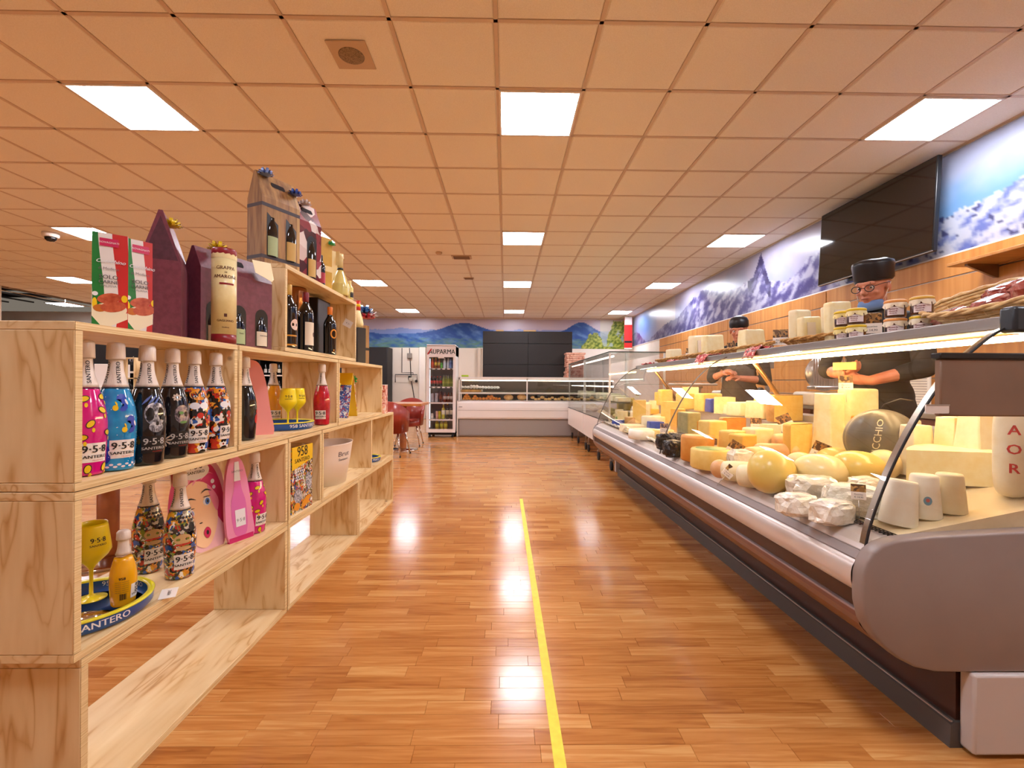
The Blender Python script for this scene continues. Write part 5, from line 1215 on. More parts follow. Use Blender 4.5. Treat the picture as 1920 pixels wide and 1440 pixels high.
  ('block',1.219,4.408,0.200,0.070,'cream','flat cream packet in the front row at the far end',{'dp': 1, 'rz': 0.1}),
  ('wheel',1.225,5.008,0.137,0.068,'blue','blue-edged flat wheel at the far end of the front row',{'c2': 'white'}),
]
for k,(kind,x,y,w_,h,c,lab,kw) in enumerate(CH): chz(kind, (x,y), w_, h, c, lab, seed=k, **kw)
CD = [
  (1.675,3.069,0.802,'upright photo price card in the centre of the counter',{'rz': -0.4, 's': 0.95}),
  (1.234,2.753,0.704,'brown photo price card behind the green-topped wheel, left one',{'rz': -0.4, 's': 0.9}),
  (1.240,2.542,0.705,'tilted brown photo price card right of the other one',{'rz': -0.4, 'roll': 0.55, 's': 1.1}),
  (1.720,2.781,0.831,'large tilted brown photo price card above the peach ball',{'rz': -0.4, 'roll': -0.45, 's': 1.15}),
  (1.444,2.131,0.756,'tilted dark photo price card in front of the very tall slab',{'rz': -0.5, 'roll': 0.4, 's': 1.0}),
  (1.670,2.250,1.080,'orange photo price card standing on the long wrapped block',{'rz': -0.5, 's': 0.85}),
  (1.870,4.199,0.841,'photo price card in front of the white tray at the back',{'rz': -0.4, 's': 0.9, 'roll': -0.2}),
  (1.254,3.640,0.718,'photo price card beside the blue foil cup',{'rz': -0.4, 's': 0.9}),
  (1.175,1.522,0.722,'small white card between the film-wrapped cheeses',{'rz': -0.5, 's': 0.6}),
  (2.017,3.802,0.880,'white and orange price card at the back centre',{'rz': -0.4, 's': 0.8}),
  (2.065,7.225,0.890,'tiny price card in the far back corner',{'rz': -0.4, 's': 0.8}),
  (1.063,2.221,0.660,'dark blue leaflet leaning on the small pinkish ball',{'rz': -0.4, 'roll': 0.7, 's': 0.7}),
]
for x,y,z,lab,kw in CD: card((x,y), z, lab, **kw)
st = [o for o in bpy.data.objects if str(o.get('label','')).startswith('middle white ricotta')][0]
g = G(); rr = lambda z: .043; disc_cyl(g, rr, .06, R(-30), .011,.014,.0012); g.build('blue_stamp', mat('stamp blue','#6f9db5',.5), st)
g = G(); disc_cyl(g, rr, .062, R(-30), .005,.006,.0018); g.build('red_stamp', mat('stamp red','#c0635a',.5), st)
# lettering on the big grey provolone and the white salami
t = thing('provolone', 'big dark grey waxed provolone with raised white lettering near the brown screen', 'cheese', (1.64,2.0,dz(1.64)+.002), R(-52), 'cheeses in the glass counter'); t.scale = (1.02,1.02,1.3)
bm = bmesh.new(); bmesh.ops.create_uvsphere(bm, u_segments=64, v_segments=32, radius=1)
for v in bm.verts:
    a = atan2(v.co.y, v.co.x); k_ = 1-.05*(abs(cos(a*3.5))**8); v.co = Vector((v.co.x*.135*k_, v.co.y*.12*k_, (v.co.z*.5+.5)*.205))
G().bm(bm, True).build('cheese_body', C['dark'], t)
def prf(z): q = max(.02, 1-((z-.1025)/.1025)**2); return .127*sqrt(q)
g = G(); text_cyl(g, 'VICCHIO', .03, prf, .12, R(10), vert=False, bold=.002, off=.006)
g2 = G(); v,f = text_geo('VICCHIO'); o_ = []
for x,y,_ in v:
    a_, b_ = x*.032, y*.034; zz = .115+a_*.95; ph = R(8)+(-b_+a_*.15)/.125; r_ = prf(zz)+.005; o_.append((r_*sin(ph)*1.03, -r_*cos(ph), zz))
g2.add(o_, f); g2.build('lettering', mat('cream ink','#e9dcb0',.5), t)
G().tube([(0,0,.205),(.01,0,.22),(.06,.02,.24),(.1,.03,.235)], .003, 5).build('string', mat('dark cord','#2a221a',.6), t)
t = thing('salami', 'white netted salami with red capital letters at the right edge', 'sausage', (1.665,1.50,dz(1.665)+.001), 0)
G().lathe(smooth_prof([(.0,0),(.03,.01),(.043,.05),(.045,.15),(.044,.25),(.03,.31),(.0,.32)],3), 24).build('salami_body', cm('white casing','#e7d9b8','#f1e9d2',20), t)
g = G()
for k,ch in enumerate('TAOR'): text_cyl(g, ch, .045, lambda z: .0455, .285-k*.062, R(-42), bold=.002, off=.001)
g.build('lettering', mat('print red'), t)
t = tag(G().tube([(1.165,y,.665+.006*sin(y*40)) for y in [3.42+i*.05 for i in range(40)]], .012, 8).build('rolled_film', film), 'long roll of clear film along the front rim, far half of the counter', 'film roll')

# ---------------- on the top shelf: baskets, jars, cards ----------------
TZ = 1.317
wick = nmat('wicker', [(.35,'#b27a34'),(.55,'#cf9a52'),(.7,'#e3bb7c')], 40, rough=.6); wick_l = nmat('pale wicker', [(.35,'#d2a566'),(.7,'#ecd09a')], 40, rough=.55)
def basket(lab, loc, a, b_, h, m, rz=0, flare=1.25, rows=7, tl=.16):
    t = thing('wicker_basket', lab, 'basket', (loc[0],loc[1],TZ+a/flare*sin(tl)), rz, 'wicker baskets on top of the cheese counter')
    t.rotation_euler = (0,-tl,rz)
    g = G(); n = 72
    for k in range(rows):
        s_ = 1/flare+(1-1/flare)*(k/(rows-1)); z = .006+h*k/(rows-1)
        g.tube([(a*s_*cos(2*pi*i/n)*(1+.012*(-1)**(i//2+k)), b_*s_*sin(2*pi*i/n)*(1+.012*(-1)**(i//2+k)), z) for i in range(n)], h/rows*.62, 5, closed=True)
    g.build('woven_wall', m, t)
    g = G(); [g.tube([(a/flare*cos(q),b_/flare*sin(q),.004),(a*1.0*cos(q),b_*1.0*sin(q),h)], .004, 5) for q in [2*pi*i/22 for i in range(22)]]; g.build('stakes', m, t)
    g = G()
    for ph in (0,pi): g.tube([((a+.006+.005*cos(i*.9+ph))*cos(2*pi*i/n), (b_+.006+.005*cos(i*.9+ph))*sin(2*pi*i/n), h+.004+.006*sin(i*.9+ph)) for i in range(n)], .0065, 6, closed=True)
    g.build('braided_rim', m, t)
    G().add([(a/flare*cos(2*pi*i/24), b_/flare*sin(2*pi*i/24), .006) for i in range(24)], [tuple(range(24))]).build('base', m, t)
    return t
basket('large pale wicker basket of cured meat packs, nearest the viewer', (1.835,1.66), .175, .265, .07, wick_l, tl=.42)
basket('dark wicker basket with cheese wedges and red napkin left of the jars', (1.83,2.66), .15, .25, .055, wick, R(4), 1.4)
basket('wicker basket holding one big cheese wedge, third from the viewer', (1.83,3.46), .15, .27, .055, wick, 0, 1.4)
basket('wicker basket of film-wrapped cheese pieces, fourth from the viewer', (1.83,4.22), .15, .27, .055, wick, 0, 1.4)
basket('wicker basket farthest from the viewer at the far shelf end', (1.83,5.05), .15, .27, .055, wick, 0, 1.4)
ham = nmat('cured ham', [(.3,'#7a2a24'),(.5,'#a8524a'),(.7,'#e0b2a0')], 16, rough=.25, coat=.6, dist=1.5)
for k,(x,y,w_,h,lab) in enumerate([(1.76,1.80,.11,.05,'vacuum-packed dark ham piece at left of the pale basket'),(1.80,1.68,.13,.06,'vacuum-packed ham slice pile in the middle of the pale basket'),(1.84,1.55,.14,.10,'tall heap of dark cured ham at right of the pale basket'),(1.90,1.72,.12,.075,'cured ham pack at the back of the pale basket')]):
    chz('wrap', (x,y), w_, h, ham, lab, z=TZ+.07+(x-1.83)*.44, tilt=-.4, nm='ham_pack', cat='cured meat', grp='ham packs in the pale basket', seed=k+60, dp=.8)
for k,(kind,x,y,w_,h,c,lab,rz,dp) in enumerate([
  ('block',1.80,2.80,.17,.23,'cream','leftmost tilted cheese slab in the dark wicker basket',.5,.35),('block',1.77,2.67,.15,.17,'pale','low cheese slab with pale label in the dark wicker basket',.3,.35),
  ('block',1.87,2.60,.15,.22,'cream','tall cheese slab behind the low one in the dark basket',.2,.35),('block',1.81,2.49,.15,.225,'pale','cheese slab nearest the jars in the dark wicker basket',.2,.35),
  ('tall',1.80,3.36,.22,.175,'pale','big broad cheese wedge standing in the third basket',.4,.4),
  ('block',1.81,4.30,.26,.23,'cream','film-wrapped cheese slab at left in the fourth basket',.6,.3),('block',1.83,4.06,.24,.21,'pale','film-wrapped cheese slab at right in the fourth basket',.5,.3),
  ('block',1.80,4.92,.16,.15,'cream','small cheese piece in the farthest basket',.3,.5)]):
    o = chz(kind, (x,y), w_, h, c, lab, rz=rz, dp=dp, z=TZ+.012, grp='cheeses in the wicker baskets', seed=k+80, tilt=-.08)
    if k in (1,3,5): G().box(-w_*.32,w_*.1,-w_*dp*.53-.002,-w_*dp*.53,h*.15,h*.8).build('paper_label', card_m, o)
nap = vmat('red check napkin', ['#b8343a','#e7a79a','#d4625c','#f0d4c6','#a3262e'], 70, .7, coat=0)
for k,(x,y,sx_,lab) in enumerate([(1.63,2.98,1,'red patterned napkin hanging over the shelf edge left of the dark basket'),(1.63,3.72,1.2,'red and white napkin hanging from the third basket'),(1.66,4.62,.8,'pink napkin between the two farthest baskets'),(1.66,5.38,.9,'pink check napkin at the far end of the shelf'),(1.70,3.12,.7,'small pink crumpled napkin under the end of the third basket')]):
    g = G(); n = 12
    vs = []
    for i in range(n+1):
        for j in range(n+1):
            u_, v_ = i/n-.5, j/n-.5; z = .035+.03*mnoise.noise(Vector((u_*5,v_*5,k)))-.0; xx = u_*.13*sx_; 
            if k < 3 and xx < -.03*sx_: z -= (-.03*sx_-xx)*1.6
            vs.append((xx+.004*sin(v_*30), v_*.16*sx_, z))
    g.add(vs, [(i*(n+1)+j,(i+1)*(n+1)+j,(i+1)*(n+1)+j+1,i*(n+1)+j+1) for i in range(n) for j in range(n)], True)
    o = g.build('napkin', nap, None, (x,y,TZ-.012)); sm = o.modifiers.new('s','SOLIDIFY'); sm.thickness = .003; tag(o, lab, 'napkin', 'napkins on top of the cheese counter')
for x,y,lab,kw in ((1.86,1.50,'large meat photo card standing behind the pale wicker basket',dict(s=2.1,txt=('Salumi','misti'))),(1.90,3.18,'photo price card standing behind the third basket',dict(s=1.3)),(1.93,2.42,'brown photo card standing behind the yellow-lidded jars',dict(s=1.3)),(1.92,3.92,'small photo card between the third and fourth baskets',dict(s=1.0)),(1.90,4.75,'white and yellow price card by the farthest basket',dict(s=1.2))):
    card((x,y), TZ+(.075 if 'pale' in lab else .06), lab, rz=-.5, tilt=-.1, **kw)
def jar(lab, loc, lidc, clothc, labc='#e9dcd9'):
    t = thing('jam_jar', lab, 'jar', loc, 0, 'cloth-lidded jars on top of the cheese counter')
    G().lathe(smooth_prof([(.032,0),(.037,.004),(.038,.02),(.038,.052),(.034,.06)],2), 24).build('jar_glass', nmat('brown preserve',[(.3,'#3a1a0c'),(.7,'#5c2c12')],20,rough=.12,coat=.6), t)
    cl = mat('cloth '+clothc, clothc, .7)
    g = G().lathe([(0,.079),(.034,.078),(.039,.074),(.039,.066)], 24); vs = []; n = 24
    for i in range(n+1):
        a = 2*pi*i/n; r_ = .041+.004*sin(a*6); vs += [(.0392*cos(a),.0392*sin(a),.066),(r_*cos(a),r_*sin(a),.050-.012*abs(cos(a*2)))]
    g.add(vs, [(2*i,2*i+1,2*i+3,2*i+2) for i in range(n)], True); g.build('cloth_cover', cl, t)
    G().lathe([(.0395,.064),(.0412,.067),(.0412,.072),(.0395,.075)], 24).build('lid_band', mat('lid '+lidc, lidc, .4), t)
    lb = patch_cyl(G(), lambda z: .0384, .010, .045, R(-38), .062).build('label', mat('jar label '+labc, labc, .5), t)
    g = G(); 
    for q in range(3): text_cyl(g, 'Mostarda', .009-.001*q, lambda z: .0384, .036-.009*q, R(-52), bold=.0006, off=.0012)
    g.build('lettering', mat('maroon ink','#7a2330',.5), lb); return t
J = [(1.70,2.31,0,'#e5c021','#ecd68a','lower front jar with yellow lid, left stack'),(1.70,2.31,1,'#e5c021','#ecd68a','upper front jar with yellow lid, left stack'),
     (1.70,2.225,0,'#e5c021','#efe0a8','lower jar with yellow lid, second stack from the left'),(1.70,2.225,1,'#e5c021','#efe0a8','upper jar with yellow lid, second stack from the left'),
     (1.70,2.0,0,'#e39a4e','#efe0c4','lower jar with orange lid band beside the man'),(1.70,2.0,1,'#e39a4e','#efe0c4','upper jar with orange lid band beside the man'),
     (1.74,1.915,0,'#e5c021','#e9dcc0','lower jar next to the pale basket, yellow lid band'),(1.74,1.915,1,'#dcb04a','#e9dcc0','upper jar touching the pale wicker basket')]
for x,y,l_,a_,b_,lab in J: jar(lab, (x,y,TZ+.0795*l_), a_, b_)

# ---------------- behind the counter ----------------
t = thing('work_counter', 'long steel-topped work counter along the slatwall', 'counter', (3.42,0,0))
G().rbox(-.33,.36,1.0,8.4,.86,.90,.005,1).build('worktop', mat('satin steel'), t)
for k in range(8): G().rbox(-.30,.0,1.02+k*.92,1.9+k*.92,.1,.855,.004,1).build('cabinet_front', mat('dark cherry front','#6b2f1c',.4), t)
G().box(-.28,.36,1.0,8.4,0,.1).build('plinth', mat('dark grey rail'), t); G().box(.0,.36,1.0,8.4,.1,.86).build('cabinet_back', mat('dark cherry front'), t)
t = thing('wall_shelf', 'small cherry wood shelf on the slatwall at the right edge', 'shelf', (3.83,3.55,0))
G().rbox(-.30,-.005,-.7,.12,2.055,2.08,.004,1).build('shelf_board', slat_m, t)
for y in (-.5,.0): G().prism([(-.02,1.95),(-.0,1.95),(.0,2.054),(-.25,2.054),(-.25,2.04)], y, y+.02, 'y').build('bracket', rail_m, t)
t = thing('television', 'large black flat television mounted high over the mural', 'television', (3.70,4.66,2.675), 0); t.rotation_euler = (0,.05,0)
G().rbox(-.02,.02,-.735,.735,-.415,.415,.006,2).build('housing', mat('black plastic','#131213',.3), t)
G().box(-.0215,-.0205,-.722,.722,-.398,.402).build('screen', mat('dark screen','#17100e',.07,coat=.5), t)
G().box(-.022,-.0202,-.735,.735,-.415,-.409).build('lower_edge', steel, t)
G().box(.02,.14,-.15,.15,-.1,.1).box(.02,.05,.2,.3,-.44,-.38).build('wall_bracket', mat('black plastic'), t)
def slicer(lab, loc, rz, s=1.0):
    t = thing('meat_slicer', lab, 'slicer', loc, rz); t.scale = (s,s,s)
    G().rbox(-.25,.25,-.2,.2,0,.12,.03,3).build('base', mat('cream enamel','#e3d6c4',.3), t)
    G().lathe([(0,-.01),(.15,-.01),(.155,0),(.15,.012),(.05,.02),(0,.02)], 32, M=Mt((-.05,.05,.28),rx=pi/2)).build('blade', steel, t)
    G().rbox(-.24,.1,-.22,-.06,.14,.17,.01,2).build('carriage', steel, t)
    g = G(); [g.box(-.2+k*.02,-.19+k*.02,-.1,-.095,.17,.4) for k in range(15)]; g.build('guard_ribs', steel, t)
    G().lathe([(.045,0),(.05,.01),(.05,.05),(.03,.06)], 18, M=Mt((.2,-.2,.12),rx=pi/2)).build('knob', mat('black plastic'), t); return t
slicer('cream meat slicer on the work counter behind the second man', (3.2,6.4,.901), R(20))
slicer('steel meat slicer on the work counter behind the man with glasses', (3.25,4.55,.901), R(-10), 1.15)
t = thing('cutting_board', 'ribbed white cutting board standing against the slatwall', 'cutting board', (3.55,4.1,.90)); 
G().rbox(-.012,.012,-.28,.28,0,.42,.01,2).build('board', mat('white plastic'), t); g = G(); [g.box(-.0145,-.012,-.26,.26,.04+k*.022,.048+k*.022) for k in range(16)]; g.build('ribs', mat('grey line'), t)
t = thing('ham_stand', 'cream pillar stand with sloping plate behind the counter, far part', 'stand', (2.45,5.95,0))
G().lathe([(.14,0),(.14,.02),(.07,.04),(.07,1.05),(.09,1.06),(.09,1.08)], 24).build('pillar', mat('cream enamel'), t)
G().rbox(-.3,.22,-.18,.18,1.09,1.12,.02,2,M=Mt((0,0,0),ry=0)).build('plate', nmat('butcher plate',[(.3,'#d9c2b0'),(.7,'#e6d3c4')],8,rough=.4), t)
t = thing('weighing_scale', 'white weighing scale with wide plate on the back worktop', 'scale', (3.2,5.5,.901)); 
G().rbox(-.17,.17,-.2,.2,0,.09,.015,2).build('body', mat('white plastic'), t); G().rbox(-.19,.19,-.22,.22,.1,.112,.01,2).build('plate', steel, t); G().box(-.02,.02,.1,.14,.11,.4).box(-.04,.0,-.02,.26,.4,.52).build('display', mat('grey box'), t)

# ---------------- goods standing on top of the plywood shelf ----------------
T3, T4 = Z2+.4145, Z3+.4145
purp = nmat('aubergine card', [(.4,'#6b3040'),(.6,'#763848')], 60, (1,1,1), .42, bump=.05)
# two ready-meal cartons
it_g, it_w, it_r = mat('flag green','#1f7a33',.35), mat('flag white','#e6dfdc',.4), mat('flag red','#c72a28',.35)
def stripes(g0, x0, x1, cols, z0, z1, y, bend=.12):
    pass
for k,(lx,ly,rz,lab) in enumerate([(-1.265,1.50,R(40),'left Italian-flag meal carton with plate of sausages, on top of the shelf'),(-1.225,1.575,R(58),'right Italian-flag meal carton beside the purple gable box')]):
    t = thing('meal_carton', lab, 'carton', (lx,ly,T3+.0005), rz)
    W, H = .088, .325
    G().box(-W/2,W/2,.001,.05,0,H).build('carton_body', it_w, t)
    def wav(z, a): return a+.008*sin(z*14)
    n = 12
    def band(a, b_, m, nm, y=-.0005):
        vs = []
        for i in range(n+1):
            z = H*i/n; vs += [(max(-W/2,min(W/2,wav(z,a))),y,z),(max(-W/2,min(W/2,wav(z,b_))),y,z)]
        G().add(vs, [(2*i,2*i+1,2*i+3,2*i+2) for i in range(n)]).build(nm, m, t)
    band(-.05,-.022, it_g, 'green_band'); band(-.022,.012, it_w, 'white_band'); band(.012,.05, it_r, 'red_band')
    g = G(); flatw = lambda pts,y: g.add([(a,y,b_) for a,b_ in pts], [tuple(range(len(pts)))])
    flatw([(-.044,.06),(-.015,.02),(.043,.055),(.043,.075),(.0,.065),(-.044,.10)], -.0012)
    flatw(ell(0,.08,.042,.026,24,.15), -.0014); g.build('plate_print', mat('plate cream','#eee2c6',.3), t)
    g = G(); [flatw(p,-.0022-.0002*q) for q,p in enumerate([ell(-.002,.118,.030,.016,20,.25),ell(.008,.092,.032,.017,20,.2)])]; g.build('sausage_print', nmat('sausage print',[(.3,'#a33a22'),(.7,'#cf6a48')],60,rough=.3), t)
    g = G(); flatw(ell(-.025,.085,.016,.012,12),-.0019); g.build('lentil_print', mat('lentil brown','#c0691f',.4), t)
    g = G(); flatw(ell(-.037,.1,.006,.018,10),-.0018); flatw(ell(.035,.12,.008,.012,10),-.0017); g.build('lemon_print', mat('print yellow'), t)
    g = G(); text_flat(g, 'Cotechino', .017, Mt((0,-.0035,.235),rx=pi/2), shear=.4, bold=.0008); g.build('script_lettering', it_w if False else mat('print white'), t)
    g = G(); text_flat(g, 'SOLO', .018, Mt((-.004,-.0035,.185),rx=pi/2), bold=.0006); text_flat(g, 'CARNE', .015, Mt((-.004,-.0035,.169),rx=pi/2), bold=.0006); text_flat(g, 'ITALIANA', .009, Mt((-.004,-.0035,.157),rx=pi/2)); text_flat(g, 'di Modena', .012, Mt((-.004,-.0035,.212),rx=pi/2)); g.build('lettering', mat('grey ink'), t)
    g = G(); g.box(-.026,.02,-.0032,-.003,.283,.308); g.build('brand_plate', mat('print lips'), t)
    g = G(); text_flat(g, 'ROVAGNATI', .0085, Mt((-.003,-.0036,.295),rx=pi/2)); g.build('brand_lettering', mat('print white'), t)
    g = G(); flatw(ell(-.036,.13,.007,.007,12),-.0025); g.build('stamp_print', mat('print white'), t)
# gable bottle carriers
def prism_gable(g, L, D, he, ha, lean=.0):
    """box with gabled top, long side along X, depth along Y"""
    pts = [(-D/2,0),(D/2,0),(D/2,he),(.006,ha),(-.006,ha),(-D/2,he)]
    return g.prism(pts, -L/2, L/2, 'x')
def wine(t, x, y, z, capm, labm, f=0, s=.95, glass=None, text=None, size=.022, pl=None):
    b = bpy.data.objects.new('bottle', None); 
    fw = ginterp([(.037,0),(.037,.185),(.03,.21),(.016,.235),(.0135,.26),(.014,.3)])
    g = G().lathe(smooth_prof([(.034,0),(.037,.008),(.0372,.10),(.0372,.185),(.030,.212),(.0165,.238),(.0135,.262),(.0138,.296),(.0125,.300)],3), 26, (x,y,z)); return g
dkglass = mat('dark wine glass', '#0b0b10', .06, coat=.8)
def wine_bottle(lab, loc, capc, labm, f=R(60), txt=None, s=1.0, lz=(.03,.13), grp='bottles in the top plywood box', capm=None, extra=None, tm=None, gm=None, bs=.03):
    t = thing('wine_bottle', lab, 'bottle', loc, 0, grp); t.scale = (s,s,s)
    pr = smooth_prof([(.034,0),(.037,.008),(.0372,.10),(.0372,.185),(.030,.212),(.0165,.238),(.0135,.262),(.0138,.290)],3)
    G().lathe(pr, 28).build('glass_body', gm or dkglass, t); rf = ginterp(pr)
    G().lathe([(.0143,.238),(.0148,.262),(.0152,.292),(.0135,.297),(0,.298)], 20).build('capsule', capm or mat('capsule '+capc, capc, .35), t)
    if labm: 
        lb = patch_cyl(G(), rf, lz[0], lz[1], f, .062, .0007).build('label', labm, t)
    if txt:
        g = G(); text_cyl(g, txt, bs, rf, (lz[0]+lz[1])/2, f, bold=.001, off=.0016); g.build('lettering', tm or ink, t)
    if extra: extra(t, rf, f)
    return t
def carrier(nm, lab, loc, rz, L, D, he, ha, m, wins, grp=None, arch=True, wh=.15, ww=.062, z0=.012, end=False):
    t = thing(nm, lab, 'gift box', loc, rz, grp)
    prism_gable(G(), L, D, he, ha).build('carrier_body', m, t)
    hd = G()
    n = 10
    if not end:
        s_ = (D/2-.006)/(ha-he); k = he+(ha-he)*.62; yy = -(D/2)+(k-he)*s_-.0015
        pts = [(-.035,k-.01),(.035,k-.01),(.04,k),(.035,k+.014),(-.035,k+.014),(-.04,k)]
        hd.add([(x,-(D/2)+(z-he)*s_-.0015,z) for x,z in pts], [tuple(range(6))]); hd.build('handle_slot', mat('dark slot','#1c0f12',.8), t)
    for k,(x,fn) in enumerate(wins):
        a = ww/2; y = -D/2-.0008
        pts = [(x-a,z0),(x+a,z0),(x+a,z0+wh-a)]+[(x+a*cos(q*pi/8),z0+wh-a+a*sin(q*pi/8)) for q in range(1,8)]+[(x-a,z0+wh-a)] if arch else [(x-a,z0),(x+a,z0),(x+a,z0+wh*.85),(x-a,z0+wh*1.1)]
        G().add([(p[0],y,p[1]) for p in pts], [tuple(range(len(pts)))]).build('window', mat('window dark','#120a0c',.3), t)
        fn(t, x, y-.0005, z0)
    return t
def wb_(labm, txt, tm=ink, neck=None, gm=None, hh=.13):
    def f(t, x, y, z0):                                   # bottle front bulging in the window
        q = G(); r_ = .027
        pr = [(r_,0),(r_,hh*.62),(r_*.75,hh*.8),(r_*.35,hh*.92),(r_*.33,hh)]
        vs = []; n = 10
        for rr_,z in pr:
            for i in range(n+1): a = -pi/2+pi*i/n; vs.append((x+rr_*sin(a), y-.010*cos(a)*(rr_/r_), z0+z))
        q.add(vs, [(j*(n+1)+i,j*(n+1)+i+1,(j+1)*(n+1)+i+1,(j+1)*(n+1)+i) for j in range(len(pr)-1) for i in range(n)], True)
        b = q.build('bottle_in_window', gm or dkglass, t)
        if labm:
            g = G(); vs = []
            for z in (.002,hh*.5):
                for i in range(n+1): a = -pi/2*.95+pi*.95*i/n; vs.append((x+(r_+.0004)*sin(a), y-.0112*cos(a), z0+z))
            g.add(vs, [(i,i+1,n+2+i,n+1+i) for i in range(n)], True); g.build('bottle_label', labm, b)
            if txt: g = G(); text_flat(g, txt, .0085, Mt((x,y-.0125,z0+hh*.36),rx=pi/2), bold=.0003); g.build('label_lettering', tm, b)
    return f
# purple box seen from its gable end
g1 = carrier('gift_carrier', 'purple gable-topped bottle carrier seen end-on, with yellow bow', (-1.255,1.735,T3+.0005), R(118), .28, .118, .27, .445, purp, [], end=True)
g = G().add([(.1402,-.05,.275),(.1402,.05,.275),(.1402,.0,.425)], [(0,1,2)]); g.build('gable_shade', nmat('aubergine shade',[(.4,'#4a2230'),(.6,'#542838')],60,rough=.5), g1, rot=(0,0,pi))  # flat triangle, no inset: gable shade painted as a darker copy of the card
g = G().add([(-.05,-.0592+.001,.33),(.05,-.0592+.001,.33),(.05,-.05,.36),(-.05,-.05,.36)], [(0,1,2,3)])
bow('bow','#e3c21f','', (-.1,-.025,.40), .035, parent=g1)
# three-bottle purple carrier
g2 = carrier('gift_carrier', 'purple three-bottle carrier with arched windows, behind the tall cream tube', (-1.165,1.985,T3+.0005), R(71.5), .345, .085, .30, .385, purp,
   [(-.115,wb_(mat('cream label','#e6d8c2',.5),'ITINERA')),(.0,wb_(mat('green label','#a9b98a',.5),'Fonte')),(.115,wb_(mat('cream label'),'FONTANA'))], wh=.165, ww=.068)
bow('bow','#e3c21f','', (-.115,-.06,.375), .04, parent=g2)
g = G().add([(.045,-.062,.38),(.15,-.056,.39),(.15,-.075,.315),(.13,-.085,.30),(.05,-.075,.325)], [(0,1,2,3,4)]); n_ = g.build('paper_note', mat('cream note','#efdfb5',.6), g2)
n_.modifiers.new('s','SOLIDIFY').thickness = .001
# tall cream tube
t = thing('bottle_tube', 'tall cream cylinder gift tube with dark red ends, on the shelf top edge', 'gift tube', (-1.085,1.80,T3+.0005))
creamt = nmat('cream printed card', [(.4,'#e3cf8f'),(.6,'#efe0a9')], 10, rough=.35, coat=.3)
G().lathe([(.042,.0),(.042,.035)],36).build('bottom_band', mat('ruby card','#8c1a25',.35), t)
G().lathe([(.0422,.035),(.0422,.325)],40).build('tube_body', creamt, t)
G().lathe([(.0425,.325),(.0425,.358),(.040,.362),(0,.362)],40).build('lid', mat('ruby card'), t)
gc = G(); n=40; vs=[]
for i in range(n+1):
    a = 2*pi*i/n; vs += [(.0428*cos(a),.0428*sin(a),.322),(.0428*cos(a),.0428*sin(a),.336+.006*abs(sin(a*7)))]
gc.add(vs, [(2*i,2*i+2,2*i+3,2*i+1) for i in range(n)]); gc.build('scalloped_edge', creamt, t)
rf = lambda z: .0425
g = G(); f_ = R(38)
for wd,z,s_ in (('GRAPPA',.285,.0175),('DI',.268,.008),('AMARONE',.252,.0175),('GAGLIANO',.085,.0115),('Distilleria',.06,.006)): text_cyl(g, wd, s_, rf, z, f_, bold=.0006, off=.001)
patch_cyl(g, rf, .1,.112,f_,.01,.0012,2,1); g.build('lettering', mat('brown ink','#5a2a1a',.5), t)
g = G(); patch_cyl(g, rf, .222,.229,f_+.1,.05,.001,8,1); g.build('red_stroke', mat('ruby card'), t)
# wood-print carrier on top of the topmost box
wp = mat('barrel print','#a87040',.4)
def barrel_mat():
    m = mat('barrel stave print', '#a87040', .45); nt,N,L,b = nodes_of(m)
    co = texco(nt, (1,1,1)); sx_ = N.new('ShaderNodeSeparateXYZ'); L.new(co, sx_.inputs[0])
    fl = N.new('ShaderNodeMath'); fl.operation='MULTIPLY'; fl.inputs[1].default_value = 22; L.new(sx_.outputs[0], fl.inputs[0])
    f2 = N.new('ShaderNodeMath'); f2.operation='FLOOR'; L.new(fl.outputs[0], f2.inputs[0])
    wn = N.new('ShaderNodeTexWhiteNoise'); wn.noise_dimensions='1D'; L.new(f2.outputs[0], wn.inputs['W'])
    r = ramp(nt, [(0,'#7b4c2c'),(.3,'#c99a55'),(.6,'#8f5f3a'),(.9,'#d7ae68')]); L.new(wn.outputs['Value'], r.inputs[0])
    n = N.new('ShaderNodeTexNoise'); n.inputs['Scale'].default_value = 12; L.new(texco(nt,(4,4,.5)), n.inputs['Vector'])
    mx = N.new('ShaderNodeMix'); mx.data_type='RGBA'; mx.inputs['Factor'].default_value=.35; L.new(r.outputs[0], mx.inputs[6]); r2 = ramp(nt,[(.3,'#3f2414'),(.7,'#d9b070')]); L.new(n.outputs['Fac'], r2.inputs[0]); L.new(r2.outputs[0], mx.inputs[7]); L.new(mx.outputs[2], b.inputs['Base Color']); return m
bm_ = barrel_mat()
g3 = carrier('gift_carrier', 'wood-print two-bottle carrier with two blue bows, highest on the shelf', (-1.165,2.345,T4+.0005), R(64), .215, .105, .33, .46, bm_,
   [(-.05,wb_(mat('green label'),'',hh=.19)),(.055,wb_(mat('gold label','#c9a45a',.5),'',hh=.19))], arch=False, wh=.19, ww=.062, z0=.05)
g = G()
for z0_,z1_ in ((.035,.052),(.285,.302)): g.box(-.1082,.1082,-.0532,.0532,z0_,z1_)
g.build('hoop_print', mat('hoop grey','#3b3036',.4), g3)
bow('bow','#7d9bd6','', (-.075,-.035,.44), .038, parent=g3); bow('bow','#3f63bf','', (.085,-.045,.40), .036, parent=g3)
redp = vmat('red wine print', ['#6b1420','#8c2b33','#d9c1bd','#4a0d17','#a3505a','#e6d8d3'], 16, .25, coat=.4)
g4 = carrier('gift_carrier', 'dark red wine-glass print carrier with silver bow beside the wood-print one', (-1.13,2.60,T4+.0005), R(68), .16, .1, .32, .43, redp, [(0.01,wb_(mat('gold label'),'',hh=.2))], arch=True, wh=.23, ww=.07, z0=.02)
bow('bow','#d9c9c6','', (-.03,-.04,.41), .034, parent=g4)
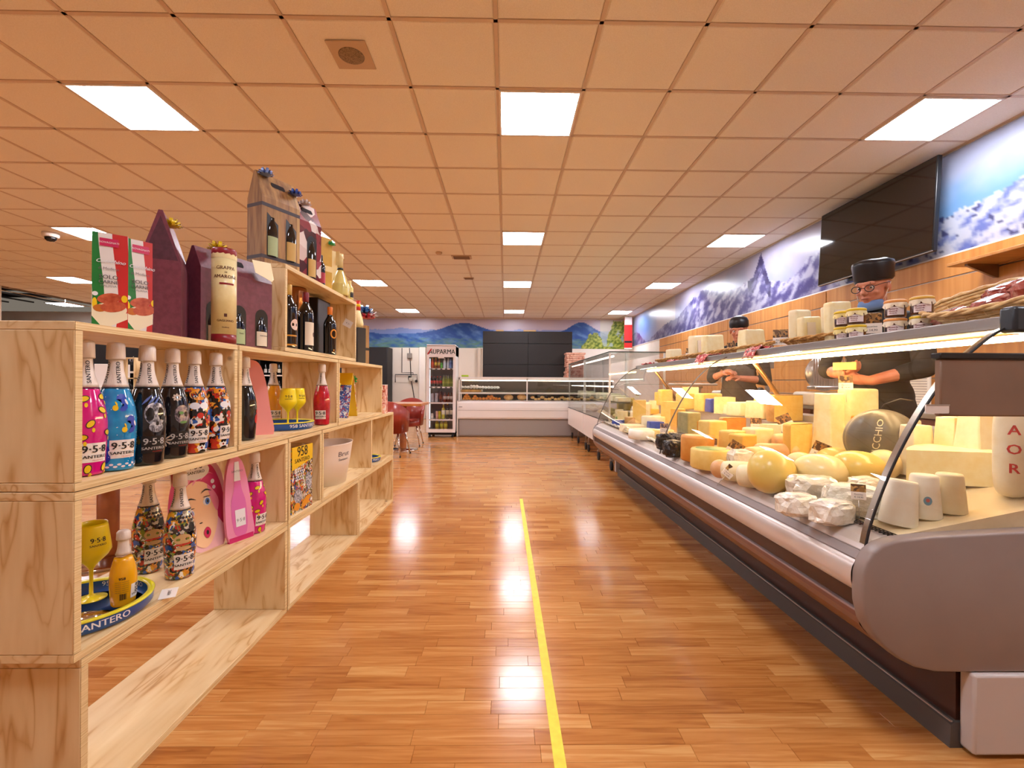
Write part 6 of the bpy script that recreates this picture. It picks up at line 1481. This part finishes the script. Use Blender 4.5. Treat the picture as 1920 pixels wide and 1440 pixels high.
mini = wine_bottle('small black bottle with red label on the top box, right of the red carrier', (-1.085,2.735,T4+.0005), '#141114', mat('red chip label','#b3263a',.4), s=.62, grp='goods on the topmost box')
t = thing('gift_box', 'plain golden yellow gift box with cream band and green bow on the top box', 'gift box', (-1.17,2.90,T4+.0005), R(60))
G().rbox(-.07,.07,-.045,.045,0,.34,.002,1).build('box_body', nmat('mustard card',[(.4,'#c2921f'),(.6,'#cfa02c')],9,rough=.45), t); G().box(-.0705,.0705,-.0455,.0455,.13,.165).build('band', mat('cream card','#e8cf8f',.4), t)
bow('bow','#46c07a','', (.06,-.045,.30), .03, parent=t)
t = thing('gift_box', 'tall pale cream gift box behind the stubby yellow bottle', 'gift box', (-1.15,3.08,T4+.0005), R(60))
G().rbox(-.035,.035,-.035,.035,0,.30,.002,1).build('box_body', mat('cream card'), t); bow('bow','#f0dc3a','', (.03,-.04,.25), .03, parent=t)
t = thing('liqueur_bottle', 'stubby pale yellow cone-shaped bottle with black neck band on the top box', 'bottle', (-1.075,3.02,T4+.0005))
lq = mat('lemon liqueur','#e0cf7d',.12,coat=.6)
G().lathe(smooth_prof([(.05,0),(.056,.006),(.056,.07),(.05,.085),(.03,.14),(.018,.165)],3),30).build('body', lq, t); G().lathe([(.0185,.165),(.0185,.178)],20).build('neck_band', mat('black ink'), t)
G().lathe([(.018,.178),(.017,.24),(.02,.245),(.02,.27),(0,.272)],20).build('cork_foil', creamt, t); G().box(-.018,.006,-.03,-.028,.19,.28).build('hang_tag', creamt, t)
g = G(); disc_cyl(g, lambda z: .0562, .05, R(60), .03,.0012, .0006, n=12); g.build('label_line', mat('brown ink'), t)
t = thing('mini_bottle', 'tiny clear bottle with black label behind the stubby yellow bottle', 'bottle', (-1.06,3.165,T4+.0005)); G().lathe(smooth_prof([(.02,0),(.022,.01),(.022,.08),(.01,.1),(.01,.13)],2),18).build('body', lq, t); patch_cyl(G(), lambda z:.0222,.015,.05,R(60),.03).build('label', mat('black ink'), t)
# inside the topmost box
ZI = Z3+TB+.0008
wine_bottle('dark bottle with gold neck and round label, leftmost in the topmost box', (-1.088,2.335,ZI), '#c9a24a', None, f=R(50), s=1.08, extra=lambda t,rf,f: (G().__class__ and None) or [disc_cyl(G(), rf, .11, f+.45, .024,.026,.0012).build('round_label', mat('label rose','#e3c4b4',.5), t), patch_cyl(G(), rf, .055,.062,f,.06).build('gold_line', mat('label gold','#c98d2a',.4), t), patch_cyl(G(), rf, .012,.02,f,.06).build('gold_line', mat('label gold'), t)])
wine_bottle('dark bottle with ruby capsule and tall cream label in the topmost box', (-1.09,2.54,ZI), '#7c1424', mat('cream label'), f=R(66), s=1.08, lz=(.03,.145), extra=lambda t,rf,f: disc_cyl(G(), rf, .085, f+.5, .008,.012,.0014).build('label_mark', mat('brown ink'), t))
def ringO(t, rf, f):
    g = G(); n = 28; vs = []
    for i in range(n):
        a = 2*pi*i/n
        for r_,q in ((.029,.023),(.021 if True else 0,.0145)): 
            x,z = q*cos(a), r_*sin(a); ph = f+x/.038; rr_ = rf(.13+z)+.0012; vs.append((rr_*sin(ph), -rr_*cos(ph), .13+z))
    g.add(vs, [(2*i,(2*i+2)%(2*n),(2*i+3)%(2*n),2*i+1) for i in range(n)], True); disc_cyl(g, rf, .03, f, .004,.005); text_cyl(g, 'ORIGINE', .007, rf, .018, f, off=.001)
    g.build('orange_ring', mat('label orange','#e3901a',.4), t)
wine_bottle('black bottle with orange capsule and big orange letter O in the topmost box', (-1.085,2.875,ZI), '#e3791a', None, f=R(60), s=1.0, extra=ringO)
t = thing('presentation_box', 'black open presentation box standing behind the orange O bottle', 'box', (-1.19,2.93,ZI)); G().rbox(-.05,.05,-.1,.1,0,.35,.006,2).build('box_body', mat('black plastic'), t)
t = thing('price_slip', 'white price slip tilted on the side board of the topmost box', 'price tag', (-1.09,3.2165,ZI+.24)); t.rotation_euler = (0,.5,0); G().box(-.03,.03,-.0015,.0,-.024,.024).build('paper', whitel, t)
g = G(); text_flat(g, '€ 21', .014, Mt((0,-.0018,0),rx=pi/2)); g.build('lettering', mat('grey ink'), t)
t = thing('wine_funnel', 'copper coloured funnel-shaped decanter stand in the topmost box', 'decanter', (-1.2,2.66,ZI)); t['category'] = 'decanter'
G().lathe(smooth_prof([(.05,0),(.05,.006),(.012,.02),(.010,.10),(.018,.16),(.04,.22),(.058,.30),(.060,.36),(.052,.37)],3),28).build('funnel', mat('copper','#a86f45',.2,.8), t)
G().rbox(-.012,.012,-.05,.05,0,.36,.003,1).build('wood_upright', ply_v, t, loc=(-.075,.04,0))
# goods at the far end of the third row top
t = thing('gift_bottle', 'bottle wrapped in cream tissue with red and yellow cap in a tall black box', 'bottle', (-1.085,3.42,T3+.0005), R(60))
G().rbox(-.04,.04,-.04,.04,0,.255,.002,1).build('black_box', mat('black card','#1d1519',.4), t)
G().lathe([(.036,.256),(.04,.29),(.032,.33),(.022,.36),(.016,.385)],16).jitter(.006,60,3).build('tissue', creamt, t); g = G().lathe([(.017,.385),(.018,.40),(.018,.455),(0,.457)],18); g.build('red_cap', mat('print red'), t); G().lathe([(.0184,.41),(.0184,.43)],18).build('yellow_band', mat('print yellow'), t)
t = thing('gift_tube', 'slim wood-print box with striped ribbon bow at the far end of the shelf top', 'gift tube', (-1.075,3.56,T3+.0005), R(60))
G().rbox(-.022,.022,-.022,.022,0,.29,.002,1).build('tube_body', bm_, t); G().box(-.0225,.0225,-.0225,.0225,.10,.12).build('dark_band', mat('black ink'), t)
for k,(c_,dx) in enumerate((('#c9394a',.0),('#e9e2e4',.02),('#3b6fb0',-.02))): bow('bow',c_,'', (dx,-.02,.34+.02*k), .07, parent=t)
# floor tape
tp = mat('yellow floor tape','#dfd21c',.45)
tag(G().add([(.148,1.0,.0007),(.184,1.0,.0007),(.172,4.43,.0007),(.142,4.43,.0007)],[(0,1,2,3)]).build('floor_tape', nmat('worn tape',[(.22,'#8a6a1c'),(.3,'#dccb1a'),(.7,'#e6dc2a')],30,(1,1,1),.45)), 'long strip of yellow tape stuck along the aisle floor', 'tape')['kind'] = None
del bpy.data.objects['floor_tape']['kind']
# ---------------- seating behind the shelf ----------------
red = nmat('red leather', [(.4,'#8f2c20'),(.6,'#9c3527')], 6, rough=.3, coat=.2); chrome = mat('chrome leg', '#c9c0b8', .12, 1.0)
def tub_chair(lab, loc, rz):
    t = thing('tub_chair', lab, 'chair', loc, rz, 'red tub chairs at the cafe tables')
    n = 22; vs = []; prof = []
    for i in range(n+1):
        a = -pi*.98/2-.55+ (pi*.98+1.1)*i/n      # opens towards +Y
        back = max(0,cos(a)) ; h = .60+.23*max(0,cos(a*.62))**2 if True else .8
        for r_,z in ((.235,.36),(.262,h),(.225,h),(.2,.42)): vs.append((r_*sin(a)*1.02, -r_*cos(a), z))
    g = G(); g.add(vs, [(i*4+j, i*4+(j+1)%4, (i+1)*4+(j+1)%4, (i+1)*4+j) for i in range(n) for j in range(4)], True); g.add([vs[j] for j in range(4)], [(3,2,1,0)]); g.add([vs[n*4+j] for j in range(4)], [(0,1,2,3)])
    g.build('backrest', red, t); G().lathe([(.0,.34),(.20,.34),(.23,.37),(.225,.44),(.19,.465),(0,.47)], 26).build('seat', red, t)
    for sx_ in (-1,1):
        for sy in (-1,1):
            l = G().tube([(sx_*.15,sy*.15,.345),(sx_*.21,sy*.215,.015)], [.014,.010], 8).build('leg', chrome, t); G().lathe([(.012,0),(.013,.02)],8,(sx_*.212,sy*.217,0)).build('foot', mat('black rubber'), l)
    return t
def cafe_table(lab, loc, s=.36):
    t = thing('cafe_table', lab, 'table', loc, 0)
    G().rbox(-s,s,-s,s,.735,.775,.006,2).build('table_top', slat_m if False else nmat('honey table top',[(.35,'#b5662a'),(.7,'#cf8440')],4,(1,6,6),.3), t)
    G().lathe([(.06,.03),(.055,.06),(.055,.735)],20).build('column', nmat('amber column',[(.4,'#9a5220'),(.6,'#b3652a')],5,rough=.35), t)
    G().lathe([(.0,.0),(.24,.0),(.245,.008),(.22,.02),(.06,.035),(0,.036)],32).build('base_plate', chrome, t); return t
cafe_table('square honey-wood cafe table between the two red chairs near the fridge', (-1.68,7.66,0))
tub_chair('red leather tub chair nearest the plywood shelf end', (-1.72,7.08,0), R(-8)); tub_chair('red leather tub chair on the far side of the cafe table', (-1.70,8.26,0), R(182))
cafe_table('cafe table with brown column seen through the plywood shelf', (-2.45,2.9,0))
tub_chair('red tub chair seen through the second row of the plywood shelf', (-2.1,3.36,0), R(200)); tub_chair('red tub chair pulled up left of the nearer cafe table', (-3.1,2.95,0), R(-80))
cafe_table('far cafe table left of the aisle behind the shelf', (-3.6,6.2,0)); tub_chair('red tub chair at the farthest-left cafe table', (-3.6,5.6,0), 0)
# ---------------- wine shelving at the left ----------------
rackm = mat('black rack metal','#171314',.45); hb = mat('header black','#141113',.5)
def wine_rack(lab, x0, x1, y, top, levels, rz=0, header=None):
    t = thing('wine_rack', lab, 'shelving', (x0,y,0), rz); L_ = x1-x0
    G().box(0,L_,.38,.40,0,top).build('back_panel', rackm, t)
    for x in (0,L_/2-.01,L_-.02): G().box(x,x+.02,0,.38,0,top).build('upright', rackm, t)
    for z in levels: G().box(.02,L_-.02,.0,.38,z-.025,z).build('rack_shelf', rackm, t); G().box(.02,L_-.02,-.004,.0,z-.03,z-.002).build('price_strip', mat('shelf strip','#e8dccb',.5), t)
    if header:
        h = G().box(0,L_,-.02,.0,top-.02,top+.28).build('header_board', hb, t)
        g = G(); text_flat(g, header, .12, Mt((L_*.35,-.022,top+.06),rx=pi/2), shear=.2, bold=.002)
        for q in range(5): g.add([(L_*.6+.1*q,-.023,top+.1),(L_*.6+.1*q+.22,-.023,top+.2),(L_*.6+.1*q+.26,-.023,top+.17),(L_*.6+.1*q+.05,-.023,top+.07)],[(0,1,2,3)])
        g.build('lettering', mat('print white'), h)
    return t
proto = None
def rackb(x, y, z, lab, grp, lm):
    global proto
    key = 'rb_'+lm.name
    if key not in globals():
        t = thing('wine_bottle', lab, 'bottle', (x,y,z), 0, grp)
        G().lathe([(.035,0),(.037,.01),(.037,.18),(.015,.235),(.014,.30),(0,.301)],10).build('glass_body', dkglass, t); patch_cyl(G(), lambda z_:.0375,.05,.13,0,.09,n=5,m=1).build('label', lm, t); globals()[key] = t; return t
    o = copy_tree(globals()[key]); o.location = (x,y,z); o['label'] = lab; o['group'] = grp; return o
wine_rack('black wine rack with white script header behind the first plywood box', -6.3,-3.9, 6.9, 1.36, (.12,.5,.88,1.25), header='Sardegna')
wine_rack('black wine rack with five shelves standing far back at left', -6.4,-4.35, 10.2, 2.0, (.12,.5,.88,1.26,1.64))
ordn = ['bottom','second','third','fourth','top']
for r_,(xa,yy,lev,nm) in enumerate(((-6.22,7.03,(.12,.5,.88),'nearer wine rack'),(-6.3,10.33,(.12,.5,.88,1.26,1.64),'far wine rack'))):
    for li,z in enumerate(lev):
        for q in range(23 if r_ == 0 else 20):
            x = xa+q*.1
            if abs(x-(xa+.08)) < .01 and False: continue
            mid = (-6.3+1.2, -6.4+1.025)[r_]
            if abs(x-mid) < .055: continue
            rackb(x, yy, z+.001, '%s wine bottle from the left, %s shelf of the %s' % (ORD[q], ordn[li], nm), 'bottles on the %s shelf of the %s' % (ordn[li], nm), mat('white paper') if (q//3)%2 else mat('cream paper'))
for k,(x,h,lab) in enumerate(((-5.0,.42,'white carton on top shelf of the nearer rack, left one'),(-4.45,.36,'white carton on top shelf of the nearer rack, right one'))): pass
t = thing('display_table', 'white cloth-covered display table in front of the wine rack', 'table', (-4.55,5.85,0)); G().rbox(-.55,.55,-.35,.35,.0,.86,.01,2).build('cloth_cover', mat('white cloth','#e6dcd2',.7), t); G().rbox(-.57,.57,-.37,.37,.861,.89,.006,2).build('table_top', ivory, t)
for k,(x,w_,h) in enumerate(((-4.9,.14,.42),(-4.35,.12,.40))): tag(G().rbox(x-w_,x+w_,5.75,5.95,.891,.891+h,.004,1).build('white_carton', whitel), ('left','right')[k]+' white carton standing on the cloth-covered display table', 'carton')
t = thing('wooden_crate', 'small open wooden crate of bottles between the white cartons', 'crate', (-4.62,5.78,.891))
for a,b_ in ((0,.012),(.24,.252),(.488,.5)): G().box(-.11,.11,-.08,.08,a,b_).build('crate_board', ply_h, t)
for x in (-.11,.098): G().box(x,x+.012,-.08,.08,.012,.488).build('crate_side', ply_v, t)
for q in range(3): rackb(-4.69+q*.07, 5.76, .904, '%s wine bottle from the left in the small wooden crate' % ORD[q], 'bottles in the small wooden crate', mat('white paper')).scale = (.75,.75,.75)
rackb(-4.17,5.72,.8915,'tall dark bottle with orange tag on the display table','goods on the display table',mat('orange paper')).scale = (1.4,1.4,1.4)
# poster at the far corner
t = thing('banner', 'narrow red and white hanging banner in the far right corner', 'banner', (3.66,13.8,2.16)); G().rbox(-.12,.12,-.006,.006,0,.95,.002,1).build('fabric', mat('print red'), t); G().box(-.11,.11,-.008,-.006,.72,.95).box(-.12,.12,-.008,-.006,0,.03).build('white_part', whitel, t); G().box(-.11,.11,-.008,-.006,.18,.24).build('black_band', ink, t); G().tube([(0,0,.95),(0,0,.985)],.006,6).build('hook', steel, t)

# ---------------- people ----------------
def remesh_fig(name, parts, mats_, parent, vox=.006, smooth=4):
    """one continuous surface grown from tapered capsules and ellipsoids"""
    g = G()
    for p in parts:
        if p[0] == 'e': _,c_,r_,rot = p; g.ball((0,0,0),1,3,M=Matrix.Translation(c_)@rot@Matrix.Diagonal((r_[0],r_[1],r_[2],1)))
        else:
            _,pts,rad = p
            for q in range(len(pts)-1):
                a,b_ = Vector(pts[q]),Vector(pts[q+1]); n = 10; L_ = (b_-a).length or 1e-6; rings = []
                r0,r1 = rad[q],rad[q+1]; d = (b_-a)/L_
                path = [a-d*r0*.98,a-d*r0*.7,a,a.lerp(b_,.25),a.lerp(b_,.5),a.lerp(b_,.75),b_,b_+d*r1*.7,b_+d*r1*.98]; rr_ = [r0*.15,r0*.7,r0,r0*.75+r1*.25,(r0+r1)/2,r0*.25+r1*.75,r1,r1*.7,r1*.15]
                g.tube(path, rr_, n)
    o = g.build(name, mats_, parent); m = o.modifiers.new('r','REMESH'); m.mode = 'VOXEL'; m.voxel_size = vox; s = o.modifiers.new('s','SMOOTH'); s.factor = .5; s.iterations = smooth
    dg = bpy.context.evaluated_depsgraph_get(); me = bpy.data.meshes.new_from_object(o.evaluated_get(dg)); o.modifiers.clear(); o.data = me
    me.polygons.foreach_set('use_smooth', [True]*len(me.polygons)); o.data.materials.clear(); o.data.materials.append(mats_); return o
skin = nmat('skin', [(.3,'#c77a5c'),(.7,'#d9916f')], 14, rough=.42); shirt = nmat('black uniform', [(.4,'#17150f'),(.6,'#211e1a')], 30, rough=.75); apron = nmat('grey apron',[(.4,'#4d443d'),(.6,'#5c5149')],20,rough=.8)
def hand(P, base, fwd, palm_n, s=1.0, curl=.5, side=1):
    """palm, four fingers and thumb; fwd = direction of the fingers, palm_n = palm normal"""
    f = Vector(fwd).normalized(); n = Vector(palm_n).normalized(); n = (n-f*n.dot(f)).normalized(); w_ = f.cross(n)*side; b_ = Vector(base)
    P.append(('c',[b_,b_+f*.035*s,b_+f*.07*s],[.026*s,.031*s,.028*s]))
    for off in (-.026,-.009,.009,.026): P.append(('c',[b_+f*.03*s+w_*off*.7*s, b_+f*.082*s+w_*off*s],[.014*s,.0115*s]))
    for k,(off,L_) in enumerate(((-.029,.062),(-.010,.075),(.0095,.070),(.0275,.054))):
        p0 = b_+f*.082*s+w_*off*s*1.05; c1 = curl*.6; p1 = p0+(f*cos(c1)+n*sin(c1))*L_*.45*s; c2 = curl*1.5; p2 = p1+(f*cos(c2)+n*sin(c2))*L_*.32*s; c3 = curl*2.1; p3 = p2+(f*cos(c3)+n*sin(c3))*L_*.25*s
        P.append(('c',[p0,p1,p2,p3],[.0098*s,.0092*s,.0085*s,.0078*s]))
    t0 = b_+f*.02*s-w_*.024*s; t1 = t0+(f*.55-w_*.75+n*.3).normalized()*.034*s; t2 = t1+(f*.85-w_*.2+n*.5).normalized()*.03*s; t3 = t2+(f*.9+w_*.15+n*.5).normalized()*.022*s
    P.append(('c',[t0,t1,t2,t3],[.014*s,.0118*s,.0105*s,.009*s]))
def person(lab, loc, face_dir, hat, pitch, arms, mask=True, glasses=True, h=1.78, item=None, apr=False):
    t = thing('person', lab, 'person', (loc[0],loc[1],0), 0)
    fx, fy = cos(face_dir), sin(face_dir); F = Vector((fx,fy,0)); S = Vector((-fy,fx,0))*-1; U = Vector((0,0,1))      # S = his right-hand side
    k = h/1.78
    def W(f,s_,u): return F*f*k+S*s_*k+U*u*k
    P = []
    # legs, pelvis, torso
    for s_ in (-1,1): P.append(('c',[W(0,.10*s_,.92),W(.01,.10*s_,.50),W(0,.10*s_,.09)],[.085*k,.06*k,.042*k])); P.append(('c',[W(-.03,.10*s_,.045),W(.15,.11*s_,.035)],[.04*k,.034*k]))
    rz_ = Matrix.Rotation(face_dir,4,'Z')
    P.append(('e',W(0,0,.95),(.12*k,.165*k,.13*k),rz_)); P.append(('e',W(0,0,1.12),(.115*k,.15*k,.18*k),rz_)); P.append(('e',W(.02,0,1.30),(.125*k,.17*k,.18*k),rz_)); P.append(('e',W(.0,0,1.41),(.085*k,.19*k,.07*k),rz_))
    P.append(('c',[W(.0,0,1.43),W(.03,0,1.53)],[.062*k,.056*k]))
    # head frame: tilts forward by pitch
    hc = W(.055,0,1.615); hf = (F*cos(pitch)-U*sin(pitch)); hu = (U*cos(pitch)+F*sin(pitch)); hs = S
    Mh = Matrix(((hf.x,hs.x,hu.x,0),(hf.y,hs.y,hu.y,0),(hf.z,hs.z,hu.z,0),(0,0,0,1)))
    def Hd(f,s_,u): return hc+(hf*f+hs*s_+hu*u)*k
    def He(f,s_,u,a,b_,c_,tilt=0): P.append(('e',Hd(f,s_,u),(a*k,b_*k,c_*k),Mh@Matrix.Rotation(tilt,4,'Y')))
    He(-.012,0,.035,.098,.078,.088); He(.022,0,-.03,.068,.062,.082); He(.05,0,-.085,.034,.034,.026); He(.02,0,-.07,.05,.052,.035)
    He(.078,0,.022,.018,.055,.02); He(.095,0,-.022,.014,.013,.022,-.3); P.append(('c',[Hd(.085,0,.015),Hd(.110,0,-.028)],[.008*k,.0125*k])); He(.102,.011,-.034,.009,.008,.008); He(.102,-.011,-.034,.009,.008,.008)
    He(.083,0,-.058,.014,.024,.0075); He(.081,0,-.068,.014,.021,.0075)
    for s_ in (-1,1): He(-.005,.079*s_,-.008,.019,.009,.031); He(.06,.038*s_,-.03,.022,.022,.02)
    P.append(('c',[Hd(-.02,0,-.04),W(.02,0,1.47)],[.055*k,.058*k]))
    for (sh,el,wr,fwd,nrm,sd,curl) in arms:
        P.append(('c',[W(*sh),W(*el),W(*wr)],[.052*k,.043*k,.029*k])); d = W(*fwd)-W(0,0,0); nn = W(*nrm)-W(0,0,0); hand(P, W(*wr)+d.normalized()*.015, d, nn, 1.0*k, curl, sd)
    remesh_fig('body', P, skin, t, .0055, 3)
    # clothing
    Q = [('e',W(0,0,.97),(.135*k,.18*k,.15*k),rz_),('e',W(0,0,1.13),(.13*k,.165*k,.19*k),rz_),('e',W(.02,0,1.30),(.14*k,.185*k,.18*k),rz_),('e',W(.0,0,1.415),(.095*k,.20*k,.07*k),rz_),('c',[W(-.01,0,1.43),W(.012,0,1.495)],[.08*k,.071*k])]
    for (sh,el,wr,*_) in arms:
        a,b_ = Vector(W(*sh)),Vector(W(*el)); c_ = Vector(W(*wr)); Q.append(('c',[a,b_,b_.lerp(c_,.30 if apr else .45)],[.064*k,.056*k,.048*k]))
    remesh_fig('jacket', Q, shirt, t, .009, 5)
    T = [('e',W(0,0,.93),(.14*k,.185*k,.12*k),rz_)]
    for s_ in (-1,1): T.append(('c',[W(0,.10*s_,.90),W(.01,.10*s_,.50),W(0,.10*s_,.10)],[.10*k,.075*k,.062*k]))
    remesh_fig('trousers', T, mat('black trousers','#171514',.8), t, .012, 4)
    for s_ in (-1,1): G().ball((0,0,0),1,2,M=Matrix.Translation(W(.06,.105*s_,.045))@rz_@Matrix.Diagonal((.14*k,.055*k,.048*k,1))).build('shoe', mat('black rubber'), t)
    if apr:
        vs = []; n = 10; m_ = 8
        for j in range(m_+1):
            for i in range(n+1):
                a = -1.2+2.4*i/n; z = .55+.72*j/m_; rr_ = .158-.0*(j/m_); vs.append(tuple(W(rr_*cos(a)*1.0, .20*sin(a)*(1-.25*j/m_), z)))
        g = G().add(vs, [(j*(n+1)+i,j*(n+1)+i+1,(j+1)*(n+1)+i+1,(j+1)*(n+1)+i) for j in range(m_) for i in range(n)], True); o = g.build('apron', apron, t); o.modifiers.new('s','SOLIDIFY').thickness = .004
    # hat
    Mhc = Matrix.Translation(hc)@Mh
    hp = [(.094,.035),(.101,.045),(.105,.10),(.110,.128),(.106,.145),(.075,.158),(.0,.162)] if hat == 'toque' else [(.095,.03),(.1,.05),(.098,.09),(.08,.125),(.045,.142),(0,.147)]
    g = G().lathe([(r_*k,z*k) for r_,z in hp], 36, M=Mhc@Matrix.Translation((-.012*k,0,0))@Matrix.Rotation(-.05,4,'Y')@Matrix.Diagonal((1.08,.92,1,1))); g.jitter(.004,18,4).build('cap', nmat('black cap',[(.4,'#141110'),(.6,'#1f1b1a')],30,rough=.7), t)
    G().lathe([(.0955*k,.033*k),(.0965*k,.05*k)],36,M=Mhc@Matrix.Translation((-.012*k,0,0))@Matrix.Diagonal((1.09,.93,1,1)),cap=False).build('cap_band', mat('black plastic'), t)
    # eyes, brows, mouth
    for s_ in (-1,1):
        G().ball(Hd(.0735,.031*s_,.0),.0125*k,2).build('eye', mat('eye white','#e6ddd6',.2), t); G().ball(Hd(.0835,.031*s_,-.001),.0058*k,2).build('iris', mat('dark iris','#2a1c14',.15), t)
        G().tube([Hd(.086,.016*s_,.020),Hd(.090,.032*s_,.025),Hd(.076,.050*s_,.020)],.0035*k,6).build('eyebrow', mat('brow brown','#6b4632',.8), t)
    G().tube([Hd(.093,-.018,-.063),Hd(.098,0,-.062),Hd(.093,.018,-.063)],.0018*k,6).build('mouth_line', mat('lip','#8c4038',.5), t)
    if glasses:
        g = G()
        for s_ in (-1,1):
            g.tube([Hd(.110+.0*cos(a),.035*s_+.024*cos(a),-.004+.019*sin(a)) for a in [2*pi*i/18 for i in range(18)]],.0022*k,6,closed=True); g.tube([Hd(.108,.059*s_,.004),Hd(.05,.082*s_,.014),Hd(-.005,.086*s_,.016)],.002*k,6)
        g.tube([Hd(.110,-.011,.0),Hd(.113,0,.003),Hd(.110,.011,.0)],.002*k,6); g.build('glasses', mat('black plastic'), t)
        g = G(); [g.add([tuple(Hd(.110,.035*s_+.023*cos(a),-.004+.018*sin(a))) for a in [2*pi*i/18 for i in range(18)]],[tuple(range(18))]) for s_ in (-1,1)]; g.build('lens', glass_m, t)
    if mask:
        n = 8; vs = []
        for j in range(5):
            for i in range(n+1):
                a = -1.25+2.5*i/n; zz = -.075-.050*(j/4); rr_ = .062+.012*sin(pi*j/4); vs.append(tuple(Hd(.018+rr_*cos(a)*.95, rr_*1.02*sin(a), zz-.012*cos(a)*(j/4))))
        o = G().add(vs, [(j*(n+1)+i,j*(n+1)+i+1,(j+1)*(n+1)+i+1,(j+1)*(n+1)+i) for j in range(4) for i in range(n)], True).build('face_mask', mat('mask blue','#6f8fc0',.7), t); o.modifiers.new('s','SOLIDIFY').thickness = .002
        g = G()
        for s_ in (-1,1):
            for zz in (-.08,-.115): g.tube([Hd(.035,.063*s_,zz),Hd(.02,.078*s_,-.04),Hd(-.01,.088*s_,.015)],.0014*k,5)
        g.build('mask_strap', mat('strap white','#e9dccf',.6), t)
    return t, W
FD = R(205)
arms1 = [((.0,.20,1.40),(.06,.25,1.13),(.27,.07,1.10),(.35,-.9,.1),(.2,.0,1),1,.75),((.0,-.20,1.40),(.05,-.25,1.13),(.27,-.10,1.06),(.45,.85,.1),(.2,0,1),-1,.75)]
p1, W1 = person('man in black cap, glasses and lowered blue mask looking down behind the jars', (2.37,2.92), FD, 'toque', .17, arms1, h=1.90)
c1 = W1(.33,-.02,1.12); chz('wedge', (2.37+c1.x,2.92+c1.y), .13, .045, 'yellow', 'piece of yellow cheese held in the hands of the man with glasses', z=c1.z, nm='cheese_piece', grp='cheeses being handled')
arms2 = [((.0,.20,1.38),(.08,.25,1.12),(.30,.10,1.17),(.6,-.75,.15),(0,0,-1),1,.5),((.0,-.20,1.38),(.06,-.25,1.10),(.28,-.04,1.12),(.75,.55,.1),(0,0,-1),-1,.5)]
p2, W2 = person('man in black beanie and grey apron farther back, face half hidden by a cheese wedge', (2.53,4.98), R(235), 'beanie', .22, arms2, mask=False, glasses=False, h=1.86, apr=True)
